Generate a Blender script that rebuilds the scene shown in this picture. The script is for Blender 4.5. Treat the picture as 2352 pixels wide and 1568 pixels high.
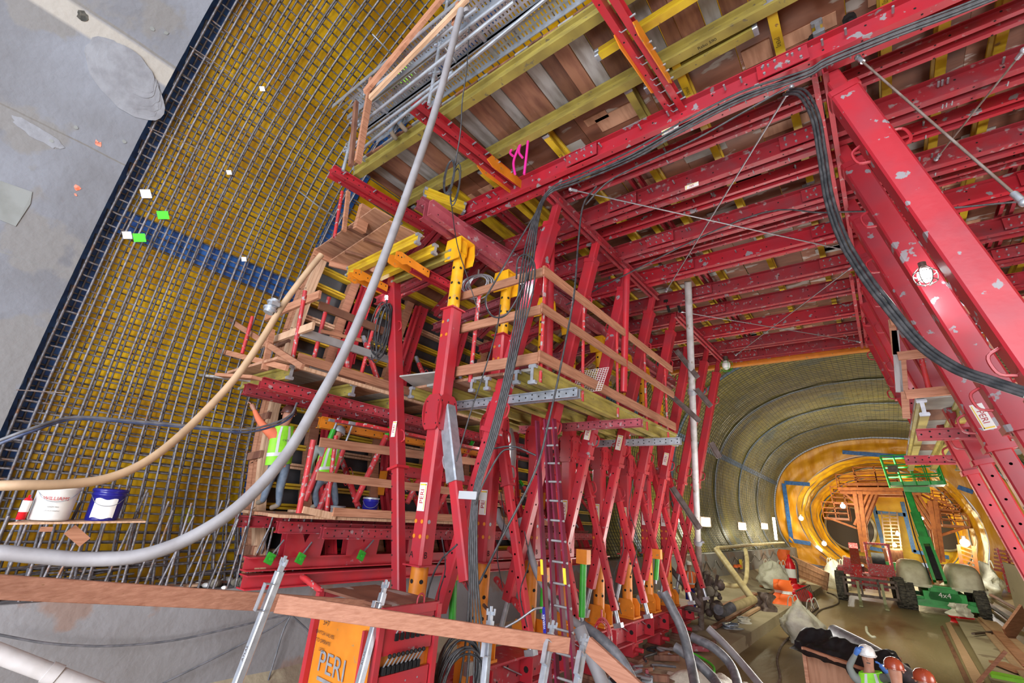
import bpy, math, random
from mathutils import Vector, Matrix, noise
random.seed(7)
V = Vector
for _o in list(bpy.data.objects): bpy.data.objects.remove(_o)
SC = bpy.context.scene
COL = SC.collection
# ------------------------------------------------------------------ camera
W_, H_ = 2352.0, 1568.0
PP = (1176.0, 784.0)
_vy = (2050.0 - PP[0], 1241.0 - PP[1]); _vz = (1385.0 - PP[0], -2000.0 - PP[1])
FPX = math.sqrt(-(_vy[0]*_vz[0] + _vy[1]*_vz[1]))
Yc = V((_vy[0], _vy[1], FPX)).normalized()
Zc = V((_vz[0], _vz[1], FPX)).normalized(); Zc = (Zc - Zc.dot(Yc)*Yc).normalized()
Xc = Yc.cross(Zc)
cam = bpy.data.cameras.new('camera'); camo = bpy.data.objects.new('camera', cam); COL.objects.link(camo)
cam.sensor_width = 36.0; cam.lens = FPX/W_*36.0; cam.clip_start = .05; cam.clip_end = 400
camo.matrix_world = Matrix(((Xc.x, -Xc.y, -Xc.z, 0), (Yc.x, -Yc.y, -Yc.z, 0), (Zc.x, -Zc.y, -Zc.z, 0), (0, 0, 0, 1)))
SC.camera = camo
def ray(px, py):
    d = V((px-PP[0], py-PP[1], FPX))
    return V((Xc.dot(d), Yc.dot(d), Zc.dot(d)))
def onx(px, py, x): d = ray(px, py); return d*(x/d.x)
def ony(px, py, y): d = ray(px, py); return d*(y/d.y)
def onz(px, py, z): d = ray(px, py); return d*(z/d.z)
# ------------------------------------------------------------------ world, lights, exposure
SC.view_settings.view_transform = 'Standard'; SC.view_settings.look = 'None'
SC.view_settings.exposure = 0.0; SC.view_settings.gamma = 1.0
SC.view_settings.use_curve_mapping = False
wd = bpy.data.worlds.new('world'); SC.world = wd; wd.use_nodes = True
wd.node_tree.nodes['Background'].inputs[0].default_value = (.86, .90, 1.0, 1)
wd.node_tree.nodes['Background'].inputs[1].default_value = 0.55
SC.cycles.max_bounces = 6; SC.cycles.diffuse_bounces = 4; SC.cycles.glossy_bounces = 2
SC.cycles.sample_clamp_indirect = 6.0
def area(name, loc, aim, size, power, col=(1, 1, 1)):
    l = bpy.data.lights.new(name, 'AREA'); l.energy = power; l.size = size; l.color = col
    o = bpy.data.objects.new(name, l); COL.objects.link(o); o.location = loc
    o.rotation_euler = (V(aim)-V(loc)).to_track_quat('-Z', 'Y').to_euler(); return o
def point(name, loc, power, col=(1, 1, 1), r=.15):
    l = bpy.data.lights.new(name, 'POINT'); l.energy = power; l.color = col; l.shadow_soft_size = r
    o = bpy.data.objects.new(name, l); COL.objects.link(o); o.location = loc; return o
area('added_fill_light', (2.5, -9, 5.0), (-5, 5, 2), 5.0, 1450, (.88, .92, 1))  # these area lights are unseen fills added to brighten and even the cavern
area('added_fill_light', (1.0, -7, -1.5), (-3, 8, 4), 5.0, 1500, (1, .97, .95))
area('added_fill_light', (-4.5, -7.5, -.5), (-9, 3, 0), 3.0, 620, (.76, .85, 1))
area('added_fill_light', (4.5, 9, -1.0), (-2, 9, 5), 3.0, 380, (1, .95, .92))
area('added_fill_light', (-1.7, 20, 4.0), (-1.7, 36, -1), 5.0, 780, (1, .96, .72))
area('added_fill_light', (-1.7, 38, 2.0), (-1.7, 58, 2), 6.0, 1300, (1, .92, .65))
area('added_fill_light', (-1.7, 14, -2.0), (-1.7, 9, 6), 3.0, 420, (1, .96, .9))
# ------------------------------------------------------------------ mesh helpers
def frame(p0, p1, up=(0, 0, 1)):
    d = (V(p1)-V(p0)); L = d.length; d = d/L; u = V(up)
    if abs(d.dot(u.normalized())) > .98: u = V((0, 1, 0)) if abs(d.y) < .9 else V((1, 0, 0))
    s = d.cross(u).normalized(); return d, s, s.cross(d).normalized(), L
def rsq(w, h, c=.02):
    w, h = w/2, h/2
    return [(-w+c, -h), (w-c, -h), (w, -h+c), (w, h-c), (w-c, h), (-w+c, h), (-w, h-c), (-w, -h+c)]
def rect(w, h, cx=0, cy=0): return [(cx-w/2, cy-h/2), (cx+w/2, cy-h/2), (cx+w/2, cy+h/2), (cx-w/2, cy+h/2)]
class MB:
    def __init__(s, T=None): s.v = []; s.f = []; s.m = []; s.s = []; s.T = T
    def add(s, vs, fs, mi=0, sm=False):
        n = len(s.v); s.v += [tuple(q) for q in vs] if s.T is None else [tuple(s.T @ V(q)) for q in vs]
        for f in fs: s.f.append([i+n for i in f]); s.m.append(mi); s.s.append(sm)
        return s
    def box(s, c, z, mi=0):
        x, y, w = c; a, b, h = z[0]/2, z[1]/2, z[2]/2
        return s.add([(x-a, y-b, w-h), (x+a, y-b, w-h), (x+a, y+b, w-h), (x-a, y+b, w-h), (x-a, y-b, w+h), (x+a, y-b, w+h), (x+a, y+b, w+h), (x-a, y+b, w+h)],
                     [(0, 3, 2, 1), (4, 5, 6, 7), (0, 1, 5, 4), (1, 2, 6, 5), (2, 3, 7, 6), (3, 0, 4, 7)], mi)
    def ext(s, poly, p0, p1, up=(0, 0, 1), mi=0, sm=False):
        d, a, u, L = frame(p0, p1, up); p0, p1 = V(p0), V(p1); n = len(poly)
        vs = [p0+a*x+u*y for x, y in poly]+[p1+a*x+u*y for x, y in poly]
        return s.add(vs, [(i, (i+1) % n, n+(i+1) % n, n+i) for i in range(n)], mi, sm).add(vs, [list(range(n))[::-1], list(range(n, 2*n))], mi)
    def bar(s, p0, p1, w, h, up=(0, 0, 1), mi=0, c=0): return s.ext(rsq(w, h, c) if c else rect(w, h), p0, p1, up, mi)
    def tube(s, pts, r, n=8, mi=0, cap=True):
        pts = [V(p) for p in pts]; k = len(pts); vs = []
        t = (pts[1]-pts[0]).normalized(); a = t.orthogonal().normalized()
        for i, p in enumerate(pts):
            if 0 < i < k-1: t = (pts[i+1]-pts[i-1])
            elif i == k-1: t = pts[i]-pts[i-1]
            t = t.normalized() if t.length > 1e-9 else V((0, 0, 1))
            a = (a-a.dot(t)*t); a = a.normalized() if a.length > 1e-6 else t.orthogonal().normalized()
            b = t.cross(a); rr = r[i] if isinstance(r, (list, tuple)) else r
            vs += [p+(a*math.cos(6.28318*j/n)+b*math.sin(6.28318*j/n))*rr for j in range(n)]
        fs = [(i*n+j, i*n+(j+1) % n, (i+1)*n+(j+1) % n, (i+1)*n+j) for i in range(k-1) for j in range(n)]
        s.add(vs, fs, mi, n > 5)
        if cap: s.add(vs[:n], [list(range(n))[::-1]], mi).add(vs[-n:], [list(range(n))], mi)
        return s
    def cyl(s, p0, p1, r, n=12, mi=0): return s.tube([p0, p1], r, n, mi)
    def lathe(s, prof, base, axis=(0, 0, 1), n=20, mi=0, sm=True):
        ax = V(axis).normalized(); a = ax.orthogonal().normalized(); b = ax.cross(a); base = V(base)
        vs = [base+ax*z+(a*math.cos(6.28318*j/n)+b*math.sin(6.28318*j/n))*r for r, z in prof for j in range(n)]
        fs = [(i*n+j, i*n+(j+1) % n, (i+1)*n+(j+1) % n, (i+1)*n+j) for i in range(len(prof)-1) for j in range(n)]
        return s.add(vs, fs, mi, sm)
    def poly(s, pts, mi=0): return s.add(pts, [list(range(len(pts)))], mi)
    def slab(s, pts, off, mi=0):
        off = V(off); n = len(pts); vs = [V(p) for p in pts]+[V(p)+off for p in pts]
        return s.add(vs, [list(range(n))[::-1], list(range(n, 2*n))]+[(i, (i+1) % n, n+(i+1) % n, n+i) for i in range(n)], mi)
    def disc(s, c, nrm, r, n=6, mi=1):
        nr = V(nrm).normalized(); a = nr.orthogonal().normalized(); b = nr.cross(a); c = V(c)
        return s.add([c+(a*math.cos(6.28318*j/n)+b*math.sin(6.28318*j/n))*r for j in range(n)], [list(range(n))], mi)
    def grid(s, fn, nu, nv, mi=0, sm=True):
        vs = [fn(i/nu, j/nv) for j in range(nv+1) for i in range(nu+1)]
        return s.add(vs, [(j*(nu+1)+i, j*(nu+1)+i+1, (j+1)*(nu+1)+i+1, (j+1)*(nu+1)+i) for j in range(nv) for i in range(nu)], mi, sm)
    def ball(s, c, r, mi=0, nu=12, nv=8):
        r = r if isinstance(r, (tuple, list)) else (r, r, r)
        return s.grid(lambda u, v: (c[0]+r[0]*math.cos(6.28318*u)*math.sin(3.14159*v), c[1]+r[1]*math.sin(6.28318*u)*math.sin(3.14159*v), c[2]-r[2]*math.cos(3.14159*v)), nu, nv, mi)
    def text(s, txt, o, xd, yd, h, mi=1, center=True):
        vs, fs, w = text_mesh(txt); o = V(o); xd = V(xd).normalized(); yd = V(yd).normalized(); sh = w/2 if center else 0
        return s.add([o+xd*((x-sh)*h)+yd*((y-.35)*h) for x, y in vs], fs, mi)
    def build(s, name, mats, parent=None, loc=None, **kw):
        me = bpy.data.meshes.new(name)
        base = WL(parent) if parent else V((0, 0, 0))
        if loc is None:
            if parent or not s.v: loc = base
            else:
                xs = [q[0] for q in s.v]; ys = [q[1] for q in s.v]
                loc = V(((min(xs)+max(xs))/2, (min(ys)+max(ys))/2, min(q[2] for q in s.v)))
        loc = V(loc)
        me.from_pydata([(q[0]-loc.x, q[1]-loc.y, q[2]-loc.z) for q in s.v], [], s.f)
        for m in (mats if isinstance(mats, (list, tuple)) else [mats]): me.materials.append(m if not isinstance(m, str) else MT[m])
        me.polygons.foreach_set('material_index', s.m); me.polygons.foreach_set('use_smooth', s.s)
        me.update()
        o = bpy.data.objects.new(name, me); COL.objects.link(o); o.location = loc-base
        if parent: o.parent = parent
        tag(o, **kw); return o
def WL(o):
    r = V((0, 0, 0))
    while o: r += V(o.location); o = o.parent
    return r
def tag(o, label=None, cat=None, group=None, kind=None):
    if label: o['label'] = label
    if cat: o['category'] = cat
    if group: o['group'] = group
    if kind: o['kind'] = kind
    return o
def thing(name, label, cat, loc, group=None):
    o = bpy.data.objects.new(name, None); COL.objects.link(o); o.location = loc; o.empty_display_size = .1
    return tag(o, label, cat, group)
_TX = {}
def text_mesh(t):
    if t not in _TX:
        cu = bpy.data.curves.new('lettering', 'FONT'); cu.body = t; cu.size = 1.0
        o = bpy.data.objects.new('lettering', cu); COL.objects.link(o)
        dg = bpy.context.evaluated_depsgraph_get(); me = bpy.data.meshes.new_from_object(o.evaluated_get(dg))
        vs = [(v.co.x, v.co.y) for v in me.vertices]; fs = [list(p.vertices) for p in me.polygons]
        bpy.data.objects.remove(o); bpy.data.curves.remove(cu); bpy.data.meshes.remove(me)
        _TX[t] = (vs, fs, max([v[0] for v in vs] or [0]))
    return _TX[t]
def crom(P, n=8):
    P = [V(p) for p in P]; Q = [P[0]*2-P[1]]+P+[P[-1]*2-P[-2]]; out = []
    for i in range(1, len(Q)-2):
        a, b, c, d = Q[i-1:i+3]
        for k in range(n):
            t = k/n; out.append(.5*((2*b)+(c-a)*t+(2*a-5*b+4*c-d)*t*t+(3*b-a-3*c+d)*t**3))
    return out+[P[-1]]
NTH = ['nearest', 'second nearest', 'third nearest', 'fourth nearest', 'fifth nearest', 'sixth nearest', 'seventh nearest', 'eighth nearest', 'ninth nearest', 'tenth nearest', 'eleventh nearest', 'farthest']
ORD = ['first', 'second', 'third', 'fourth', 'fifth', 'sixth', 'seventh', 'eighth', 'ninth', 'tenth', 'eleventh', 'twelfth', 'thirteenth', 'fourteenth', 'fifteenth', 'sixteenth', 'seventeenth', 'eighteenth', 'nineteenth', 'twentieth']+['twenty-'+q for q in ('first', 'second', 'third', 'fourth', 'fifth', 'sixth', 'seventh', 'eighth', 'ninth')]+['thirtieth']+['thirty-'+q for q in ('first', 'second', 'third', 'fourth', 'fifth', 'sixth', 'seventh', 'eighth', 'ninth')]+['fortieth']+['forty-'+q for q in ('first', 'second', 'third', 'fourth', 'fifth')]
# ------------------------------------------------------------------ materials
MT = {}
def M(name, col, col2=None, scale=4, rough=.6, metal=0, bump=0, st=(1, 1, 1), lo=.4, hi=.65, detail=5, col3=None, s3=9, t3=.62, w3=.03, emit=0, rnd=0, bscale=None, coat=0, spec=.5):
    m = bpy.data.materials.new(name); m.use_nodes = True; MT[name] = m; nt = m.node_tree; N = nt.nodes; L = nt.links
    b = N['Principled BSDF']; b.inputs['Roughness'].default_value = rough; b.inputs['Metallic'].default_value = metal
    b.inputs['Specular IOR Level'].default_value = spec
    if coat: b.inputs['Coat Weight'].default_value = coat; b.inputs['Coat Roughness'].default_value = .15
    if emit:
        b.inputs['Emission Color'].default_value = (*col, 1); b.inputs['Emission Strength'].default_value = emit
    b.inputs['Base Color'].default_value = (*col, 1)
    if col2 is None and not bump and not rnd: return m
    tc = N.new('ShaderNodeTexCoord'); mp = N.new('ShaderNodeMapping'); mp.inputs['Scale'].default_value = st
    L.new(tc.outputs['Object'], mp.inputs['Vector']); vec = mp.outputs[0]
    if rnd:
        oi = N.new('ShaderNodeObjectInfo'); ad = N.new('ShaderNodeVectorMath'); ad.operation = 'ADD'
        sc_ = N.new('ShaderNodeMath'); sc_.operation = 'MULTIPLY'; sc_.inputs[1].default_value = 37.0
        L.new(oi.outputs['Random'], sc_.inputs[0]); L.new(mp.outputs[0], ad.inputs[0]); L.new(sc_.outputs[0], ad.inputs[1]); vec = ad.outputs[0]
    nz = N.new('ShaderNodeTexNoise'); nz.inputs['Scale'].default_value = scale; nz.inputs['Detail'].default_value = detail; L.new(vec, nz.inputs['Vector'])
    out = None
    if col2 is not None:
        mr = N.new('ShaderNodeMapRange'); mr.inputs['From Min'].default_value = lo; mr.inputs['From Max'].default_value = hi
        L.new(nz.outputs['Fac'], mr.inputs['Value']); mx = N.new('ShaderNodeMix'); mx.data_type = 'RGBA'
        mx.inputs['A'].default_value = (*col, 1); mx.inputs['B'].default_value = (*col2, 1); L.new(mr.outputs[0], mx.inputs['Factor']); out = mx.outputs['Result']
    if col3 is not None:
        n3 = N.new('ShaderNodeTexNoise'); n3.inputs['Scale'].default_value = s3; n3.inputs['Detail'].default_value = 6; L.new(vec, n3.inputs['Vector'])
        m3 = N.new('ShaderNodeMapRange'); m3.inputs['From Min'].default_value = t3; m3.inputs['From Max'].default_value = t3+w3; L.new(n3.outputs['Fac'], m3.inputs['Value'])
        x3 = N.new('ShaderNodeMix'); x3.data_type = 'RGBA'; x3.inputs['B'].default_value = (*col3, 1)
        if out: L.new(out, x3.inputs['A'])
        else: x3.inputs['A'].default_value = (*col, 1)
        L.new(m3.outputs[0], x3.inputs['Factor']); out = x3.outputs['Result']
    if rnd:
        mr = N.new('ShaderNodeMapRange'); mr.inputs['To Min'].default_value = 1-rnd; mr.inputs['To Max'].default_value = 1+rnd; L.new(oi.outputs['Random'], mr.inputs['Value'])
        hv = N.new('ShaderNodeHueSaturation'); L.new(mr.outputs[0], hv.inputs['Value'])
        if out: L.new(out, hv.inputs['Color'])
        else: hv.inputs['Color'].default_value = (*col, 1)
        out = hv.outputs[0]
    if out: L.new(out, b.inputs['Base Color'])
    if bump:
        bp = N.new('ShaderNodeBump'); bp.inputs['Strength'].default_value = min(1, bump); bp.inputs['Distance'].default_value = .05
        src = nz
        if bscale: src = N.new('ShaderNodeTexNoise'); src.inputs['Scale'].default_value = bscale; src.inputs['Detail'].default_value = 4; L.new(vec, src.inputs['Vector'])
        L.new(src.outputs['Fac'], bp.inputs['Height']); L.new(bp.outputs[0], b.inputs['Normal'])
    return m
M('red_paint', (.46, .022, .034), (.38, .03, .045), 3, .38, 0, .15, col3=(.36, .26, .28), s3=5, t3=.70, w3=.05, rnd=.12)
M('red_steel', (.38, .024, .038), (.30, .045, .06), 4, .5, .1, .2, col3=(.36, .26, .27), s3=9, t3=.62, w3=.08, rnd=.18)
M('dusty_red_steel', (.36, .08, .10), (.28, .04, .06), 3, .6, .1, .2, col3=(.38, .30, .31), s3=9, t3=.6, w3=.1, rnd=.15)
M('worn_red_strut', (.42, .018, .032), (.35, .028, .045), 2.5, .4, 0, .15, col3=(.27, .25, .27), s3=5.5, t3=.63, w3=.02, rnd=.1)
M('tube_red', (.55, .03, .035), (.42, .04, .05), 9, .5, 0, .1, col3=(.38, .33, .33), s3=14, t3=.58, w3=.05, rnd=.1)
M('orange_paint', (.72, .23, .015), (.62, .19, .01), 5, .45, 0, .1, col3=(.35, .2, .06), s3=9, t3=.64, w3=.05)
M('yellow_paint', (.80, .42, .01), (.7, .33, .01), 4, .45, 0, .1, col3=(.5, .3, .08), s3=8, t3=.66, w3=.05)
M('hole_dark', (.012, .008, .008), rough=.9)
M('girder_yellow', (.62, .43, .02), (.46, .28, .02), 3, .5, 0, .2, (1, 1, 5), col3=(.25, .14, .05), s3=10, t3=.68, w3=.04, rnd=.12)
M('girder_olive', (.36, .29, .06), (.25, .195, .045), 3, .65, 0, .2, (1, 1, 4), col3=(.16, .13, .07), s3=10, t3=.64, w3=.05, rnd=.12)
M('steel_cap', (.42, .45, .50), (.3, .32, .35), 8, .45, .5)
M('plywood', (.24, .095, .055), (.13, .048, .028), 1.6, .55, 0, .2, (1, 3, 1), lo=.35, hi=.7, col3=(.36, .31, .28), s3=1.3, t3=.6, w3=.03, rnd=.35)
M('grey_board', (.34, .33, .33), (.22, .20, .19), 2, .7, 0, .2, (5, 1, 1), rnd=.2)
M('brown_board', (.25, .115, .07), (.15, .06, .04), 2, .65, 0, .2, (5, 1, 1), rnd=.3)
M('lumber', (.46, .215, .125), (.34, .145, .08), 2.2, .65, 0, .25, (1, 1, 14), col3=(.24, .1, .05), s3=5, t3=.68, w3=.05, rnd=.15)
M('lumber_rail', (.42, .20, .13), (.31, .13, .08), 1.4, .65, 0, .35, (1, 8, 34), lo=.3, hi=.75, col3=(.26, .12, .06), s3=2.2, t3=.71, w3=.04, rnd=.1, detail=9)
M('pale_lumber', (.62, .40, .26), (.45, .27, .16), 2.5, .7, 0, .2, (1, 12, 1), rnd=.15)
M('deck_ply', (.50, .27, .17), (.35, .17, .10), 2, .65, 0, .15, (6, 1, 1), rnd=.15)
M('grey_ply', (.36, .35, .33), (.26, .25, .24), 3, .7, 0, .15, rnd=.1)
M('rebar', (.215, .21, .235), (.14, .125, .125), 6, .5, .55, .3, (3, 3, 3), col3=(.24, .13, .08), s3=3, t3=.6, w3=.1, rnd=.25)
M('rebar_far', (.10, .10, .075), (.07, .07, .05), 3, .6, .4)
M('galvanised', (.48, .52, .58), (.36, .39, .44), 9, .35, .6, .1, rnd=.1)
M('hose_grey', (.27, .265, .285), (.22, .21, .225), 5, .6, 0, .2, rnd=.05)
M('hose_tan', (.46, .31, .19), (.36, .24, .145), 4, .6, 0, .2)
M('hose_dark', (.10, .105, .12), (.18, .18, .2), 8, .5, 0, .2)
M('cable_black', (.022, .024, .028), (.06, .06, .065), 12, .4, 0, .1)
M('cable_blue', (.03, .05, .13), (.10, .12, .18), 8, .5)
M('wire_grey', (.35, .35, .38), rough=.4, metal=.6)
M('green_paint', (.035, .36, .025), (.025, .27, .025), 6, .4)
M('lift_green', (.02, .42, .07), (.015, .28, .045), 3, .4, 0, .1, rnd=.1)
M('neon_green', (.10, .85, .05), rough=.6)
M('mud', (.22, .19, .14), (.33, .3, .25), 3, .8, 0, .8, bscale=8)
M('blue_tape', (.03, .15, .50), (.015, .08, .32), 5, .35, 0, .3)
M('blue_strip_pale', (.05, .17, .42), (.03, .11, .3), 3, .4, 0, .2)
M('white_plastic', (.80, .80, .78), (.66, .66, .65), 6, .35)
M('black_plastic', (.012, .012, .014), (.02, .02, .022), 5, .6, 0, .4, spec=.2)
M('white_bag', (.66, .66, .56), (.52, .5, .42), 3, .6, 0, .6, bscale=7)
M('tire_rubber', (.06, .055, .05), (.14, .125, .10), 7, .85, 0, .4)
M('rust_orange', (.50, .17, .04), (.36, .11, .03), 3, .55, .1, .2, rnd=.2)
M('pink_sling', (.72, .02, .30), rough=.6)
M('hi_vis', (.28, .78, .03), (.24, .66, .03), 9, .6)
M('hi_vis_orange', (.90, .16, .03), rough=.6)
M('reflective', (.62, .64, .66), rough=.35)
M('denim', (.10, .14, .20), (.17, .21, .27), 9, .8, 0, .3)
M('skin', (.42, .20, .13), (.36, .16, .1), 9, .55)
M('shirt_orange', (.70, .17, .08), rough=.8)
M('shirt_grey', (.20, .22, .21), rough=.8)
M('boot', (.25, .2, .15), rough=.8)
M('hat_white', (.8, .8, .8), (.55, .53, .5), 9, .3)
M('hat_brown', (.10, .035, .03), rough=.3)
M('hat_orange', (.30, .05, .02), rough=.25)
M('glove_blue', (.05, .16, .5), rough=.7)
M('ladder_rail', (.16, .008, .035), (.10, .006, .02), 5, .35)
M('aluminium', (.62, .63, .65), (.45, .46, .48), 6, .3, .7)
M('cream', (.70, .66, .50), (.55, .50, .36), 3, .5)
M('pipe_cream', (.66, .55, .30), (.46, .36, .18), 3, .55, 0, .2)
M('pipe_white', (.46, .44, .45), (.34, .32, .31), 4, .5, 0, .2, col3=(.24, .18, .13), s3=5, t3=.62, w3=.05)
M('pipe_rust', (.16, .11, .09), (.24, .2, .18), 6, .7, 0, .3)
M('steel_dark', (.10, .07, .06), (.16, .12, .11), 6, .6, .3)
M('lamp_glow', (1, .97, .9), emit=40)
M('lamp_glow_cool', (.93, .96, 1), emit=60)
M('lamp_glow_warm', (1, .9, .62), emit=9)
M('label_white', (.85, .85, .83), rough=.5)
M('label_red', (.45, .01, .02), rough=.5)
M('label_yellow', (.85, .62, .03), rough=.5)
M('label_black', (.02, .02, .02), rough=.5)
M('label_blue', (.02, .02, .30), rough=.4)
M('pail_blue', (.015, .015, .22), rough=.25)
M('extinguisher', (.65, .01, .02), rough=.3)
M('black_panel', (.03, .032, .038), (.06, .06, .07), 2, .5, 0, .1)
M('clear_tape', (.45, .47, .5), rough=.2)
M('olive_paint', (.30, .31, .17), (.24, .24, .13), 4, .5)
# ================================================================== the cavern
PR = crom([(-7.75, -2.6, 0)[:2]+(0,), (-8.15, -1.4, 0), (-8.75, -.3, 0), (-9.05, .8, 0), (-9.15, 2.3, 0), (-8.85, 4.2, 0), (-8.1, 5.9, 0), (-6.8, 7.3, 0), (-4.9, 8.4, 0), (-2.5, 9.05, 0), (0, 9.25, 0)], 8)
PR = [(p.x, p.y) for p in PR]; NH = len(PR)-1
PR = PR+[(-x, z) for x, z in PR[:-1][::-1]]; NP = len(PR)-1
def prof(u, out=0.0):
    t = max(0, min(.99999, u))*NP; i = int(t); f = t-i; a = PR[i]; b = PR[i+1]
    dx, dz = b[0]-a[0], b[1]-a[1]; l = math.hypot(dx, dz) or 1
    i0 = PR[max(0, i-1)]; i2 = PR[min(NP, i+2)]
    n0 = V((-(b[1]-i0[1]), b[0]-i0[0])).normalized() if True else None
    n1 = V((-(i2[1]-a[1]), i2[0]-a[0])).normalized()
    n = (n0*(1-f)+n1*f).normalized()
    return a[0]+dx*f+n.x*out, a[1]+dz*f+n.y*out
def onwall(px, py, out=0.0):
    d = ray(px, py)
    for k in range(NH*3):
        a = prof(k/(NP*3), out); b = prof((k+1)/(NP*3), out)
        ca = d.x*a[1]-d.z*a[0]; cb = d.x*b[1]-d.z*b[0]
        if ca*cb <= 0 and ca != cb:
            f = ca/(ca-cb); x = a[0]+(b[0]-a[0])*f
            if x/d.x > 0: return d*(x/d.x)
    return None
def shell(u0, u1, y0, y1, out, nu, nv, wob=0, seed=0):
    mb = MB()
    def fn(a, b):
        u = u0+(u1-u0)*a; y = y0+(y1-y0)*b
        w = wob*noise.noise(V((u*40+seed, y*1.2, seed))) if wob else 0
        x, z = prof(u, out+w); return (x, y, z)
    return mb.grid(fn, nu, nv)
def concrete(name, c1, c2, c3, seams=(), rough=.75):
    m = M(name, c1, c2, .55, rough, 0, .25, lo=.35, hi=.68, detail=9, col3=c3, s3=.8, t3=.56, w3=.03, bscale=9)
    nt = m.node_tree; N = nt.nodes; L = nt.links; b = N['Principled BSDF']
    src = b.inputs['Base Color'].links[0].from_socket; tc = [n for n in N if n.type == 'TEX_COORD'][0]
    sx = N.new('ShaderNodeSeparateXYZ'); L.new(tc.outputs['Object'], sx.inputs[0])
    nz = N.new('ShaderNodeTexNoise'); nz.inputs['Scale'].default_value = 1.2; nz.inputs['Detail'].default_value = 6; L.new(tc.outputs['Object'], nz.inputs['Vector'])
    w = N.new('ShaderNodeMath'); w.operation = 'MULTIPLY_ADD'; w.inputs[1].default_value = .07; L.new(nz.outputs['Fac'], w.inputs[0]); L.new(sx.outputs['Z'], w.inputs[2])
    for zk, wd_, dk in seams:
        s = N.new('ShaderNodeMath'); s.operation = 'SUBTRACT'; s.inputs[1].default_value = zk; L.new(w.outputs[0], s.inputs[0])
        a = N.new('ShaderNodeMath'); a.operation = 'ABSOLUTE'; L.new(s.outputs[0], a.inputs[0])
        r = N.new('ShaderNodeMapRange'); r.inputs['From Min'].default_value = wd_; r.inputs['From Max'].default_value = wd_*1.4; L.new(a.outputs[0], r.inputs['Value'])
        mx = N.new('ShaderNodeMix'); mx.data_type = 'RGBA'; mx.inputs['A'].default_value = (*dk, 1); L.new(src, mx.inputs['B']); L.new(r.outputs[0], mx.inputs['Factor']); src = mx.outputs['Result']
    L.new(src, b.inputs['Base Color']); return m
concrete('concrete_lining', (.235, .25, .29), (.15, .15, .162), (.205, .20, .20), ((4.75, .008, (.17, .16, .15)), (6.15, .10, (.40, .375, .34)), (6.30, .012, (.2, .19, .18)), (2.9, .008, (.2, .2, .2)), (7.3, .01, (.2, .19, .18))))
concrete('concrete_ledge', (.28, .28, .30), (.20, .19, .19), (.25, .18, .155), ())
concrete('concrete_bench', (.48, .41, .29), (.36, .30, .20), (.27, .21, .145), ())
M('floor_wet', (.34, .27, .155), (.22, .165, .09), .35, .42, 0, .3, (1, .35, 1), lo=.35, hi=.65, col3=(.13, .07, .028), s3=.22, t3=.55, w3=.05, detail=8, bscale=6)
M('membrane', (.90, .54, .014), (.60, .30, .009), 1.1, .33, 0, 1, (1, 1, 1), lo=.35, hi=.6, col3=(.62, .60, .02), s3=.5, t3=.66, w3=.06, bscale=2.6)
M('membrane_orange', (.78, .36, .02), (.60, .24, .01), .8, .4, 0, 1, (2, 1, .4), bscale=1.2)
# concrete lining of the finished bay, with its sawn-off edge
mb = shell(0, .56, -7, .62, 0, 60, 14)
mb.grid(lambda a, b: (lambda q: (q[0], .62+.02*noise.noise(V((a*90, b*3, 2))), q[1]))(prof(.56*a, .46*b)), 140, 4)
mb.build('wall_left', 'concrete_lining', kind='structure', loc=(0, 0, 0))
mb = MB()
def wallpatch(mb, pix, mi=0, th=.012, out=0):
    P = [onwall(x, y, out) for x, y in pix]; c = sum(P, V((0, 0, 0)))/len(P); n = (P[1]-P[0]).cross(P[2]-P[1]).normalized()
    if n.dot(-c) < 0: n = -n
    return mb.slab([p+n*.002 for p in P], n*th, mi)
def blob(cx, cy, rx, ry, ang, n=26, j=.08, seed=0):
    r_ = random.Random(seed); o = []
    for k in range(n):
        t = 6.28318*k/n; q = 1+j*(r_.random()*2-1); x = rx*q*math.cos(t); y = ry*q*math.sin(t)
        o.append((cx+x*math.cos(ang)-y*math.sin(ang), cy+x*math.sin(ang)+y*math.cos(ang)))
    return o
M('patch_pale', (.27, .28, .31), (.215, .22, .245), 6, .7, 0, .3); M('patch_green', (.26, .275, .27), (.21, .22, .21), 3, .8, 0, .2)
M('patch_dark', (.05, .05, .045), (.12, .11, .09), 20, .9, 0, .5); M('mark_orange', (.80, .14, .06), (.75, .3, .22), 14, .8, lo=.4, hi=.55)
# wet plaster fan at top left: rippled
for k in range(7):
    s = 1-k*.07
    wallpatch(mb, blob(285+k*3, 182-k*4, 118*s, 56*s, .82, 30, .05, k), 0, .012+.004*k)
wallpatch(mb, blob(190, 36, 15, 10, .6, 14, .2, 5), 2, .006)
wallpatch(mb, [(0, 415), (74, 441), (70, 468), (36, 520), (0, 505)], 1, .01)
wallpatch(mb, blob(85, 305, 70, 14, .55, 22, .15, 9), 0, .005)
for cx, cy, r, sd in ((227, 331, 9, 3), (176, 433, 10, 4), (173, 447, 4, 6), (222, 325, 5, 8)): wallpatch(mb, blob(cx, cy, r, r*.6, .5, 9, .5, sd), 3, .006)
for cx, cy in ((118, 324), (175, 293), (285, 325), (382, 76), (350, 66)): wallpatch(mb, blob(cx, cy, 6, 4, .5, 8, .2, cx), 1, .008)
mb.build('wall_left_patches', ['patch_pale', 'patch_green', 'patch_dark', 'mark_orange'], kind='structure', loc=(0, 0, 0))
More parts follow.
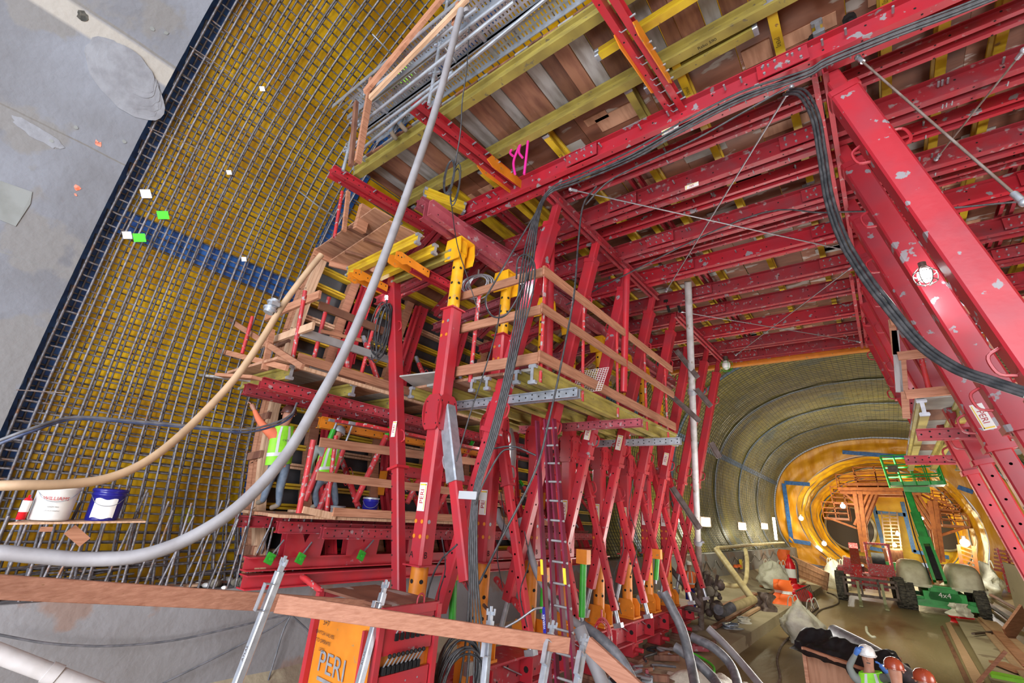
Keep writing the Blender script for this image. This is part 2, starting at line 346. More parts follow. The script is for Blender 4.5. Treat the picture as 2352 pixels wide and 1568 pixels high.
# waterproofing membrane over the rock
M('membrane_shaded', (.36, .29, .02), (.20, .165, .015), 1.1, .42, 0, 1, lo=.35, hi=.6, col3=(.10, .13, .12), s3=.35, t3=.6, w3=.06, bscale=2.6)  # darker copy of the membrane yellow: the dim far light put into the colour
shell(0, .999, .6, 16.4, .46, 120, 60, .05).build('wall_left_membrane', 'membrane', kind='structure', loc=(0, 0, 0))
shell(0, .999, 16.4, 59, .46, 120, 120, .05).build('wall_far_membrane', 'membrane_shaded', kind='structure', loc=(0, 0, 0))
def strip(u0, u1, y0, y1, out, name, mat='blue_tape'):
    shell(u0, u1, y0, y1, out, max(2, int((u1-u0)*130)+1), max(2, int((y1-y0)*2)), .02, 3).build(name, mat, kind='structure', loc=(0, 0, 0))
def uz(z):
    for k in range(400):
        if prof(k/800)[1] > z: return k/800
    return .5
strip(0, .5, .64, .92, .40, 'trim_1'); strip(uz(3.75), uz(4.12), .64, 4.2, .38, 'trim_2'); strip(0, .5, 3.95, 4.3, .40, 'trim_3')
for k, yy in enumerate((20.5, 27, 36, 43, 50)): strip(.02, .98, yy, yy+.5, .39, 'trim_%d' % (4+k), 'blue_strip_pale')
strip(uz(4.6), uz(4.95), 16.5, 58.8, .38, 'trim_10', 'blue_strip_pale'); strip(1-uz(4.95), 1-uz(4.6), 16.5, 58.8, .38, 'trim_11', 'blue_strip_pale')
# the ground
mb = MB()
mb.grid(lambda a, b: (-4.07+13.5*a, -4+64*b, -3.4+.02*noise.noise(V((a*30, b*60, 0)))+(max(0, a-.62)**2)*6), 50, 120)
mb.build('floor', 'floor_wet', kind='structure', loc=(0, 0, 0))
mb = MB(); mb.poly([(-12, -9, -3.44), (12, -9, -3.44), (12, 80, -3.44), (-12, 80, -3.44)]); mb.build('floor_base', 'floor_wet', kind='structure')
mb = MB(); mb.ext([(0, 0), (0, .36), (-2.9, .36), (-3.3, .52), (-4.0, 1.0), (-4.4, 1.0), (-4.4, 0)], (-4.07, -4, -3.42), (-4.07, 60, -3.42)); mb.build('floor_bench', 'concrete_bench', kind='structure', loc=(0, 0, 0))
mb = MB(); mb.grid(lambda a, b: (-7.98+.05*noise.noise(V((a*60, b*3, 0)))+(.12*(1-b)), -5+65*a, -3.0+1.63*b), 130, 10)
mb.grid(lambda a, b: (-7.98-.9*b, -5+65*a, -1.37+.04*noise.noise(V((a*90, b*3, 5)))), 130, 6); mb.build('wall_left_ledge', 'concrete_ledge', kind='structure', loc=(0, 0, 0))
mb = MB(); mb.box((7.0, 28, -2.75), (.5, 62, 1.5)); mb.build('wall_right_ledge', 'concrete_bench', kind='structure')
# dark slot beside the right-hand boards
mb = MB(); mb.box((1.95, 30, -3.385), (.22, 58, .03)); mb.build('floor_slot', 'steel_dark', kind='structure')
# rebar ------------------------------------------------------------
def hoopline(y, out, u0, u1, n): return [(lambda q: (q[0], y, q[1]))(prof(u0+(u1-u0)*k/n, out)) for k in range(n+1)]
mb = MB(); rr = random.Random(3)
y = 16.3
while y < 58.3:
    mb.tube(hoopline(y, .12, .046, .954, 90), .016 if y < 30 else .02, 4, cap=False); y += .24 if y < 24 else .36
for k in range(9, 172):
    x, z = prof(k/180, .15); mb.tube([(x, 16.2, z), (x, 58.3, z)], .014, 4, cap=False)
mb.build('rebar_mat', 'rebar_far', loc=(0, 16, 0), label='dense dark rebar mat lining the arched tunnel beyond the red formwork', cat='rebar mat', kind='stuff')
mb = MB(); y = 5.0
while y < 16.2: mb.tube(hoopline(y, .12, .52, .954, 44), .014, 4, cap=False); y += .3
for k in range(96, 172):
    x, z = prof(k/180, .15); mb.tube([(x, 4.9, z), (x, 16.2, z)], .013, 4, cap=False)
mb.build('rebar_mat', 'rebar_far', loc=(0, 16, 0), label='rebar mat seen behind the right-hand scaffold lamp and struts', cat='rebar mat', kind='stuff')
# near mats, every bar an object
def rebar(pts, r, label, group):
    MB().tube(pts, r, 6).build('reinforcing_bar', 'rebar', loc=pts[0], label=label, cat='rebar', group=group)
yh = .72; i = 0
while yh < 4.1:
    for out, r in ((.06, .0185), (.32, .0155)):
        j = rr.uniform(-.02, .02)
        P = hoopline(yh+j+(.09 if out > .2 else 0), out, .042, .5 if yh < 3.6 else .47, 60)
        P = [(p[0], p[1]+.02*noise.noise(V((p[2]*.7, yh, 1))), p[2]) for p in P]
        rebar(P, r, 'grey ribbed hoop bar curving up the wall in the %s mat left of the scaffold' % ('front' if out < .2 else 'rear'), 'hoop bars of the %s mat' % ('front' if out < .2 else 'rear'))
    yh += .135+.04*rr.random()
s_len = 0; u = .045; k = 0
while u < .5:
    x, z = prof(u, 0)
    top = z > 6.3
    for out, r in ((.09, .0145), (.35, .0145)):
        j = rr.uniform(-.012, .012); xx, zz = prof(u+(.004 if out > .2 else 0), out)
        y1 = (5.6 if z > 5 else 4.15)+rr.uniform(-.1, .1)
        P = [(xx, y1, zz+j), (xx, 2.5, zz), (xx, .78, zz-j)]
        if out < .2 and k % 2 == 0:  # hooked end at the joint
            hx, hz = prof(u+.006, .2); P += [(xx, .70, zz), (hx, .68, hz), (hx, .76, hz), (hx, .95, hz)]
        else: P += [(xx, .70, zz)]
        rebar(P, r, 'grey straight bar running lengthwise %s the blue strip in the %s mat' % ('below' if z < 3.6 else 'above' if z > 4.2 else 'across', 'front' if out < .2 else 'rear'), 'lengthwise bars %s the blue strip, %s mat' % ('below' if z < 3.6 else 'above' if z > 4.2 else 'across', 'front' if out < .2 else 'rear'))
    d = .118 if -1 < z < 6.5 else .16
    u += d/21.5; k += 1
# dense starter bars at the foot of the wall
for k in range(34):
    y0 = .5+k*.125; x, z = prof(.0, .0)
    rebar([(x-.28+rr.uniform(-.05, .1), y0+rr.uniform(-.05, .05), -1.36), (x-.12, y0+rr.uniform(-.15, .15), -.5+rr.uniform(-.1, .5))], .017, 'steep starter bar standing out of the concrete ledge below the rebar wall', 'starter bars on the ledge')
for k in range(16):
    y0 = rr.uniform(.6, 3.6); z0 = rr.uniform(-1.31, -1.0); rebar([(-8.3+rr.uniform(-.2, .2), y0, z0), (-8.3+rr.uniform(-.2, .2), y0+rr.uniform(.8, 1.3), z0+rr.uniform(0, .15))], .014, 'loose bar lying along the foot of the rebar wall', 'loose bars at the foot of the wall')
# plastic tags and green paint cards on the mat
for (px, py, w, g, txt) in ((335, 445, 17, 'white', 'right of the concrete edge, above the blue strip'), (292, 540, 15, 'white', 'left of the lower green card'), (526, 396, 8, 'white', 'mid height below the upper left of the mat'), (302, 80, 8, 'white', 'x'), (602, 204, 8, 'white', 'high on the mat'), (560, 595, 8, 'white', 'on the blue strip'), (443, 1005, 8, 'white', 'x')):
    if 'x' == txt: continue
    c = onwall(px, py, -.0); q = onwall(px+w*.7, py, 0)-onwall(px-w*.7, py, 0); n = V((.9, 0, -.2)).normalized(); q2 = n.cross(q).normalized()*q.length
    mb = MB(); mb.slab([c-q/2-q2/2, c+q/2-q2/2, c+q/2+q2/2, c-q/2+q2/2], n*.008); mb.build('identification_tag', 'label_white', loc=c, label='small white tag tied to the rebar, '+txt, cat='tag')
for (px, py, w, txt) in ((374, 494, 13, 'upper left one, over the blue strip'), (320, 546, 14, 'lower left one, under the blue strip'), (705, 640, 8, 'small one at the right end of the blue strip')):
    c = onwall(px, py, -.03); q = onwall(px+w, py, -.03)-onwall(px-w, py, -.03); n = V((.9, 0, -.2)).normalized(); q2 = n.cross(q).normalized()*q.length*.85
    mb = MB(); mb.slab([c-q/2-q2/2, c+q/2-q2/2, c+q/2+q2/2, c-q/2+q2/2], n*.015); mb.build('green_card', 'neon_green', loc=c, label='bright green card on the rebar, '+txt, cat='marker card')
# ---------------------------------------------------------------- headwall and running tunnels
YH = 59.0
op = [(1936, 1306), (1900, 1280), (1866, 1250), (1845, 1218), (1832, 1184), (1830, 1158), (1838, 1130), (1858, 1104), (1890, 1078), (1930, 1058), (1985, 1046), (2040, 1047), (2085, 1056), (2130, 1074), (2175, 1102), (2215, 1140), (2245, 1178), (2262, 1215), (2272, 1256), (2268, 1300), (2240, 1330)]
OP = crom([ony(x, y, YH) for x, y in op], 3); no = len(OP)
ring = [(lambda q: V((q[0], YH, q[1])))(prof(.0+1.0*k/(no-1), .3)) for k in range(no)]
mb = MB()
def hw(a, b):
    k = min(no-1, round(a*(no-1))); p = ring[k].lerp(OP[k], b); return (p.x, YH-.3-(.45*noise.noise(V((a*60, b*2, 0)))+.12*noise.noise(V((a*170, b*6, 4))))*math.sin(3.14*b), p.z)
mb.grid(hw, (no-1), 14); mb.build('wall_back', 'membrane_orange', kind='structure', loc=(0, YH, 0))
CI = V((-.4, 0, 1.2))
def inner(a, b):
    k = min(no-1, round(a*(no-1))); p = OP[k]; y = YH+20*b; s = 1-.10*b+.012*math.sin(b*50)+.02*noise.noise(V((a*20, b*9, 0)))
    return ((p.x-CI.x)*s+CI.x, y, (p.z-CI.z)*s+CI.z)
mb = MB(); mb.grid(inner, no-1, 50); mb.build('wall_back_tunnel', 'membrane', kind='structure', loc=(0, YH, 0))
for k, b in enumerate((.02, .14, .27, .42, .6, .8)):
    mb = MB(); mb.grid(lambda a, c: (lambda p: (p[0]*.992, p[1], CI.z+(p[2]-CI.z)*.992))(inner(a, b+.012*c)), no-1, 1); mb.build('trim_%d' % (12+k), 'blue_strip_pale', kind='structure')
YB = 77.0
M('membrane_lemon', (.88, .68, .03), (.72, .50, .02), .5, .4, 0, 1, bscale=1.5)
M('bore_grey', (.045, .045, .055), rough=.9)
mb = MB(); mb.poly([inner(k/(no-1), 1) for k in range(no)]); mb.build('wall_back_end', 'membrane_lemon', kind='structure')
def px_strip(mb, a, b, w, Y, th=.06):
    A = ony(*a, Y); B = ony(*b, Y); mb.bar(A, B, th, w, (0, 1, 0)) if False else mb.ext(rect(w, th), A, B, (0, -1, 0))
mb = MB()
for a, b in (((1935, 1038), (2215, 1060)), ((1802, 1108), (1860, 1112)), ((1800, 1110), (1818, 1240)), ((1812, 1240), (1862, 1248)), ((2200, 1118), (2235, 1130))): px_strip(mb, a, b, .38, YH-.45, .05)
mb.build('trim_18', 'blue_tape', kind='structure')
mb = MB()
for a, b in (((2004, 1150), (2032, 1266)), ((2030, 1264), (1985, 1256)), ((2072, 1152), (2100, 1268)), ((2098, 1266), (2180, 1280)), ((2012, 1176), (2080, 1182))): px_strip(mb, a, b, .42, 76.5, .05)
mb.build('trim_19', 'blue_tape', kind='structure')
for nm, cx, cy, rx in (('tunnel_bore', 1952, 1212, 60), ('tunnel_bore', 2163, 1216, 62)):
    c = ony(cx, cy, 76.6); r = (ony(cx+rx, cy, 76.6)-c).length*.98
    mb = MB(); mb.lathe([(r*.93, -.2), (r*1.02, -.2), (r*1.05, .2), (r*.93, .25), (r*.92, 9), (0, 9)], (c.x, 76.4, c.z), (0, 1, 0), 36, 0)
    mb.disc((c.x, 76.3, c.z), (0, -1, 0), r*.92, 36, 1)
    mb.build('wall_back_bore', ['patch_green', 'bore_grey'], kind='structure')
# ================================================================== the red formwork carriage
FY = [5.6, 7.05, 8.5, 9.95, 11.4, 12.85, 14.3, 15.6]           # portal frames
def chan_pair(mb, p0, p1, h=.30, w=.26, up=(0, 0, 1), fl=.1, holes=.42, slots=True, gap=None):
    # two channels back to back with a gap; dark bolt holes on the webs
    d, s, u, L = frame(p0, p1, up); g = gap if gap is not None else w-2*fl; t = .016
    for sg in (-1, 1):
        i = sg*g/2; o = sg*w/2
        P = [(i, -h/2), (o, -h/2), (o, -h/2+t), (i+sg*t, -h/2+t), (i+sg*t, h/2-t), (o, h/2-t), (o, h/2), (i, h/2)]
        if sg > 0: P = P[::1]
        else: P = P[::-1]
        mb.ext(P, p0, p1, up, 0)
        if holes:
            n = int(L/holes); c0 = V(p0)
            for k in range(n):
                t_ = (k+.5)/n*L
                for e in ((-.25, .25) if k % 2 else (.0,)):
                    mb.disc(c0+d*t_+s*(i+sg*(t+.003))+u*(h*e), s*sg, .014, 6, 1)
        if slots:
            n = int(L/.5)
            for k in range(n):
                t_ = (k+.5)/n*L; c = V(p0)+d*t_+s*(i+sg*fl*.5)-u*(h/2+.002)
                mb.disc(c, -u, .013, 5, 1)
def waler(name, p0, p1, mat, label, cat, group=None, h=.3, w=.26, up=(0, 0, 1), bolts=0, plates=0, **k):
    t = thing(name, label, cat, p0, group)
    mb = MB(); chan_pair(mb, p0, p1, h, w, up, **k); cp = mb.build('channel_pair', [mat, 'hole_dark'], t)
    d, s, u, L = frame(p0, p1, up)
    for i in range(plates):
        m = MB(); c = V(p0)+d*(L*(i+1)/(plates+1))
        for sg in (-1, 1): m.ext([(sg*w*.5, -h*.36), (sg*(w*.5+.014), -h*.36), (sg*(w*.5+.014), h*.36), (sg*w*.5, h*.36)][::sg], c-d*.28, c+d*.28, up)
        for a in (-.2, -.07, .07, .2):
            for b in (-.2, .2):
                for sg in (-1, 1): m.cyl(c+d*a+u*(h*b)+s*sg*(w*.5), c+d*a+u*(h*b)+s*sg*(w*.5+.04), .016, 6, 1)
        m.build('splice_plate', [mat, 'steel_cap'], cp)
    if bolts:
        m = MB(); rr_ = random.Random(int(L*100))
        for i in range(bolts):
            c = V(p0)+d*(L*rr_.random())
            m.tube([c-u*(h*.5+.01)-s*.05, c-u*(h*.5+.06)-s*.02, c-u*(h*.5+.06)+s*.05], .007, 5)
            m.cyl(c+s*(w*.5-.04)+u*h*.1, c+s*(w*.5+.05)+u*h*.1, .014, 6)
        m.build('locking_pin', 'steel_cap', cp, kind='stuff')
    return t
XL, XR = -5.9, 5.6
beams = [(5.25, 'm', -5.85), (5.95, 't', -3.9), (6.7, 'm', -5.8), (7.45, 't', -5.3), (8.2, 'm', -5.6), (8.85, 't', -4.6), (9.5, 'm', -5.6), (10.9, 'm', -5.6), (12.15, 'm', -5.6), (13.6, 'm', -5.6), (15.0, 'm', -5.6), (16.1, 'm', -5.6)]
for k, (y, ty, x0) in enumerate(beams):
    main = ty == 'm'
    waler('cross_beam', (x0, y, 5.5 if main else 5.6), (XR, y, 5.5 if main else 5.6), 'red_steel' if k % 3 else 'worn_red_strut',
          ('deep' if main else 'slim')+' red steel cross beam under the plywood ceiling, %s to the camera' % NTH[k] if k < 11 else 'red steel cross beam under the ceiling, the farthest one before the arch', 'steel beam', 'cross beams under the ceiling',
          h=.32 if main else .17, w=.30 if main else .22, bolts=24 if main else 8, plates=3 if main else 0, gap=.10)
# short name plates on two beams
def plate(parent, c, nrm, xd, w, h, txt='PERI', rot=False, name='name_plate'):
    nrm = V(nrm).normalized(); xd = V(xd).normalized(); yd = nrm.cross(xd).normalized(); c = V(c); m = MB()
    m.slab([c-xd*w/2-yd*h/2, c+xd*w/2-yd*h/2, c+xd*w/2+yd*h/2, c-xd*w/2+yd*h/2], nrm*.004, 0)
    m.slab([c+nrm*.004+xd*a+yd*b for a, b in ((-w*.45, -h*.42), (w*.45, -h*.42), (w*.45, -h*.34), (-w*.45, -h*.34))], nrm*.002, 2)
    m.slab([c+nrm*.004+xd*a+yd*b for a, b in ((w*.40, -h*.42), (w*.45, -h*.42), (w*.45, h*.42), (w*.40, h*.42))], nrm*.002, 2)
    m.text(txt, c+nrm*.008+yd*h*.03, xd, yd, h*.72, 1)
    m.build(name, ['label_white', 'label_red', 'label_yellow'], parent, label='white %s with red lettering' % name.replace('_', ' '))
bt = [o for o in COL.objects if o.name.startswith('cross_beam') and o.parent is None]
c = ony(1538, 296, 5.07); plate(bt[0], (c.x, 5.09, c.z-.0), (0, -1, 0), (-1, 0, 0), .24, .085)
c = ony(1588, 425, 6.52); plate(bt[2], (c.x, 6.54, c.z), (0, -1, 0), (-1, 0, 0), .22, .08, 'SRI')
# ceiling formwork: plywood sheets, each one a sheet
sx = -6.6; ii = 0
while sx < 5.6:
    sy = 4.62 if ii % 2 == 0 else 4.62; jj = 0
    while sy < 16.6:
        ly = 2.4 if not (jj == 0 and ii % 2) else 1.2; ly = min(ly, 16.7-sy)
        z = 6.07+.02*((ii*3+jj) % 3)
        if ly > .2:
            mb = MB(); mb.box((sx+.6, sy+ly/2, z), (1.19, ly-.012, .021))
            r_ = random.Random(ii*31+jj)
            for q in range(3):  # repair boards screwed on
                bw, bl = r_.uniform(.12, .3), r_.uniform(.3, 1.0); bx, by = sx+r_.uniform(.2, .9), sy+r_.uniform(.4, ly-.3)
                if r_.random() < .75: mb.box((bx, by, z-.018), (bl, bw, .014), 1+int(r_.random()*2))
            mb.build('plywood_sheet', ['plywood', 'deck_ply', 'grey_ply'], label='brown plywood formwork sheet of the ceiling, %s row from the left, %s along it' % (ORD[ii], ORD[jj]), cat='plywood sheet', group='plywood sheets of the ceiling')
        sy += ly; jj += 1
    sx += 1.2; ii += 1
# yellow timber girders (I-section)
def girder_mb(mb, p0, p1, up=(0, 0, 1), h=.2, w=.09, mi=0):
    mb.ext([(-w/2, -h/2), (w/2, -h/2), (w/2, -h/2+.04), (.015, -h/2+.05), (.015, h/2-.05), (w/2, h/2-.04), (w/2, h/2), (-w/2, h/2), (-w/2, h/2-.04), (-.015, h/2-.05), (-.015, -h/2+.05), (-w/2, -h/2+.04)], p0, p1, up, mi)
def girder(p0, p1, mat, label, group, cap=True, h=.2, w=.09, mark=None, name='timber_girder', cat='timber girder'):
    t = thing(name, label, cat, p0, group); d, s, u, L = frame(p0, p1)
    mb = MB(); girder_mb(mb, p0, p1, h=h, w=w); gw = mb.build('girder_web', mat, t)
    if cap:
        for e, q in ((0, p0), (1, p1)):
            m = MB(); q = V(q); dd = d if e else -d
            for sg in (-1, 1): m.bar(q-dd*.045+u*sg*(h/2-.02), q+dd*.012+u*sg*(h/2-.02), w+.014, .054, c=.012)
            m.bar(q, q+dd*.01, .05, h*.9); m.build('end_cap', 'steel_cap', gw)
    if mark:
        m = MB(); c = V(p0)+d*mark[1]-u*(h/2+.002) if mark[2] == 'u' else V(p0)+d*mark[1]+s*(w/2+.002)*(1 if mark[2] == 's' else -1)
        if mark[2] == 'u': m.text(mark[0], c, d, s, .06, 0)
        m.build('stamp', 'hole_dark', gw, label='black stamped lettering')
    return t
gx = [(-5.85, 4.85, 8.9, 'y'), (-4.92, 4.75, 7.6, 'o'), (-4.70, 4.95, 9.4, 'y'), (-3.45, 4.70, 9.6, 'y'), (-2.30, 6.2, 16.4, 'y'), (-1.98, 4.65, 6.4, 'p'), (-1.28, 4.58, 9.0, 'y'), (-.12, 4.5, 8.2, 'y'), (.95, 4.6, 16.4, 'y'), (2.05, 4.7, 16.4, 'y'), (3.2, 4.7, 16.4, 'y'),
      (-5.85, 9.2, 16.4, 'y'), (-4.75, 9.7, 16.4, 'y'), (-3.5, 9.9, 16.4, 'y'), (-1.2, 9.3, 16.4, 'y'), (-.2, 8.5, 16.4, 'o'), (-2.9, 7.8, 16.4, 'o'), (.3, 5.2, 16.4, 'o'), (1.5, 5.2, 16.4, 'o')]
for k, (x, y0, y1, c) in enumerate(gx):
    girder((x, y0, 5.93), (x, y1, 5.93), {'y': 'girder_yellow', 'o': 'girder_yellow', 'p': 'girder_olive'}[c],
           'yellow timber girder running lengthwise under the ceiling, %s from the left among the %s ones' % (ORD[min(k, 15)], 'near' if y0 < 7 else 'far') if k < 11 else 'yellow lengthwise timber girder deeper under the ceiling, %s of the far ones' % ORD[k-11],
           'lengthwise girders under the ceiling', h=.22, w=.11, mark=('[PERI]', .55, 'u') if k in (1, 3, 6, 7, 8) else None)
# slim red double rails between the girders
for k, x in enumerate((-5.3, -2.62, .62, 2.6)):
    waler('ceiling_rail', (x, 5.4, 5.78), (x, 16.3, 5.78), 'red_steel', 'slim red double rail running lengthwise above the cross beams, %s from the left' % ORD[k], 'steel rail', 'lengthwise rails above the cross beams', h=.12, w=.2, fl=.055, holes=.8, slots=False)
# dark formwork ties poking through the ceiling
for k, (px, py) in enumerate(((1280, 395), (1030, 475), (1870, 85), (1905, 265), (1960, 480), (1950, 40), (1370, 478), (1530, 690), (1555, 690))):
    c = onz(px, py, 5.95 if k < 7 else 5.5); m = MB(); m.cyl(c, c+V((.06, .02, -.34)), .035, 8); m.cyl(c, c+V((0, 0, -.06)), .07, 8); m.build('hanger_bolt', 'hole_dark' if k not in (0, 6) else 'tube_red', label='short dark hanger bolt sticking down from the ceiling, %s counted from the left' % ORD[sorted([1280, 1030, 1870, 1905, 1960, 1950, 1370, 1530, 1555]).index(px)], cat='hanger bolt', group='hanger bolts in the ceiling')
# lengthwise rails at the strut heads
for k, (p, q, l) in enumerate((((-3.80, 5.3, 5.30), (-3.72, 10.2, 5.30), 'left side, joining the first strut heads'), ((-3.62, 11.4, 5.30), (-3.55, 16.1, 5.30), 'left side, the farther one'), ((.22, 5.25, 5.28), (.25, 9.9, 5.28), 'hanging in mid-picture beside the black cables'), ((.27, 11.2, 5.28), (.27, 16.0, 5.28), 'right side near the arch'))):
    t = waler('head_rail', p, q, 'red_steel', 'narrow red rail joining strut tops, '+l, 'steel rail', h=.16, w=.17, fl=.06, holes=.3, slots=False)
# bracing rods in the plane under the ceiling
def rod(p, q, label, cat='bracing rod', r=.012, mat='wire_grey', name='bracing_rod', ends=True):
    t = thing(name, label, cat, p); MB().cyl(p, q, r, 6).build('rod', mat, t)
    if ends:
        for e, o in ((p, q), (q, p)):
            d = (V(o)-V(e)).normalized(); m = MB(); m.cyl(V(e), V(e)+d*.12, r*2.2, 6); m.ball(e, .035, 0, 8, 5); m.build('turnbuckle', 'galvanised', t)
rod(onz(1818, 200, 5.22), onz(1530, 668, 5.22), 'thin grey bracing rod slanting from the cable bundle down to the left strut row')
rod(onz(1310, 435, 5.22), onz(1945, 575, 5.22), 'thin grey bracing rod crossing the passage below the ceiling')
rod(onz(1958, 612, 5.22), onz(1690, 815, 5.22), 'thin rod slanting down left from the far right strut head')
rod(onz(1560, 715, 5.22), onz(1975, 785, 5.22), 'thin rod crossing the passage far back under the ceiling')
rod(ony(1970, 132, 5.1), ony(2352, 465, 4.6), 'rusty bracing rod running from the near cross beam down to the right edge', mat='pipe_rust')
rod(ony(2352, 115, 6), ony(2150, 365, 8), 'thin rusty rod at the upper right behind the thickest strut', mat='pipe_rust')
# ---------------------------------------------------------------- telescopic struts of the portal frames
def lug(mb, c, d, s, n, sc=1):  # D-shaped handle standing off a face
    P = crom([c-d*.13*sc, c-d*.09*sc+n*.09*sc, c+n*.11*sc, c+d*.09*sc+n*.09*sc, c+d*.13*sc], 3); mb.tube(P, .016*sc, 5)
def strut(b, t_, label, group, y, k, side, wide=.25, split=(.40, .93), lab=None, worn=True, lugs=True):
    b, t_ = V(b), V(t_); T_ = thing('telescopic_strut', label, 'steel strut', b, group)
    d, s, u, L = frame(b, t_, (0, -1, 0)); at = lambda f: b+d*(L*f)
    mb = MB(); mb.bar(at(.03), at(split[0]+.02), wide*.78, wide*.78, (0, -1, 0), c=.02)
    n = int(L*split[0]/.33)
    for i in range(n):
        for sg in (-1, 1): mb.disc(at(.05)+d*(.33*i)+u*(wide*.39+.003)+s*0, u, .018, 7, 1); mb.disc(at(.05)+d*(.33*i+.16)+s*sg*(wide*.39+.003), s*sg, .018, 7, 1)
    mb.build('lower_tube', ['red_paint', 'hole_dark'], T_)
    mb = MB(); mb.bar(at(split[0]), at(split[1]), wide, wide, (0, -1, 0), c=.022)
    mb.bar(at(split[0]-.004), at(split[0]+.006), wide*1.22, wide*1.22, (0, -1, 0), c=.02); mb.bar(at(split[1]-.012), at(split[1]), wide*1.1, wide*1.1, (0, -1, 0), c=.02)
    sv = mb.build('outer_sleeve', ['worn_red_strut' if worn else 'red_paint', 'hole_dark'], T_, label='wider red sleeve with grey paint loss' if worn else None)
    MB().bar(at(split[1]), at(1), wide*.6, wide*.6, (0, -1, 0), c=.015).build('top_tube', 'red_paint', T_)
    mb = MB(); mb.cyl(at(-.03), at(.04), .045, 10); mb.bar(at(-.05), at(-.028), .16, .12, (0, -1, 0)); mb.build('foot_jack', 'galvanised', T_)
    if lugs:
        for f in (split[0]+.05, split[1]-.13):
            for sg in (-1, 1): mb = MB(); lug(mb, at(f)+s*sg*wide*.5, d, s, s*sg); mb.build('handle', 'red_paint', sv)
    if lab is not None: plate(sv, at(lab)+u*(wide*.5+.003), u, d if side == 'l' else -d, .34, .13)
    return T_
for k, y in enumerate(FY):
    strut((-5.38, y-.25 if k == 0 else y-.08, -1.62), (-3.80+.02*k, y+.12, 5.36), 'red telescopic strut of the left row leaning inward, %s to the camera' % NTH[k], 'left row of telescopic struts', y, k, 'l', lab=.47 if k in (2, 3, 5) else None, worn=k in (0, 2), wide=.225)
    strut((1.88, y-.1, -1.62) if k < 5 else (1.06, y-.1, 2.28), (.32+.01*k, y-.1, 5.4), 'red telescopic strut of the right row leaning outward, %s to the camera' % NTH[k], 'right row of telescopic struts', y, k, 'r', wide=.29 if k == 0 else .255 if k < 3 else .225, split=(.40, .945), lab=.455 if k in (2,) else None, worn=k < 4)
# opposing braces from the columns to the sill
for k, y in enumerate(FY[1:]):
    strut((-4.45, y-.65, -1.75), (-5.42, y-.65, 1.75), 'red brace leaning the other way between left row columns, %s to the camera' % NTH[k], 'opposing braces of the left row', y, k, 'l', wide=.17, split=(.62, .97), worn=False)
t = thing('telescopic_strut', 'grey-sleeved brace with a red lower tube beside the nearest flanged column', 'steel strut', (-4.5, 5, -1))
a, b = V((-5.32, 5.02, 1.5)), V((-4.55, 5.02, -.9)); m_ = a.lerp(b, .48)
MB().bar(a, m_, .21, .21, (0, -1, 0), c=.02).build('outer_sleeve', 'galvanised', t, label='grey galvanised sleeve'); MB().bar(m_, b, .16, .16, (0, -1, 0), c=.02).build('lower_tube', 'red_paint', t)
mb = MB(); lug(mb, m_.lerp(a, .25)+V((-.1, 0, 0)), (b-a).normalized(), V((-1, 0, 0)), V((-1, 0, 0))); mb.build('handle', 'galvanised', t)
# ---------------------------------------------------------------- columns
def flange(mb, c, w):
    for sg in (-1, 1):
        cx = c[0]+sg*(w/2+.02)
        P = [V((cx, c[1]+a*.27/1.0, c[2]+b)) for a, b in ((-.55, -.27), (-.8, -.2), (-1, -.05), (-1, .1), (-.8, .23), (-.5, .29), (.5, .29), (.8, .23), (1, .1), (1, -.05), (.8, -.2), (.55, -.27))]
        P = [V((p.x, c[1]+(p.y-c[1])*.8, p.z)) for p in P]
        mb.slab(P, (sg*.022, 0, 0), 0)
        for a in (-.7, 0, .7):
            for b in (-.18, 0, .18): mb.disc((cx+sg*.025, c[1]+a*.2, c[2]+b), (sg, 0, 0), .014, 6, 1)
    for sg in (-1, 1):
        cy = c[1]+sg*(w/2+.02)
        P = [V((c[0]+a*.2, cy, c[2]+b)) for a, b in ((-.55, -.27), (-.8, -.2), (-1, -.05), (-1, .1), (-.8, .23), (-.5, .29), (.5, .29), (.8, .23), (1, .1), (1, -.05), (.8, -.2), (.55, -.27))]
        mb.slab(P, (0, sg*.022, 0), 0)
        for a in (-.7, .7):
            for b in (-.18, 0, .18): mb.disc((c[0]+a*.18, cy+sg*.025, c[2]+b), (0, sg, 0), .014, 6, 1)
CY = [4.95, 6.33, 7.72, 8.95, 10.4, 11.9, 13.25, 14.7]
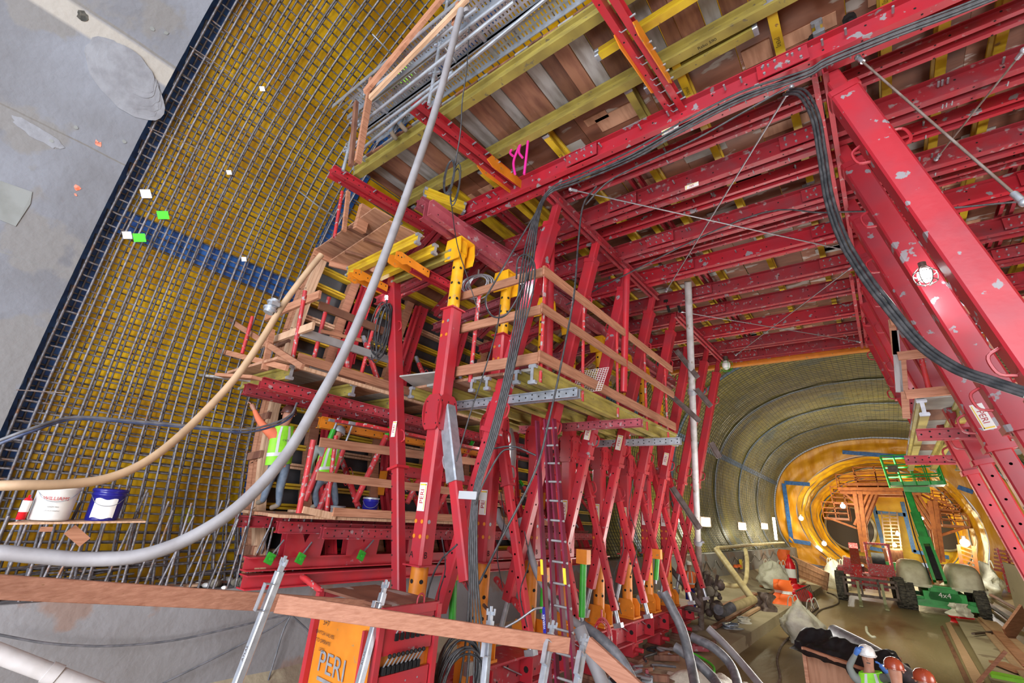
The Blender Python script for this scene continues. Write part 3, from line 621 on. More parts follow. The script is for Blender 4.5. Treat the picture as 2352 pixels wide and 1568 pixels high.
for k, y in enumerate(CY):
    x = -5.4; t = thing('support_column', 'red and yellow supporting column with a bolted round flange, %s to the camera' % NTH[k], 'steel column', (x, y, -2.2), 'columns of the left row')
    mb = MB(); mb.cyl((x, y, -2.15), (x, y, -.7), .125, 16)
    for z in (-1.9, -1.6, -1.3, -1.0):
        for d in ((0, -1, 0), (.9, -.4, 0)): mb.disc(V((x, y, z))+V(d).normalized()*.127, d, .03, 8, 1)
    mb.build('inner_tube_lower', ['orange_paint', 'hole_dark'], t)
    mb = MB(); mb.box((x, y, -2.17), (.5, .46, .04)); 
    for sg in (-1, 1):
        mb.slab([(x-.24, y+sg*.16, -2.15), (x+.24, y+sg*.16, -2.15), (x+.24, y+sg*.16, -1.9), (x+.16, y+sg*.16, -1.78), (x-.16, y+sg*.16, -1.78), (x-.24, y+sg*.16, -1.9)], (0, sg*.02, 0))
        for q in (-.19, .19): mb.disc((x+q, y-.165 if sg < 0 else y+.185, -1.88), (0, sg, 0), .02, 6, 1); mb.cyl((x+q, y+sg*.2, -1.95), (x+q, y+sg*.26, -1.95), .025, 6)
    mb.build('foot_shoe', ['orange_paint', 'hole_dark'], t)
    mb = MB(); mb.bar((x, y, -.8), (x, y, 3.2), .26, .26, (0, -1, 0), c=.035); mb.box((x, y, -.8), (.36, .36, .02)); mb.box((x, y, 3.2), (.31, .31, .025))
    for z in (-.22, -.42):
        mb.disc((x-.07, y-.134, z), (0, -1, 0), .03, 8, 2); mb.disc((x+.134, y-.06, z), (1, 0, 0), .03, 8, 2 if z < -.3 else 3); mb.disc((x+.06, y-.134, z), (0, -1, 0), .03, 8, 2)
    for z in (2.95, 2.7): mb.disc((x-.06, y-.134, z), (0, -1, 0), .03, 8, 2); mb.disc((x+.06, y-.134, z), (0, -1, 0), .03, 8, 2 if z < 2.9 else 3)
    mb.text('A', (x-.07, y-.135, -.66), (1, 0, 0), (0, 0, 1), .12, 1); mb.text('B', (x+.135, y-.05, -.66), (0, 1, 0), (0, 0, 1), .12, 1)
    oc = mb.build('outer_column', ['red_paint', 'hole_dark', 'orange_paint', 'galvanised'], t)
    mb = MB(); flange(mb, (x, y, 1.38), .26); mb.build('flange', ['red_paint', 'hole_dark'], oc)
    mb = MB(); mb.cyl((x, y, 3.2), (x, y, 4.35), .105, 16)
    for z in (3.4, 3.7, 4.0):
        for d in ((0, -1, 0), (1, -.3, 0)): mb.disc(V((x, y, z))+V(d).normalized()*.107, d, .028, 8, 1)
    mb.build('inner_tube_upper', ['yellow_paint', 'hole_dark'], t)
    mb = MB(); mb.box((x, y, 4.56), (.34, .34, .03)); mb.cyl((x, y, 4.3), (x, y, 4.56), .13, 14)
    for sg in (-1, 1): mb.slab([(x-.17, y+sg*.17, 4.12), (x+.17, y+sg*.17, 4.12), (x+.2, y+sg*.17, 4.3), (x+.17, y+sg*.17, 4.56), (x-.17, y+sg*.17, 4.56), (x-.2, y+sg*.17, 4.3)], (0, sg*.02, 0))
    mb.build('head_plate', ['yellow_paint', 'hole_dark'], t)
    plate(oc, (x, y-.136, .12), (0, -1, 0), (0, 0, 1), .40, .155)
# beam on the column heads, and the post leaning at the near end
waler('longitudinal_beam', (-5.4, 4.05, 4.74), (-5.4, 16.2, 4.74), 'dusty_red_steel', 'dusty pink-red double beam running lengthwise on the yellow column heads', 'steel beam', h=.3, w=.3, bolts=20, gap=.1)
t = thing('telescopic_strut', 'tall slim red post left of the flanged columns, passing in front of the timber deck', 'steel strut', (-5.73, 4.9, -1.2))
a, b = ony(905, 640, 4.9), ony(914, 1075, 4.9); c = ony(916, 1362, 4.9)
MB().bar(a, b, .20, .20, (0, -1, 0), c=.02).build('outer_sleeve', 'red_paint', t); m = MB(); m.bar(b, c, .165, .165, (0, -1, 0), c=.02)
for i in range(9): m.disc(b.lerp(c, (i+.5)/9)+V((-.05, -.085, 0)), (0, -1, 0), .014, 6, 1)
m.build('lower_tube', ['red_paint', 'hole_dark'], t); m = MB(); m.bar(b+(b-a).normalized()*-.02, b+(b-a).normalized()*.02, .25, .25, (0, -1, 0)); m.build('collar', 'red_paint', t)
dd = (b-a).normalized()
for f in (.3, .86): 
    for sg in (-1, 1): m = MB(); lug(m, a.lerp(b, f)+V((sg*.1, 0, 0)), dd, V((1, 0, 0)), V((sg, 0, 0)), .8); m.build('handle', 'red_paint', t)
plate(t, ony(905, 985, 4.79), (0, -1, 0), (0, 0, 1), .26, .1)
# slim vertical props at the struts
for k, (px, pt, pb, y) in enumerate(((1266, 530, 880, 5.9), (1690, 645, 900, 11.0), (1440, 620, 900, 8.2), (1255, 640, 880, 5.5))):
    if k == 1: continue
    a, b = ony(px, pt, y), ony(px-8, pb, y); rod(a, b, 'slim red prop standing on the middle platform, %s from the left' % ('first', '', 'last', 'second')[k], 'prop', .075 if k in (0, 2) else .04, 'red_paint', 'platform_prop', False)
# ---------------------------------------------------------------- sill beam and jacks under the left row
t = thing('sill_beam', 'long red box sill beam with stiffeners under the left row of columns', 'steel beam', (-5.4, 10, -2.8))
mb = MB(); mb.box((-5.4, 10.2, -2.21), (.62, 12.4, .03)); mb.box((-5.4, 10.2, -2.62), (.62, 12.4, .03))
for x in (-5.25, -5.55): mb.box((x, 10.2, -2.41), (.02, 12.4, .38))
bb_ = mb.build('beam_body', 'red_steel', t)
for k in range(24):
    y = 4.2+k*.52
    if k % 2 == 0:
        m = MB(); m.box((-5.12, y, -2.41), (.24, .025, .37)); m.disc((-5.12, y-.014, -2.41), (0, -1, 0), .05, 8, 1); m.build('stiffener', ['red_paint', 'hole_dark'], bb_)
m = MB()
for k in range(48): m.disc((-5.237, 4.1+k*.26, -2.33 if k % 2 else -2.5), (1, 0, 0), .035 if k % 4 == 1 else .018, 8, 0)
for k in range(11): m.cyl((-5.2, 4.6+k*1.1, -2.3), (-5.2, 5.1+k*1.1, -2.5), .012, 6, 1)
m.build('bolt_row', ['hole_dark', 'galvanised'], t, kind='stuff')
for k, y in enumerate((4.6, 6.0, 7.9, 9.8, 11.7, 13.4, 15.2)):
    t = thing('base_jack', 'red jack block on a timber cribbing under the sill beam, %s to the camera' % NTH[k], 'jack', (-5.3, y, -3.06), 'base jacks under the sill beam')
    m = MB(); m.box((-5.3, y, -2.78), (.34, .34, .28)); m.box((-5.3, y, -2.64), (.5, .5, .03)); m.cyl((-5.12, y, -2.78), (-4.95, y, -2.78), .05, 10); m.build('jack_body', 'red_paint', t)
    m = MB(); m.box((-5.25, y, -3.02), (.62, .56, .08)); m.box((-5.22, y, -2.95), (.52, .5, .06)); m.build('cribbing', 'brown_board', t)
# pile of hoses, fittings and small steel beside the sill
for k in range(16):
    rr_ = random.Random(k+40); x, y = -4.95+rr_.random()*.75, 6+rr_.random()*9
    m = MB(); a = rr_.random()*3.1; L = .3+rr_.random()*.6
    m.bar((x, y, -2.98), (x+math.cos(a)*L, y+math.sin(a)*L, -2.98+rr_.random()*.08), .09, .11); m.bar((x+.1, y, -2.9), (x+.1+math.sin(a)*L*.6, y+math.cos(a)*L*.6, -2.88), .06, .06)
    m.build('steel_offcut', ['dusty_red_steel', 'galvanised', 'steel_dark', 'brown_board'][k % 4], label='dusty steel or timber offcut lying on the bench beside the red sill beam', cat='offcut', group='offcuts beside the sill beam')
# ================================================================== side formwork on the left wall
for k in range(5):
    y0 = 3.95+k*2.45; mb = shell(.062, uz(4.75), y0, y0+2.435, -.03, 24, 1)
    mb.build('facing_panel', 'black_panel', loc=(-9, y0+1.2, -1), label='dark facing panel of the side formwork behind the yellow girders, %s to the camera' % NTH[k], cat='formwork panel', group='facing panels of the side formwork')
zz = -1.0; k = 0
while zz < 4.6:
    x, z = prof(uz(zz), -.13)
    for q, (a, b) in enumerate(((3.98, 5.02), (5.12, 6.55), (6.65, 8.05), (8.15, 11.2), (11.3, 16.2))):
        girder((x, a, z), (x, b, z), 'girder_yellow' if (k*3+q) % 4 else 'pale_lumber', 'yellow horizontal girder of the side formwork, %s bay along, %s from its foot' % (ORD[q], ORD[min(k, 15)]), 'horizontal girders of the side formwork', cap=False, h=.10, w=.16)
    zz += .37; k += 1
def pline(mb, fn, z0, z1, n, w, h, up, mi=0):
    P = [fn(z0+(z1-z0)*i/n) for i in range(n+1)]
    for a, b in zip(P, P[1:]): mb.bar(a, V(b)+(V(b)-V(a)).normalized()*.01, w, h, up, mi)
for k, y in enumerate((5.07, 6.6, 8.1, 9.6, 11.2, 12.8, 14.4)):
    t = thing('vertical_waler', 'curved red double waler standing against the side formwork, %s to the camera' % NTH[k], 'steel waler', (-8.7, y, -1.2), 'vertical walers of the side formwork')
    P = [(lambda q: (q[0], y, q[1]))(prof(uz(z), -.36)) for z in (-1.15, .3, 1.6, 3.0, 4.7)]
    mb = MB()
    for a, b in zip(P, P[1:]): chan_pair(mb, a, b, .24, .26, (0, 1, 0), holes=.3, slots=True, gap=.1)
    mb.build('channel_pair', ['red_paint', 'hole_dark'], t)
    for a in P[1:4]:
        for sg in (-1, 1): m = MB(); m.box((a[0]+.02, y+sg*.15, a[2]), (.24, .02, .5)); m.build('joint_plate', 'orange_paint' if a[2] < 1 else 'red_paint', t)
    # timber strip beside
    mb = MB(); pline(mb, lambda z: (lambda q: (q[0], y-.25, q[1]))(prof(uz(z), -.16)), -1.1, 4.7, 6, .14, .2, (0, 1, 0)); mb.build('timber_backing', 'lumber', t)
    # push-pull props against the waler
    for j, (za, zb, dx) in enumerate(((.9, -.3, 1.1), (3.4, 2.0, 1.0))):
        a = V((prof(uz(za), -.5)[0], y+.2, za)); b = V((a.x+dx, y+.25, zb)); p = thing('push_pull_prop', 'round red prop with wire handles bracing the %s waler, %s one' % (NTH[k], 'lower' if j == 0 else 'upper'), 'prop', b, 'push-pull props of the side formwork')
        d = (b-a).normalized(); L = (b-a).length
        MB().cyl(a+d*.25, b-d*.25, .055, 10).build('prop_tube', 'tube_red', p)
        m = MB(); m.cyl(a, a+d*.25, .026, 8); m.cyl(b-d*.25, b, .026, 8); m.build('spindle', 'galvanised', p)
        m = MB(); s_ = d.cross(V((0, 1, 0))).normalized()
        for sg in (-1, 1):
            c = a.lerp(b, .4); m.tube(crom([c-d*.12+s_*sg*.05, c-d*.1+s_*sg*.14, c+d*.1+s_*sg*.14, c+d*.12+s_*sg*.05], 3), .008, 5)
        m.build('wire_handle', 'tube_red', p); m = MB(); m.cyl(a+d*.02, a+d*.2, .05, 8); m.build('spindle_guard', 'green_paint' if j == 0 else 'galvanised', p)
# timber stop-end along the formwork edge
def edgefn(o, y): return lambda z: (lambda q: (q[0], y, q[1]))(prof(uz(z), o))
for k, (o, y, w, h, m_, l) in enumerate(((.02, 3.88, .16, .10, 'lumber', 'outermost stud nearest the rebar'), (-.16, 3.90, .14, .12, 'lumber', 'middle stud'), (-.36, 3.88, .1, .18, 'pale_lumber', 'inner pale stud beside the yellow girders'))):
    mb = MB(); pline(mb, edgefn(o, y), -1.3, 4.9, 7, w, h, (0, 1, 0)); mb.build('stop_end_stud', m_, label='tall timber stud of the formwork stop-end, '+l, cat='timber stud')
for k, z in enumerate((-.9, -.1, .6, 1.3, 2.1, 2.8, 3.6)):
    x, _ = prof(uz(z), .0); m = MB(); m.bar((x-.12, 3.78, z), (x+.42, 3.80, z+.05), .05, .13); m.build('stop_end_cleat', 'brown_board', label='short timber cleat nailed across the stop-end studs, %s from the foot' % ORD[k], cat='timber cleat', group='cleats on the stop-end')
# base walers at the foot
for k, (x, z0) in enumerate(((-7.86, -1.02), (-7.78, -1.26))):
    mb = MB(); P = rect(.3, .018, 0, .1)
    mb.ext([(-.14, -.1), (.14, -.1), (.14, -.08), (.012, -.08), (.012, .08), (.14, .08), (.14, .1), (-.14, .1), (-.14, .08), (-.012, .08), (-.012, -.08), (-.14, -.08)], (x, 3.62, z0), (x, 15.5, z0))
    mb.build('base_waler', 'red_paint', label='long bright red I-beam along the foot of the side formwork, %s one' % ('upper' if k == 0 else 'lower'), cat='steel beam')
for k, y in enumerate((4.45, 5.6, 7.0, 8.6)):
    t = thing('support_bracket', 'red V-notched bracket plate standing on the base beam, %s to the camera' % NTH[k], 'bracket', (-7.8, y, -.9), 'V-notched brackets')
    m = MB()
    for dx in (-.08, .08): m.slab([(-7.8+dx, y-.32, -.92), (-7.8+dx, y+.32, -.92), (-7.8+dx, y+.36, -.45), (-7.8+dx, y+.15, -.42), (-7.8+dx, y, -.72), (-7.8+dx, y-.15, -.42), (-7.8+dx, y-.34, -.45)], (.02, 0, 0))
    m.build('bracket_plate', 'red_paint', t)
for k, (px, py, qx, qy) in enumerate(((618, 1282, 652, 1240), (688, 1282, 716, 1245), (828, 1275, 858, 1240), (795, 960, 765, 1000))[:3]):
    a, b = onx(px, py, -7.6), onx(qx, qy, -7.7); t = thing('formwork_tie', 'grey tie rod with green anchor plate on the base beam, %s from the left' % ORD[k], 'tie rod', a, 'green-plated ties')
    MB().cyl(a, b, .014, 6).build('rod', 'galvanised', t); m = MB(); d = (b-a).normalized(); s = V((0, 1, .3)).normalized(); u = V((0, -.3, 1)).normalized(); m.slab([a-s*.09-u*.02, a-u*.1, a+s*.09+u*.02, a+u*.1], (.05, 0, 0)); m.cyl(a, a+V((.09, 0, 0)), .03, 6); m.build('anchor_plate', 'green_paint', t)
# haunch between the side formwork and the flat ceiling
for k in range(5):
    y0 = 4.7+k*2.38; m = MB(); m.slab([(-8.62, y0, 4.72), (-8.62, y0+2.36, 4.72), (-6.62, y0+2.36, 6.12), (-6.62, y0, 6.12)], (-.02, 0, .02)); m.build('haunch_sheet', 'plywood', label='brown plywood sheet sloping from side formwork to ceiling, %s to the camera' % NTH[k], cat='plywood sheet', group='haunch plywood sheets')
for k in range(5):
    f = .1+.2*k; girder((-8.5+1.9*f, 4.75, 4.68+1.33*f), (-8.5+1.9*f, 16.3, 4.68+1.33*f), 'girder_yellow', 'yellow girder running lengthwise along the sloping haunch, %s from its foot' % ORD[k], 'girders of the haunch', h=.16, w=.1)
for k, y in enumerate((5.4, 7.0, 8.6, 10.2, 11.8, 13.4)):
    waler('haunch_waler', (-8.25, y, 4.55), (-6.35, y, 5.85), 'red_steel', 'red double waler sloping up under the haunch, %s to the camera' % NTH[k], 'steel waler', 'walers of the haunch', h=.2, w=.24, holes=.3)
for k, (y, z) in enumerate(((5.2, 4.1), (6.9, 4.1), (8.6, 4.1), (10.4, 4.1))):
    waler('tie_beam', (-8.1, y, z), (-5.55, y, z+.25), 'dusty_red_steel' if k % 2 else 'red_steel', 'short red beam from the side formwork to the column heads, %s to the camera' % NTH[k], 'steel beam', 'beams from the side formwork to the columns', h=.18, w=.2, fl=.07, holes=.2)
plank_deck_later = True
# ------------------------------------------------------------------ platforms
def plank_deck(name, x0, x1, y0, y1, z, along, n, mat, label, grp=None, th=.045, gap=.01):
    for i in range(n):
        a, b = i/n, (i+1)/n; m = MB()
        if along == 'y': c = (x0+(x1-x0)*(a+b)/2, (y0+y1)/2, z+(i % 2)*.004); s = (abs(x1-x0)/n-gap, abs(y1-y0), th)
        else: c = ((x0+x1)/2, y0+(y1-y0)*(a+b)/2, z+(i % 2)*.004); s = (abs(x1-x0), abs(y1-y0)/n-gap, th)
        m.box(c, s); mm = mat[i % len(mat)] if isinstance(mat, list) else mat
        m.build(name, mm, label=label+', %s board' % ORD[min(i, 15)], cat='deck board', group=grp or 'boards of the '+label.split(',')[0])
ndk = [0]
def board(a, b, w, h, label, mat='lumber', name='guard_rail', cat='timber rail', up=(0, 0, 1), group=None, c=0):
    m = MB(); m.bar(a, b, w, h, up, c=c); return m.build(name, mat, label=label, cat=cat, group=group)
# middle platform (around the columns)
plank_deck('deck_board', -6.55, -3.72, 5.28, 10.9, 2.02, 'y', 8, ['deck_ply', 'grey_ply', 'brown_board'], 'long deck board of the middle platform', 'deck boards of the middle platform')
for k, (x, y0) in enumerate(((-6.45, 5.15), (-6.1, 5.6), (-5.78, 5.4), (-5.05, 5.25), (-4.72, 5.25), (-4.05, 5.15), (-3.74, 5.12))):
    girder((x, y0, 1.89), (x, 11.1 if k > 4 else 10.6, 1.89), 'girder_olive', 'olive timber girder under the middle platform, %s from the left' % ORD[k], 'girders under the middle platform', h=.28 if k == 6 else .2, w=.12 if k == 6 else .1)
for k, (x0, x1, y, z) in enumerate(((-5.95, -3.25, 5.62, 1.68), (-6.0, -3.25, 7.9, 1.68), (-6.0, -3.25, 10.0, 1.68))):
    waler('platform_bearer', (x0, y, z), (x1, y, z), 'dusty_red_steel' if k == 1 else 'galvanised', 'grey perforated steel bearer across the underside of the middle platform, %s to the camera' % NTH[k], 'steel bearer', 'bearers under the middle platform', h=.14, w=.16, fl=.05, holes=.12)
rx = -3.72
for k, y in enumerate((5.3, 6.55, 7.9, 9.3, 10.55)):
    t = thing('guard_post', 'thin red guardrail post along the middle platform passage side, %s to the camera' % NTH[k], 'guardrail post', (rx, y, 2.05), 'guardrail posts of the middle platform')
    MB().cyl((rx, y, 1.8), (rx, y, 3.75), .028, 10).build('post_tube', 'tube_red', t); pt0 = t.children[0] if t.children else COL.objects[-1]; m = MB()
    for z in (2.15, 2.95, 3.55): m.box((rx+.03, y, z), (.07, .05, .02))
    m.build('rail_clip', 'steel_dark', pt0)
for k, (z, h, l) in enumerate(((3.6, .15, 'top rail'), (2.95, .15, 'mid rail'), (2.17, .17, 'toe board'))):
    board((rx+.06, 5.15, z), (rx+.06, 10.9, z), .04, h, 'long timber %s on the passage side of the middle platform' % l)
    board((-5.75, 5.16, z-.03), (rx+.05, 5.16, z-.03), .04, h, 'timber %s across the near end of the middle platform' % l)
for k, (px, y) in enumerate(((1103, 5.25), (1010, 5.3))):
    x = onz(px, 880, 2.0).x if k == 0 else -5.78
    MB().cyl((x, 5.25, 1.95), (x, 5.25, 3.7), .035, 10).build('guard_post', 'tube_red', loc=(x, 5.25, 1.95), label='red guardrail post at the near end of the middle platform, %s of two' % ('right' if k == 0 else 'left'), cat='guardrail post')
m = MB(); P = [onz(918, 862, 2.1), onz(1003, 852, 2.1), onz(1010, 870, 2.08), onz(985, 885, 2.06), onz(950, 884, 2.06)]; m.slab(P, (0, 0, -.025)); m.build('loose_plywood', 'grey_ply', label='loose grey plywood piece jutting over the near left corner of the middle platform', cat='plywood piece')
# mesh basket on that platform
t = thing('wire_basket', 'white wire mesh panel leaning among the struts on the middle platform', 'wire basket', onz(1345, 905, 2.05)); b0 = onz(1345, 900, 2.05); m = MB()
for i in range(13):
    m.bar(b0+V((-.3+.05*i, 0, 0)), b0+V((-.3+.05*i, .3, .5)), .006, .006); m.bar(b0+V((-.3, .3*i/12, .5*i/12)), b0+V((.3, .3*i/12, .5*i/12)), .006, .006)
m.build('mesh_panel', 'white_plastic', t)
# left wall platform
plank_deck('deck_board', -9.0, -7.12, 3.0, 9.5, 1.99, 'x', 12, ['deck_ply', 'grey_board', 'brown_board'], 'cross board of the upper left platform', 'deck boards of the upper left platform')
for k, y in enumerate((3.3, 4.45, 5.5, 6.9, 8.4)):
    x1 = -7.18; girder((-8.95, y, 1.84), (x1, y, 1.84), 'girder_olive', 'olive timber girder carrying the upper left platform, %s to the camera' % NTH[k], 'girders under the upper left platform', h=.22, w=.1)
for k, (x, y0, z) in enumerate(((-7.48, 3.0, 1.62), (-8.0, 3.1, 1.58))):
    waler('platform_bearer', (x, y0-.1*k, z), (x, 10.5, z), 'red_steel', 'long dark red slotted bearer under the upper left platform, %s one' % ('right' if k == 0 else 'left'), 'steel bearer', h=.18, w=.2, fl=.07, holes=.12, bolts=6)
board((-7.08, 3.3, 2.08), (-7.08, 9.4, 2.08), .04, .15, 'timber toe board along the right edge of the upper left platform')
board((-7.08, 3.3, 1.93), (-7.08, 9.4, 1.93), .06, .06, 'thin pale batten below the toe board of the upper left platform', 'pale_lumber')
for k, (a, b) in enumerate((((701, 668), (671, 832)), ((756, 683), (716, 842)), ((796, 815), (800, 870)), ((872, 700), (828, 860)))):
    p, q = onx(*a, -7.2), onx(*b, -7.2); q.z = 2.0
    MB().cyl(p, q, .036 if k != 2 else .045, 10).build('guard_post', 'tube_red', loc=q, label='worn red guardrail tube on the upper left platform, %s from the left' % ORD[k], cat='guardrail post', group='guardrail tubes of the upper left platform')
board(onx(733, 700, -7.16), onx(905, 770, -7.16), .045, .14, 'weathered timber top rail of the upper left platform', 'brown_board')
board(onx(692, 762, -7.16), onx(925, 836, -7.16), .045, .14, 'grey weathered mid rail of the upper left platform', 'grey_board')
board(onx(738, 760, -7.10), onx(830, 782, -7.10), .045, .06, 'short splintered timber tied above the grey mid rail', 'lumber')
board(ony(612, 728, 3.15), ony(735, 676, 3.3), .05, .15, 'timber end rail running left to the rebar, upper one', 'lumber')
board(ony(585, 796, 3.15), ony(720, 748, 3.3), .05, .13, 'timber end rail running left to the rebar, middle one', 'pale_lumber')
board(ony(528, 735, 2.95), ony(695, 842, 3.1), .045, .09, 'fresh timber brace slanting down right across the platform end', 'lumber')
board(ony(484, 800, 2.95), ony(660, 845, 3.1), .045, .09, 'fresh red-ended timber reaching left over the rebar, lower brace', 'lumber')
board(ony(625, 757, 3.05), ony(607, 850, 3.05), .06, .09, 'short upright timber between the crossing braces', 'lumber')
board(ony(455, 862, 2.8), ony(565, 872, 2.9), .14, .04, 'weathered board end sticking out left of the platform', 'grey_board', 'loose_board', 'board')
board(ony(505, 862, 2.7), ony(590, 868, 2.8), .16, .05, 'green-tipped fresh board end at the left of the platform', 'lumber', 'loose_board', 'board')
MB().cyl(ony(580, 727, 2.9), ony(556, 812, 2.9), .03, 10).build('guard_post', 'tube_red', label='short red tube standing against the rebar left of the platform', cat='guardrail post')
# top left plywood decks and their girders
for k, pts in enumerate((((722, 575), (860, 478), (900, 500), (770, 598)), ((757, 600), (895, 508), (975, 545), (860, 628)))):
    z = 4.55-.1*k; m = MB(); m.slab([onz(*p, z) for p in pts], (0, 0, .022)); m.build('deck_sheet', ['deck_ply'], label='plywood deck sheet seen from below at the top of the side formwork, %s' % ('left and higher' if k == 0 else 'right and lower'), cat='plywood sheet')
    A, B, C_, D = [onz(*p, z-.005) for p in pts]
    for q in (.3, .62): board(A.lerp(B, q)-V((0, 0, .03)), D.lerp(C_, q)-V((0, 0, .03)), .09, .045, 'batten under the %s plywood deck sheet, %s one' % ('left' if k == 0 else 'right', 'lower' if q < .5 else 'upper'), 'brown_board', 'batten', 'batten')
    board(A+V((0, 0, -.04)), D+V((0, 0, -.04)), .04, .12, 'edge board of the %s plywood deck sheet' % ('left' if k == 0 else 'right'), 'lumber', 'edge_board', 'board')
for k, (a, b) in enumerate((((800, 625), (962, 548)), ((840, 648), (1000, 572)), ((905, 640), (1038, 585)))):
    girder(onz(*a, 4.25), onz(*b, 4.25), 'girder_yellow' if k < 2 else 'girder_olive', 'yellow-green girder under the upper left plywood decks, %s from the left' % ORD[k], 'girders under the upper left decks', h=.2, w=.1)
for k, (a, b, z) in enumerate((((805, 628), (905, 672), 4.0), ((900, 588), (1048, 668), 3.95))):
    A, B = onz(*a, z), onz(*b, z); d = (B-A).normalized(); t = waler('bracket_bearer', A+d*.45, B, 'red_paint', 'short red slotted bearer with an orange end bracket below the plywood decks, %s' % ('left' if k == 0 else 'right'), 'steel bearer', h=.14, w=.18, fl=.06, holes=.1)
    m = MB(); s = d.cross(V((0, 0, 1))).normalized()
    for sg in (-1, 1): m.slab([A+s*sg*.1+d*q+V((0, 0, r)) for q, r in ((0, -.09), (.16, -.12), (.25, -.07), (.75, -.10), (.75, .04), (.3, .08), (.1, .1), (0, .06))], s*.015)
    for q in (.05, .12, .3, .6, .7): m.disc(A+s*.117+d*q, s, .014, 6, 1); m.disc(A-s*.103+d*q, -s, .014, 6, 1)
    m.build('end_bracket', ['orange_paint', 'hole_dark'], t, label='orange end bracket')
# lower platform on which the workers stand
plank_deck('deck_board', -8.75, -7.12, 3.6, 9.4, -.30, 'y', 5, ['deck_ply', 'pale_lumber', 'lumber'], 'long deck board of the lower left platform', 'deck boards of the lower left platform')
for k, (x, y0, z) in enumerate(((-8.0, 3.4, -.43), (-7.45, 3.8, -.47), (-7.1, 4.35, -.52))):
    waler('platform_bearer', (x, y0, z), (x, 13.5, z), 'red_steel', 'dark red perforated bearer under the lower left platform, %s from the left' % ORD[k], 'steel bearer', 'bearers under the lower left platform', h=.17, w=.18, fl=.06, holes=.13)
board((-7.06, 4.45, -.2), (-7.06, 12, -.2), .04, .13, 'fresh timber toe board of the lower left platform')
board(onx(735, 1015, -7.1), onx(1150, 1068, -7.1), .04, .15, 'timber top rail of the lower left platform, behind the columns', 'lumber')
board(onx(728, 1092, -7.1), onx(1160, 1142, -7.1), .04, .14, 'timber mid rail of the lower left platform, behind the columns', 'lumber')
board(onx(696, 1170, -7.1), onx(770, 1186, -7.1), .05, .1, 'short pale timber block on the edge of the lower platform', 'pale_lumber', 'timber_block', 'timber block')
for k, (a, b, r) in enumerate((((772, 1000), (748, 1188), .035), ((720, 1010), (686, 1178), .045), ((780, 960), (770, 1000), .03), ((1118, 1050), (1120, 1190), .03))):
    if k == 2: continue
    MB().cyl(onx(*a, -7.15), onx(*b, -7.15), r, 10).build('guard_post', 'tube_red', label='red guardrail tube of the lower left platform, %s from the left' % ('second', 'first', '', 'last')[k], cat='guardrail post', group='guardrail tubes of the lower left platform')
for k, (a, b, g) in enumerate((((765, 990), (700, 1150), 1), ((895, 985), (815, 1155), 1), ((1085, 1015), (1000, 1180), 1), ((800, 1000), (730, 1180), 0), ((975, 1075), (935, 1155), 0))):
    A, B = onx(*a, -7.7), onx(*b, -7.7); t = thing('push_pull_prop', 'slanting red prop above the lower platform rails, %s from the left%s' % (('second', 'third', 'fifth', 'first', 'fourth')[k], ', with a green guard' if g else ''), 'prop', B, 'slanting props above the lower platform'); d = (B-A).normalized()
    MB().cyl(A+d*.15, B, .055, 10).build('prop_tube', 'tube_red', t); MB().cyl(A-d*.25, A+d*.15, .02, 8).build('spindle', 'galvanised', t)
    if g: MB().cyl(A-d*.03, A+d*.22, .05, 8).build('spindle_guard', 'green_paint', t, label='bright green plastic guard')
# layered bearers under the left platform: long thin rails going into depth
for k in range(7):
    x = -7.9+.22*k; m = MB(); m.bar((x, 4.4, 1.35-.03*k), (x+.1, 14, 1.42-.03*k), .05, .05); m.build('thin_rail', ['tube_red', 'galvanised', 'red_paint'][k % 3], label='thin rail running into depth below the upper left platform, %s from the left' % ORD[k], cat='steel rail', group='thin rails below the upper left platform')
t = waler('bracket_bearer', (-7.9, 4.35, 1.28), (-7.7, 8.5, 1.32), 'orange_paint', 'orange bracket bearer above the worker in the hi-vis vest', 'steel bearer', h=.2, w=.2, fl=.07, holes=.2)
t = waler('cross_brace', (-7.7, 6.0, .62), (-7.6, 9.0, .6), 'red_paint', 'short bright red beam behind the lower platform rails', 'steel beam', h=.2, w=.2, fl=.07, holes=.2)
# ------------------------------------------------------------------ front overhang: girders, boards, scaffold decks
girder((-7.1, 3.52, 5.9), (3.5, 3.42, 5.9), 'girder_olive', 'long yellow-olive girder crossing the top, nearest the steel scaffold decks', None, h=.24, w=.13)
girder((-6.95, 4.60, 5.9), (3.5, 4.5, 5.9), 'girder_olive', 'long yellow-olive girder crossing the top, beside the brown ceiling', None, h=.24, w=.13, mark=('Rabo 590', 6.1, 'u'))
girder((-1.75, 4.78, 5.84), (-.3, 4.72, 5.84), 'girder_olive', 'short olive girder piece hung under the ceiling edge, right one', None, h=.12, w=.12)
girder((-2.1, 3.95, 5.86), (-.4, 3.9, 5.86), 'girder_yellow', 'short yellow girder piece between the two long girders at the top', None, h=.12, w=.1)
rb = random.Random(11); x = -7.05; k = 0
while x < 3.0:
    w = rb.choice((.24, .3, .3, .2)); m = MB(); m.box((x+w/2, 4.06, 6.05+.012*(k % 3)), (w-.012, 1.28, .04))
    m.build('overhang_board', 'grey_board' if k % 3 == 1 else 'brown_board', label='%s board spanning the two long girders overhead, %s from the left end' % ('grey' if k % 3 == 1 else 'brown', ORD[k]), cat='deck board', group='boards of the overhang'); x += w; k += 1
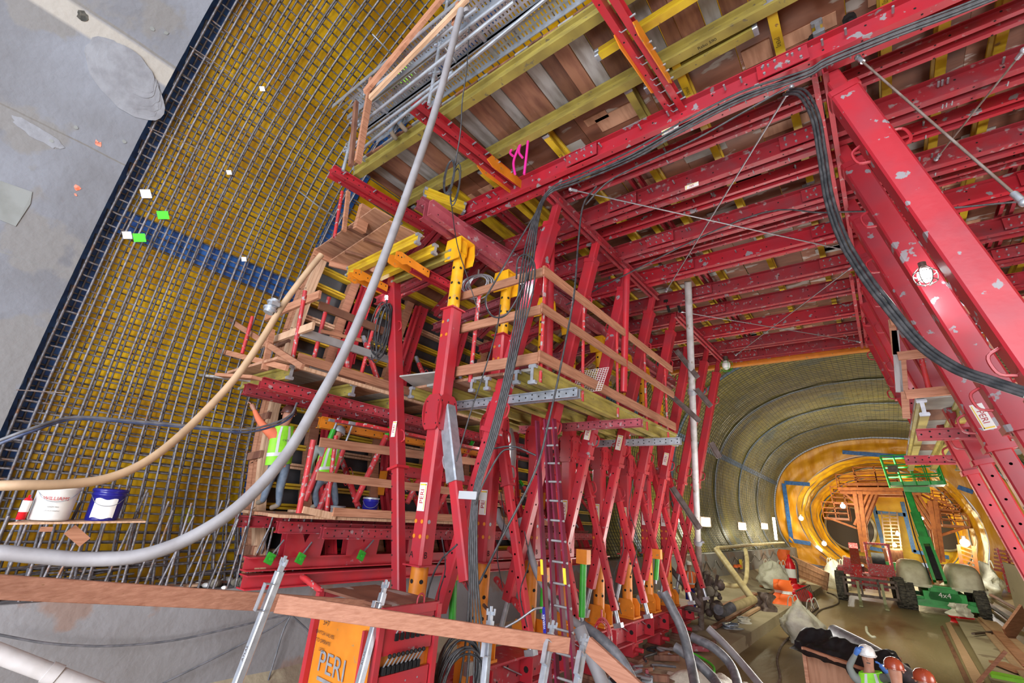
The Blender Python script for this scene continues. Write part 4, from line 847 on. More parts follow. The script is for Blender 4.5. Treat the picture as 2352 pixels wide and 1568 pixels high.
for k, (p, q, l) in enumerate((((-7.06, 3.05, 5.62), (-6.62, 7.6, 5.62), 'leftmost, over the plywood decks'), ((-4.62, 2.92, 5.62), (-4.38, 5.5, 5.62), 'second from the left, with an orange bracket'), ((-1.62, 2.9, 5.62), (-1.45, 5.2, 5.62), 'third, at the top middle of the picture'))):
    t = waler('overhang_bearer', p, q, 'red_paint', 'red double channel jutting out under the overhang, '+l, 'steel bearer', 'bearers under the overhang', h=.16, w=.24, fl=.085, bolts=8, holes=.12)
    if k == 0: continue
    m = MB(); a = V(p).lerp(V(q), .55 if k == 1 else .3); d = (V(q)-V(p)).normalized(); s = d.cross(V((0, 0, 1))).normalized()
    for sg in (-1, 1): m.slab([a+s*sg*.125+d*u+V((0, 0, r)) for u, r in ((0, -.1), (.15, -.17), (.5, -.15), (1.0, -.14), (1.1, -.05), (1.0, .03), (.1, .05))], s*.014)
    m.build('end_bracket', 'orange_paint', t, label='orange scalloped bracket')
t = waler('overhang_bearer', (-6.0, 4.3, 5.3), (-5.25, 9.0, 5.1), 'dusty_red_steel', 'dusty red double channel running into depth beside the nearest yellow column head', 'steel bearer', h=.18, w=.24, fl=.08, bolts=8)
girder((-5.95, 4.35, 5.52), (-5.6, 5.1, 5.5), 'girder_yellow', 'stubby yellow girder piece at the corner beside the grey hose', None, h=.22, w=.14)
# steel scaffold decks
for k, (y, z) in enumerate(((2.62, 6.22), (2.95, 6.22), (3.24, 6.2))):
    t = thing('scaffold_deck', 'galvanised perforated steel scaffold deck overhead, %s' % ('farthest from the girder', 'middle one', 'next to the long yellow girder')[k], 'scaffold deck', (-4, y, z), 'steel scaffold decks')
    m = MB(); x = -6.3 if k else -5.9
    n = 0
    while x < 0.8:
        m.box((x, y, z), (.03 if n % 2 else .045, .27, .012)); x += .062; n += 1
    for a in (-.135, -.045, .045, .135): m.box((-2.7, y+a, z), (7.2, .022, .014))
    m.build('grating', 'galvanised', t)
    m = MB()
    for a in (-.145, .145): m.box((-2.7, y+a, z-.03), (7.2, .012, .08))
    for x in (-5.6, -3.4, -1.2): m.box((x, y, z-.03), (.05, .28, .05))
    m.build('side_rail', 'galvanised', t)
def tube_thing(a, b, r, label, mat='galvanised', cat='scaffold tube', name='scaffold_tube', fit=()):
    t = thing(name, label, cat, b); MB().cyl(a, b, r, 12).build('tube', mat, t)
    for f in fit:
        c = V(a).lerp(V(b), f); d = (V(b)-V(a)).normalized(); m = MB(); m.cyl(c-d*.03, c+d*.03, r*1.6, 12)
        for an in range(4): q = d.orthogonal().normalized(); q = Matrix.Rotation(an*1.57+.4, 3, d) @ q; m.bar(c+q*r*1.3, c+q*(r+.06), .03, .035)
        m.build('rosette_clamp', mat, t)
    return t
tube_thing(ony(836, 198, 2.75), ony(788, 392, 2.75), .026, 'galvanised scaffold standard at the left end of the steel decks', fit=(.2, .45, .78))
tube_thing(ony(1032, -20, 2.75), ony(985, 240, 2.75), .026, 'galvanised scaffold standard right of the timber rails at the top', fit=(.1, .33, .5, .75))
for k, (a, b, y, l) in enumerate((((822, 350), (1300, -40), 2.75, 'ledger below the steel decks, lower one'), ((825, 288), (1180, 5), 2.62, 'ledger below the steel decks, upper one'), ((836, 218), (1095, 20), 2.5, 'guardrail tube below the timber top rail'), ((795, 345), (1040, 165), 2.75, 'ledger tube slanting along the decks at left'), ((1010, 110), (1170, -10), 2.6, 'ledger tube at the top right of the standards'))):
    tube_thing(ony(*a, y), ony(*b, y), .024 if k != 2 else .022, 'galvanised scaffold '+l)
tube_thing(onz(795, 330, 5.9), onz(838, 370, 5.9), .024, 'short galvanised transom tube at the lower left scaffold corner')
tube_thing(onz(1010, 95, 6.2), onz(1065, 165, 6.2), .024, 'short galvanised transom tube at the right scaffold standard')
board(ony(838, 212, 2.45), ony(1020, -10, 2.45), .05, .13, 'fresh orange timber top rail of the scaffold at the top, lower board', 'lumber')
board(ony(850, 225, 2.4), ony(1075, -5, 2.4), .045, .09, 'second fresh timber rail of the scaffold at the top, pale edge up', 'pale_lumber')
board(ony(855, 182, 2.5), ony(822, 372, 2.5), .05, .09, 'upright timber beside the left scaffold standard', 'lumber')
board(ony(818, 235, 2.45), ony(806, 380, 2.45), .05, .07, 'second upright timber behind the left scaffold standard', 'brown_board')
board(ony(1055, 10, 2.5), ony(1045, 60, 2.5), .05, .09, 'short upright timber beside the right scaffold standard', 'lumber')
MB().cyl(ony(786, 440, 3.3), ony(768, 545, 3.3), .03, 10).build('guard_post', 'tube_red', label='thin red tube rising above the upper left plywood deck', cat='guardrail post')
board(ony(800, 440, 3.4), ony(790, 530, 3.4), .05, .07, 'upright timber beside the thin red tube over the plywood deck', 'lumber')
board(ony(840, 475, 3.5), ony(825, 530, 3.5), .1, .2, 'wide timber board standing behind the upper left deck', 'lumber', 'loose_board', 'board')
# ------------------------------------------------------------------ right-hand platform
plank_deck('deck_board', .62, 2.6, 8.9, 16.2, 2.04, 'x', 8, ['grey_ply', 'brown_board'], 'cross board of the right-hand platform', 'deck boards of the right-hand platform')
for k, x in enumerate((.68, 1.12, 1.6)):
    girder((x, 8.95, 1.88), (x, 16.2, 1.88), 'girder_olive', 'olive timber girder under the right-hand platform, %s from the left' % ORD[k], 'girders under the right-hand platform', h=.24, w=.11)
waler('platform_bearer', (.55, 9.2, 1.52), (2.8, 9.2, 1.52), 'red_steel', 'dark red slotted bearer under the right-hand platform, upper nearer one', 'steel bearer', h=.16, w=.16, fl=.055, holes=.1)
waler('platform_bearer', (.45, 12.0, 1.5), (1.7, 12.0, 1.5), 'red_steel', 'dark red slotted bearer under the right-hand platform, lower farther one', 'steel bearer', h=.16, w=.16, fl=.055, holes=.1)
for k, (a, b, l) in enumerate((((2080, 906), (2360, 878), 'toe board'), ((2062, 818), (2360, 785), 'mid rail'), ((2045, 740), (2360, 690), 'top rail'))):
    board(ony(*a, 8.85), ony(*b, 8.85), .05, .13, 'timber %s across the near end of the right-hand platform' % l, 'lumber')
for k, (a, b, l) in enumerate((((2048, 735), (2058, 815), 'upper'), ((2056, 760), (2066, 900), 'middle'), ((2072, 820), (2082, 960), 'lower'))):
    board(ony(*a, 8.9), ony(*b, 8.9), .09, .06, 'upright timber at the left corner of the right-hand platform, %s piece' % l, 'grey_board' if k == 1 else 'lumber')
MB().cyl(ony(2104, 775, 9), ony(2135, 900, 9), .035, 10).build('guard_post', 'tube_red', label='rusty red tube standing behind the right-hand platform rails', cat='guardrail post')
t = thing('access_ladder', 'aluminium ladder standing between the right-hand struts under the work lamp', 'ladder', ony(2258, 890, 10)); m = MB()
A, B = ony(2225, 735, 10), ony(2262, 890, 10); w = V((.16, 0, 0)); m.bar(A-w, B-w, .03, .07); m.bar(A+w, B+w, .03, .07); m.build('stile', 'aluminium', t); m = MB()
for i in range(7): m.cyl(A.lerp(B, (i+.5)/7)-w, A.lerp(B, (i+.5)/7)+w, .015, 6)
m.build('rung', 'aluminium', t, kind='stuff')
for k, (px, y) in enumerate(((2345, 8.2),)):
    t = thing('support_column', 'yellow column head at the right edge below the work lamp', 'steel column', (1.9, y, 0)); m = MB(); m.cyl((2.15, 9.9, -3.4), (2.15, 9.9, 3.1), .13, 16); m.build('inner_tube', 'yellow_paint', t); m = MB(); m.box((2.15, 9.9, 3.25), (.4, .4, .3)); m.build('head_plate', 'yellow_paint', t)
# ================================================================== hoses, cables, lamps, foreground
def zed(px, py, z): return ray(px, py)*(z/FPX)
def line(name, pts, r, mat, label, cat, n=6, seg=8, group=None, **k):
    P = crom([V(p) for p in pts], n); m = MB(); m.tube(P, r if not isinstance(r, list) else [r[0]+(r[1]-r[0])*i/(len(P)-1) for i in range(len(P))], seg); return m.build(name, mat, loc=P[0], label=label, cat=cat, group=group, **k)
line('delivery_hose', [zed(1072, 30, 5.7), zed(1066, 8, 5.7), zed(1052, 50, 5.65), zed(1005, 235, 5.3), zed(940, 430, 4.9), zed(870, 622, 4.5), zed(800, 790, 4.1), zed(735, 912, 3.8), zed(660, 1040, 3.5), zed(560, 1152, 3.2), zed(450, 1228, 3.0), zed(330, 1274, 2.85), zed(200, 1284, 2.75), zed(80, 1276, 2.65), zed(-60, 1268, 2.55), zed(-500, 1290, 2.3)], .042, 'hose_grey', 'thick grey hose sweeping from the top scaffold down across the rebar to the left edge', 'hose', seg=14)
t = thing('delivery_hose', 'tan hose sagging from the plywood deck to the left edge, with a clamped coupling', 'hose', zed(735, 588, 6.2))
m = MB(); m.tube(crom([zed(738, 585, 6.3), zed(700, 632, 6.1), (zed(650, 700, 5.9)), zed(600, 782, 5.6), zed(545, 862, 5.3), zed(480, 935, 5.0), zed(400, 1012, 4.6), zed(325, 1066, 4.3), zed(240, 1100, 4.05), zed(140, 1112, 3.8), zed(40, 1114, 3.6), zed(-60, 1122, 3.5), zed(-400, 1180, 3.2)], 6), .04, 14); m.build('hose_body', 'hose_tan', t)
m = MB(); a, b = zed(634, 690, 5.85), zed(615, 718, 5.75); d = (b-a).normalized()
m.cyl(a, b, .06, 12); m.cyl(a.lerp(b, .2), a.lerp(b, .35), .085, 12); m.cyl(a.lerp(b, .65), a.lerp(b, .8), .085, 12); m.box(a.lerp(b, .5)+V((.07, 0, .02)), (.06, .1, .05)); m.build('coupling', 'galvanised', t)
for k, dy in enumerate((0, 9)):
    line('air_line', [zed(-40, 1026+dy, 4.4), zed(70, 985+dy*.7, 4.6), zed(170, 958+dy*.5, 5.0), zed(300, 966+dy*.4, 5.4), zed(440, 978+dy*.5, 5.9), zed(560, 986+dy*.7, 6.4), zed(628, 972+dy*.7, 6.8), zed(668, 952+dy*.6, 7.1), zed(682, 925, 7.3)], .016, 'cable_blue' if k else 'hose_dark', '%s air line crossing in front of the rebar to the worker' % ('blue' if k else 'dark grey'), 'cable')
t = thing('drain_pipe', 'white plastic pipe with a sleeve in the bottom left corner', 'pipe', zed(-30, 1490, 2.5)); m = MB(); a, b = zed(-60, 1478, 2.45), zed(260, 1600, 2.7); m.cyl(a-(b-a)*1.2, b+(b-a)*1.5, .045, 16); m.build('pipe_body', 'pipe_white', t); m = MB(); m.cyl(a.lerp(b, .50), a.lerp(b, .58), .052, 16); m.build('pipe_sleeve', 'pipe_white', t)
for k, (pts, l) in enumerate((([(-10, 1456), (120, 1478), (260, 1483), (400, 1470), (530, 1442), (620, 1420), (668, 1411)], 'long one sagging across it'), ([(368, 1572), (450, 1532), (530, 1492), (600, 1455), (640, 1432), (668, 1412)], 'short one rising to the tie point'), ([(668, 1411), (650, 1450), (632, 1510), (612, 1575)], 'one hanging straight down beside the first post'), ([(668, 1411), (700, 1440), (730, 1470), (748, 1475)], 'one running right behind the cabinet'))):
    line('wall_cable', [onx(x, y, -7.78) for x, y in pts], .013, 'hose_dark', 'dark cable on the concrete ledge face, '+l, 'cable', group='cables on the ledge face')
# --- guardrail in the foreground
def lumber_piece(a, b, w, h, label):
    d, s, u, L = frame(a, b); m = MB(); n = 24; vs = []
    m.bar(a, b, w, h, c=.004); return m.build('guard_board', 'lumber_rail', label=label, cat='timber board')
lumber_piece(zed(-60, 1344, 2.75)-(zed(896, 1398, 4.75)-zed(-60, 1344, 2.75))*.25, zed(896, 1398, 4.75), .04, .135, 'long fresh timber guardrail board in the left foreground')
lumber_piece(zed(636, 1385, 3.68), zed(1306, 1482, 4.35), .04, .135, 'second timber guardrail board ending in the middle foreground')
lumber_piece(zed(1352, 1480, 4.4), zed(1470, 1590, 3.9), .04, .15, 'short timber board at the bottom centre, right of the ladder')
def gpost(a, b, label, txt=None, k=0):
    a, b = V(a), V(b); e = b+(b-a)*.9; t = thing('guard_post', label, 'guardrail post', e); d = (a-b).normalized()
    MB().bar(a, e, .062, .062, (0, -1, 0), c=.008).build('post_tube', 'galvanised', t)
    s = d.cross(V((0, -1, 0))).normalized(); n = s.cross(d).normalized()
    if n.y > 0: n = -n
    m = MB(); m.bar(a, a+d*.07, .03, .04, (0, -1, 0)); m.bar(a+d*.06-s*.05, a+d*.06+s*.05, .012, .03, d)
    for sg in (-1, 1): m.bar(a+d*.06+s*sg*.045, a+d*.1+s*sg*.045, .014, .014, (0, -1, 0))
    m.bar(a+d*.07, a+d*.12, .02, .02, (0, -1, 0)); m.build('top_pin', 'galvanised', t)
    m = MB(); c = a-d*.17
    m.bar(c+n*.10-d*.11+s*.03, c+n*.10+d*.08+s*.03, .045, .008, n); m.bar(c+d*.08+n*.02+s*.03, c+d*.08+n*.105+s*.03, .045, .008, d); m.bar(c-d*.11+n*.02+s*.03, c-d*.11+n*.105+s*.03, .045, .008, d); m.build('board_bracket', 'galvanised', t)
    if txt: m = MB(); m.text(txt, b.lerp(a, .25)+n*.033, d, n.cross(d), .035, 0); m.build('stamp', 'steel_dark', t, label='stamped lettering')
gpost(zed(643, 1312, 3.75), zed(545, 1568, 3.45), 'galvanised guardrail post in the left foreground with a pronged top', 'ATLAS')
gpost(zed(880, 1362, 4.45), zed(826, 1568, 4.0), 'galvanised guardrail post in front of the yellow and red cabinet', 'ATLAS')
gpost(zed(1126, 1425, 4.35), zed(1113, 1568, 4.1), 'galvanised guardrail post left of the purple ladder')
gpost(zed(1266, 1455, 4.4), zed(1246, 1568, 4.1), 'galvanised guardrail post at the ladder foot, at the end of the board')
gpost(zed(1340, 1485, 4.45), zed(1326, 1568, 4.2), 'galvanised guardrail post right of the ladder, holding the short board')
# --- control cabinet
x0, x1, y0, y1, zt, zb = -5.02, -3.93, 3.2, 3.92, -.96, -3.04
t = thing('control_cabinet', 'yellow and red hydraulic control cabinet with levers and hose fittings', 'control cabinet', ((x0+x1)/2, (y0+y1)/2, zb))
m = MB(); m.box(((x0+x1)/2, (y0+y1)/2, (zt+zb)/2-.05), (x1-x0-.08, y1-y0-.06, zt-zb-.14)); yp = m.build('yellow_panel', 'orange_paint', t, label='yellow side panel')
m = MB()
for x in (x0, x1): 
    for y in (y0, y1): m.box((x, y, (zt+zb)/2), (.07, .06, zt-zb))
for z in (zt-.02, zb+.05):
    m.box(((x0+x1)/2, y1, z), (x1-x0, .05, .08)); m.box((x0, (y0+y1)/2, z), (.05, y1-y0, .08)); m.box((x1, (y0+y1)/2, z), (.05, y1-y0, .08))
m.box(((x0+x1)/2, y0, zb+.05), (x1-x0, .05, .08)); m.box((x1-.2, y0-.01, (zt+zb)/2-.1), (.03, .04, zt-zb-.2)); m.build('red_frame', 'red_paint', t)
m = MB(); m.box(((x0+x1)/2, (y0+y1)/2, zt+.02), (x1-x0-.06, y1-y0-.04, .025)); m.build('plywood_top', 'plywood', t, label='weathered plywood top')
m = MB()
for (cx, cy) in ((x1+.0, y1-.25), (x0+.2, y1)): m.tube(crom([(cx, cy-.05, zt), (cx, cy-.04, zt+.08), (cx, cy, zt+.11), (cx, cy+.04, zt+.08), (cx, cy+.05, zt)], 4), .009, 6)
m.build('lifting_eye', 'red_paint', t)
m = MB(); X = V((1, 0, 0)); Z = V((0, 0, 1)); f = y0-.008+.035
for s_, x, z, h in (('PERI', -4.62, -1.55, .26), ('VARIOKIT', -4.62, -1.83, .10), ('5+7', -4.83, -1.22, .07), ('SWITCH VALVES', -4.82, -1.32, .045), ('TO OPERATE', -4.83, -1.39, .045), ('LEGS', -4.83, -1.46, .045)):
    m.text(s_, (x, y0+.015, z), X, Z, h, 1 if s_ != 'PERI' else 0)
m.box((-4.62, y0+.018, -1.70), (.4, .008, .03), 0); m.build('stencil', ['galvanised', 'label_black'], yp, label='stencilled and handwritten lettering', kind='stuff')
m = MB(); m.box((x1-.015, (y0+y1)/2, -1.18), (.05, y1-y0-.1, .32), 0); m.box((x1-.0, (y0+y1)/2, -1.75), (.03, y1-y0-.1, .5), 0); m.box((x1+.02, (y0+y1)/2, -1.66), (.03, .42, .05), 0)
for i in range(12): m.disc((x1+.017, y0+.08+.05*i, -1.58-.12*(i % 3)), (1, 0, 0), .009, 6, 1)
vp = m.build('valve_panel', ['red_paint', 'galvanised'], t)
for r_, (zc, n) in enumerate(((-1.18, 7), (-1.44, 9))):
    for i in range(n):
        m = MB(); y = y0+.1+(y1-y0-.25)*i/n+(.1 if r_ == 0 else 0); m.cyl((x1, y, zc), (x1+.07, y, zc+.10), .009, 6, 0); m.ball((x1+.075, y, zc+.11), .02, 1, 8, 6); m.box((x1+.005, y, zc-.02), (.05, .035, .06), 1)
        m.build('lever', ['galvanised', 'black_plastic'], vp)
for i in range(5):
    y = y0+.12+.11*i; m = MB(); a = V((x1+.01, y, -1.98)); P = crom([a, a+V((.10, -.02, -.04)), a+V((.16, .02, -.2)), a+V((.12, .07, -.5)), a+V((.05, .05, -.9))], 5); m.tube(P, .022, 8, 0); m.cyl(P[1], P[5], .032, 8, 1); m.cyl(P[6], P[9], .028, 8, 2); m.build('hydraulic_hose', ['cable_black', 'galvanised', 'steel_dark'], t)
# coil of hydraulic hose hanging beside the cabinet
m = MB(); c = V((-4.0, 4.45, -1.7)); rc = random.Random(4)
for i in range(11):
    rx_, rz_ = .20+.05*rc.random(), .36+.12*rc.random(); ph = rc.random(); m.tube([c+V((rx_*.5*math.cos(6.28*j/26)+.1*rc.random()*0+.03*i*.5-.05, rx_*math.cos(6.28*j/26), rz_*math.sin(6.28*j/26)-.02*i)) for j in range(27)], .013, 6)
m.build('hose_coil', 'cable_black', label='coil of thin dark hoses hanging right behind the control cabinet', cat='hose coil')
# --- extension ladder
t = thing('extension_ladder', 'purple-red fibreglass extension ladder with silver rungs standing to the middle platform', 'ladder', (-3.6, 5.8, -3.0))
yl = 5.55; ST = [((1236, 1017), (1262, 1568)), ((1255, 1010), (1280, 1568)), ((1272, 962), (1322, 1568)), ((1258, 950), (1304, 1568))]
LB = [ony(*b, yl+(0, -.05, -.05, 0)[i]) for i, (a, b) in enumerate(ST)]; LT = [ony(*a, yl+(0, -.05, -.05, 0)[i]) for i, (a, b) in enumerate(ST)]
zl = lambda i, z: LB[i].lerp(LT[i], (z-LB[i].z)/(LT[i].z-LB[i].z))
LB, LT = [zl(i, -1.95) for i in range(4)], [zl(i, .95) for i in range(4)]
dl = [LT[i]-LB[i] for i in range(4)]
for i in range(4):
    m = MB(); a = LB[i]-dl[i]*(.32 if i in (0, 3) else .1); b = LT[i]+dl[i]*.12; m.ext([(-.014, -.04), (.014, -.04), (.014, -.03), (-.006, -.03), (-.006, .03), (.014, .03), (.014, .04), (-.014, .04)], a, b, (0, 1, 0)); m.build('stile', 'ladder_rail', t)
for i in range(14):
    f = -.03+i*.085; m = MB(); a = LB[1]+dl[1]*f; b = LB[2]+dl[2]*f; u = (b-a).normalized()*.03; m.cyl(a-u, b+u, .016, 8); m.cyl(a-u*1.4, a-u*.6, .022, 8); m.build('rung', 'aluminium', t)
u_ = dl[0].normalized(); s_ = V((1, 0, 0)); n_ = V((0, -1, 0))
m = MB(); c = LB[0]+dl[0]*.24+n_*.05; m.slab([c-s_*.022-u_*.16, c+s_*.022-u_*.16, c+s_*.022+u_*.16, c-s_*.022+u_*.16], n_*.004, 0); m.text('WERNER', c+n_*.008, u_, -s_, .04, 1); m.build('brand_label', ['label_blue', 'label_white'], t, label='blue maker label with white lettering')
for i, f in ((0, .45), (2, .43)):
    m = MB(); c = (LB[i]+dl[i]*f)+n_*.05; m.slab([c-s_*.02-u_*.09, c+s_*.02-u_*.09, c+s_*.02+u_*.09, c-s_*.02+u_*.09], n_*.004, 0); m.build('warning_label', 'label_yellow', t)
# --- main cable bundle along the near beam and down the nearest strut
rc = random.Random(8)
top = [(2330, -30), (2200, 22), (2050, 78), (1900, 140), (1850, 168), (1700, 218), (1560, 290), (1450, 352), (1330, 408), (1262, 438)]
for k in range(5):
    o = (k-2)*4.2; P = [ony(x, y+o*(.75 if x > 1300 else .4)+(22 if 1400 < x < 1800 else 8)*abs(math.sin(k*2.1))*.5, 5.02-.015*k) for x, y in top]
    dn = [(1232+o*.7, 500), (1212+o*1.2, 590+8*k), (1192+o*1.2, 740), (1164+o*1.0, 880), (1130+o*1.0, 1010), (1105+o*.8, 1085), (1092+o*.7, 1140), (1086+o*1.0, 1240), (1088+o*1.2, 1350), (1090+o*2.4, 1470), (1088+o*4, 1580)]
    P += [ony(x, y, 4.9-.03*k-.0002*(y-500)) for x, y in dn]
    line('power_cable', P, .0145, 'cable_black', 'black power cable of the bundle along the near beam and down the nearest struts', 'cable', 5, 6, 'cables of the main bundle')
m = MB(); c = ony(1085, 1138, 4.75); m.box((c.x, c.y, c.z), (.32, .2, .1)); m.build('tape_wrap', 'clear_tape', label='silvery tape wrapped round the cable bundle at mid height', cat='tape')
for k, (pts, r, l) in enumerate((([(1262, 438, 5.0), (1200, 540, 4.9), (1135, 650, 4.8), (1115, 690, 4.75), (1130, 725, 4.7), (1165, 720, 4.7), (1205, 650, 4.7), (1225, 590, 4.8)], .014, 'looping left of the nearest strut'),
     ([(1186, 640, 4.7), (1190, 595, 4.7), (1210, 585, 4.7), (1228, 610, 4.7), (1222, 680, 4.7), (1195, 780, 4.7), (1175, 860, 4.7)], .014, 'hooped over the bundle beside the lamp'),
     ([(1370, 428, 5.0), (1340, 470, 4.9), (1328, 560, 4.8), (1318, 680, 4.7), (1290, 830, 4.6), (1262, 960, 4.5), (1230, 1080, 4.4), (1150, 1240, 4.3), (1100, 1340, 4.3)], .013, 'hanging right of the bundle in front of the platform corner'),
     ([(1810, 200, 5.0), (1700, 262, 5.0), (1600, 318, 5.0), (1500, 365, 5.0), (1400, 415, 5.0), (1345, 470, 5.0)], .012, 'sagging below the near beam'),
     ([(1150, 700, 4.8), (1140, 760, 4.7), (1110, 860, 4.6), (1080, 950, 4.5), (1048, 1060, 4.4)], .01, 'thin one left of the bundle crossing the sleeve'),
     ([(1035, 455, 3.4), (1050, 560, 4.0), (1075, 640, 4.4), (1100, 720, 4.6)], .008, 'thin one dropping beside the yellow column head'),
     ([(1130, 1030, 4.8), (1180, 1025, 4.9), (1230, 1045, 5.0)], .012, 'short one bowed beside the ladder head'),
     ([(1090, 1160, 4.6), (1110, 1110, 4.6), (1150, 1040, 4.7), (1180, 1030, 4.8)], .012, 'rising right of the taped bundle'),
     ([(1050, 1250, 4.4), (1010, 1290, 4.4), (985, 1350, 4.4), (975, 1420, 4.4)], .012, 'curving down behind the control cabinet'),
     ([(1050, 1440, 4.4), (1110, 1460, 4.4), (1180, 1430, 4.5), (1225, 1400, 4.6), (1245, 1395, 4.7)], .012, 'pale one lying across the yellow column feet'))):
    line('power_cable', [ony(*p) for p in pts], r, 'cable_black' if k != 9 else 'wire_grey', 'cable '+l, 'cable')
for k, off in enumerate((0, 9, 17)):
    P = [(1815, 205, 5.2), (1850, 208, 5.1), (1880, 262, 5.0), (1896, 350, 5.0), (1912, 450, 4.95), (1945, 545, 4.9), (1995, 628, 4.8), (2050, 700, 4.7), (2120, 782, 4.6), (2200, 838, 4.5), (2280, 868, 4.4), (2370, 898, 4.3)]
    line('power_cable', [ony(x-off*.9, y+off*.7, z) for x, y, z in P], .016, 'cable_black', 'black cable curving down across the right-hand struts to the right edge', 'cable', 6, 8, 'cables curving over the right struts')
line('power_cable', [ony(*p) for p in ((1300, 700, 8), (1700, 505, 8), (1900, 488, 8), (2120, 482, 8), (2352, 462, 8))], .014, 'cable_black', 'thin dark cable running level behind the struts near the right edge', 'cable')
def coil(c, rx, rz, n, r, mat, label, tilt=.3, seed=1):
    rc = random.Random(seed); m = MB()
    for i in range(n):
        a, b, o = rx*(.7+.5*rc.random()), rz*(.75+.4*rc.random()), V((rc.uniform(-.05, .05), rc.uniform(-.08, .08), rc.uniform(-.04, .04)))
        m.tube([c+o+V((a*math.cos(6.28*j/22), tilt*a*math.cos(6.28*j/22), b*math.sin(6.28*j/22)-abs(b)*.9)) for j in range(23)], r, 5)
    m.tube([c, c+V((0, 0, .15))], r*1.5, 5); return m.build('cable_coil', mat, loc=c, label=label, cat='cable coil')
coil(ony(886, 705, 4.7), .15, .52, 9, .012, 'cable_black', 'long hanging coil of black cable beside the left work lamp', seed=2)
coil(ony(1098, 635, 5.6), .26, .22, 9, .012, 'wire_grey', 'small coil of grey cable left of the middle work lamp', seed=3)
coil(ony(905, 655, 5.2), .2, .1, 5, .012, 'cable_black', 'flat black coil on the beam left of the yellow column', seed=4)
coil(ony(2222, 595, 9.2), .22, .42, 8, .014, 'wire_grey', 'coil of grey and black cable behind the right-hand work lamp', seed=5)
coil(ony(1382, 1425, 7.3), .12, .3, 5, .011, 'tube_red', 'coil of thin red hose hanging in front of a yellow column foot', seed=6)
coil(ony(1045, 380, 3.0), .07, .32, 4, .008, 'cable_black', 'thin rope coil hanging in front of the upper boards', seed=7)
line('rope', [ony(*p) for p in ((1078, 60, 2.6), (1072, 160, 2.7), (1062, 230, 2.8), (1058, 300, 2.9), (1045, 380, 3.0))], .008, 'cable_black', 'dark rope hanging from the scaffold to the boards beside the grey hose', 'rope')
# pink sling
m = MB()
for k, (a, b, c_) in enumerate((((1195, 330), (1180, 370), (1183, 400)), ((1207, 300), (1192, 345), (1200, 362)), ((1215, 300), (1210, 350), (1204, 400)), ((1183, 330), (1172, 350), (1178, 358)))):
    m.tube(crom([ony(*a, 4.6), ony(*b, 4.6), ony(*c_, 4.6)], 5), .022, 6)
m.build('sling', 'pink_sling', label='bright pink sling hanging from the ceiling edge', cat='sling')
# --- work lamps
def worklamp(c, r, power, col, label, cage='steel_dark', glow='lamp_glow_cool'):
    t = thing('work_lamp', label, 'work lamp', c); MB().ball(c, (r, r, r*1.25), 0, 14, 10).build('bulb', glow, t)
    m = MB(); m.cyl(V(c)+V((0, 0, r*1.1)), V(c)+V((0, 0, r*2.3)), r*.55, 10); m.build('socket', 'steel_dark', t); m = MB()
    for i in range(6):
        a = 1.047*i; m.tube(crom([V(c)+V((r*.6*math.cos(a), r*.6*math.sin(a), r*1.5)), V(c)+V((r*1.5*math.cos(a), r*1.5*math.sin(a), .3*r)), V(c)+V((r*1.3*math.cos(a), r*1.3*math.sin(a), -1.2*r)), V(c)+V((r*.4*math.cos(a), r*.4*math.sin(a), -1.8*r))], 4), .006, 5)
    for z, q in ((.3, 1.5), (-1.2, 1.3)): m.tube([V(c)+V((r*q*math.cos(6.28*j/16), r*q*math.sin(6.28*j/16), z*r)) for j in range(17)], .006, 5)
    m.build('cage', cage, t)
    if power: point('lamp_light', V(c)+V((0, 0, -.02)), power, col, r*1.05)
worklamp(ony(2125, 632, 6.35), .07, 230, (.95, .96, 1), 'glaring caged work lamp hanging between the right-hand struts')
worklamp(ony(1195, 640, 5.35), .055, 230, (.97, .97, 1), 'glaring work lamp behind the nearest strut in the middle of the picture')
worklamp(ony(891, 682, 5.1), .045, 190, (1, .97, .97), 'small glaring work lamp beside the tall slim red post')
worklamp(V((-6.5, 7.4, 1.25)), .06, 150, (1, .96, .93), 'added unseen lamp behind the columns under the upper left platform')  # unseen lamp added to brighten the middle behind the columns
worklamp(V((-6.6, 11.2, 1.2)), .06, 170, (1, .96, .93), 'added unseen lamp deeper behind the columns above the lower platform')  # another unseen lamp, added to lift the dark area above the lower platform
worklamp(V((.9, 11.6, 3.3)), .06, 120, (1, .93, .9), 'work lamp behind the right-hand struts near the platform')
worklamp(ony(1668, 838, 15.6), .13, 0, (1, 1, 1), 'unlit white lamp in a green cage hanging at the end of the left strut row', 'green_paint', 'label_white')
for k, (px, py, w, h) in enumerate(((1556, 1186, .42, .42), (1621, 1198, .5, .45), (1705, 1208, .5, .45), (1756, 1208, .5, .42))):
    c = onx(px, py, -8.55); t = thing('flood_lamp', 'boxy white floodlight fixed to the far rebar wall, %s from the left' % ORD[k], 'floodlight', c, 'floodlights on the far wall')
    m = MB(); n = V((.55, -.83, 0)); s = V((.83, .55, 0)); q = lambda a, b, d_: c+s*a+V((0, 0, b))+n*d_
    m.slab([q(-w/2-.05, -h/2-.05, 0), q(w/2+.05, -h/2-.05, 0), q(w/2+.05, h/2+.05, 0), q(-w/2-.05, h/2+.05, 0)], -n*.12); m.build('housing', 'steel_dark', t)
    m = MB(); m.slab([q(-w/2, -h/2, .02), q(w/2, -h/2, .02), q(w/2, h/2, .02), q(-w/2, h/2, .02)], -n*.015); m.build('lens', 'lamp_glow_warm', t)
    point('lamp_light', c+n*.35+V((0, 0, -.1)), 110, (1, .93, .66), .2)
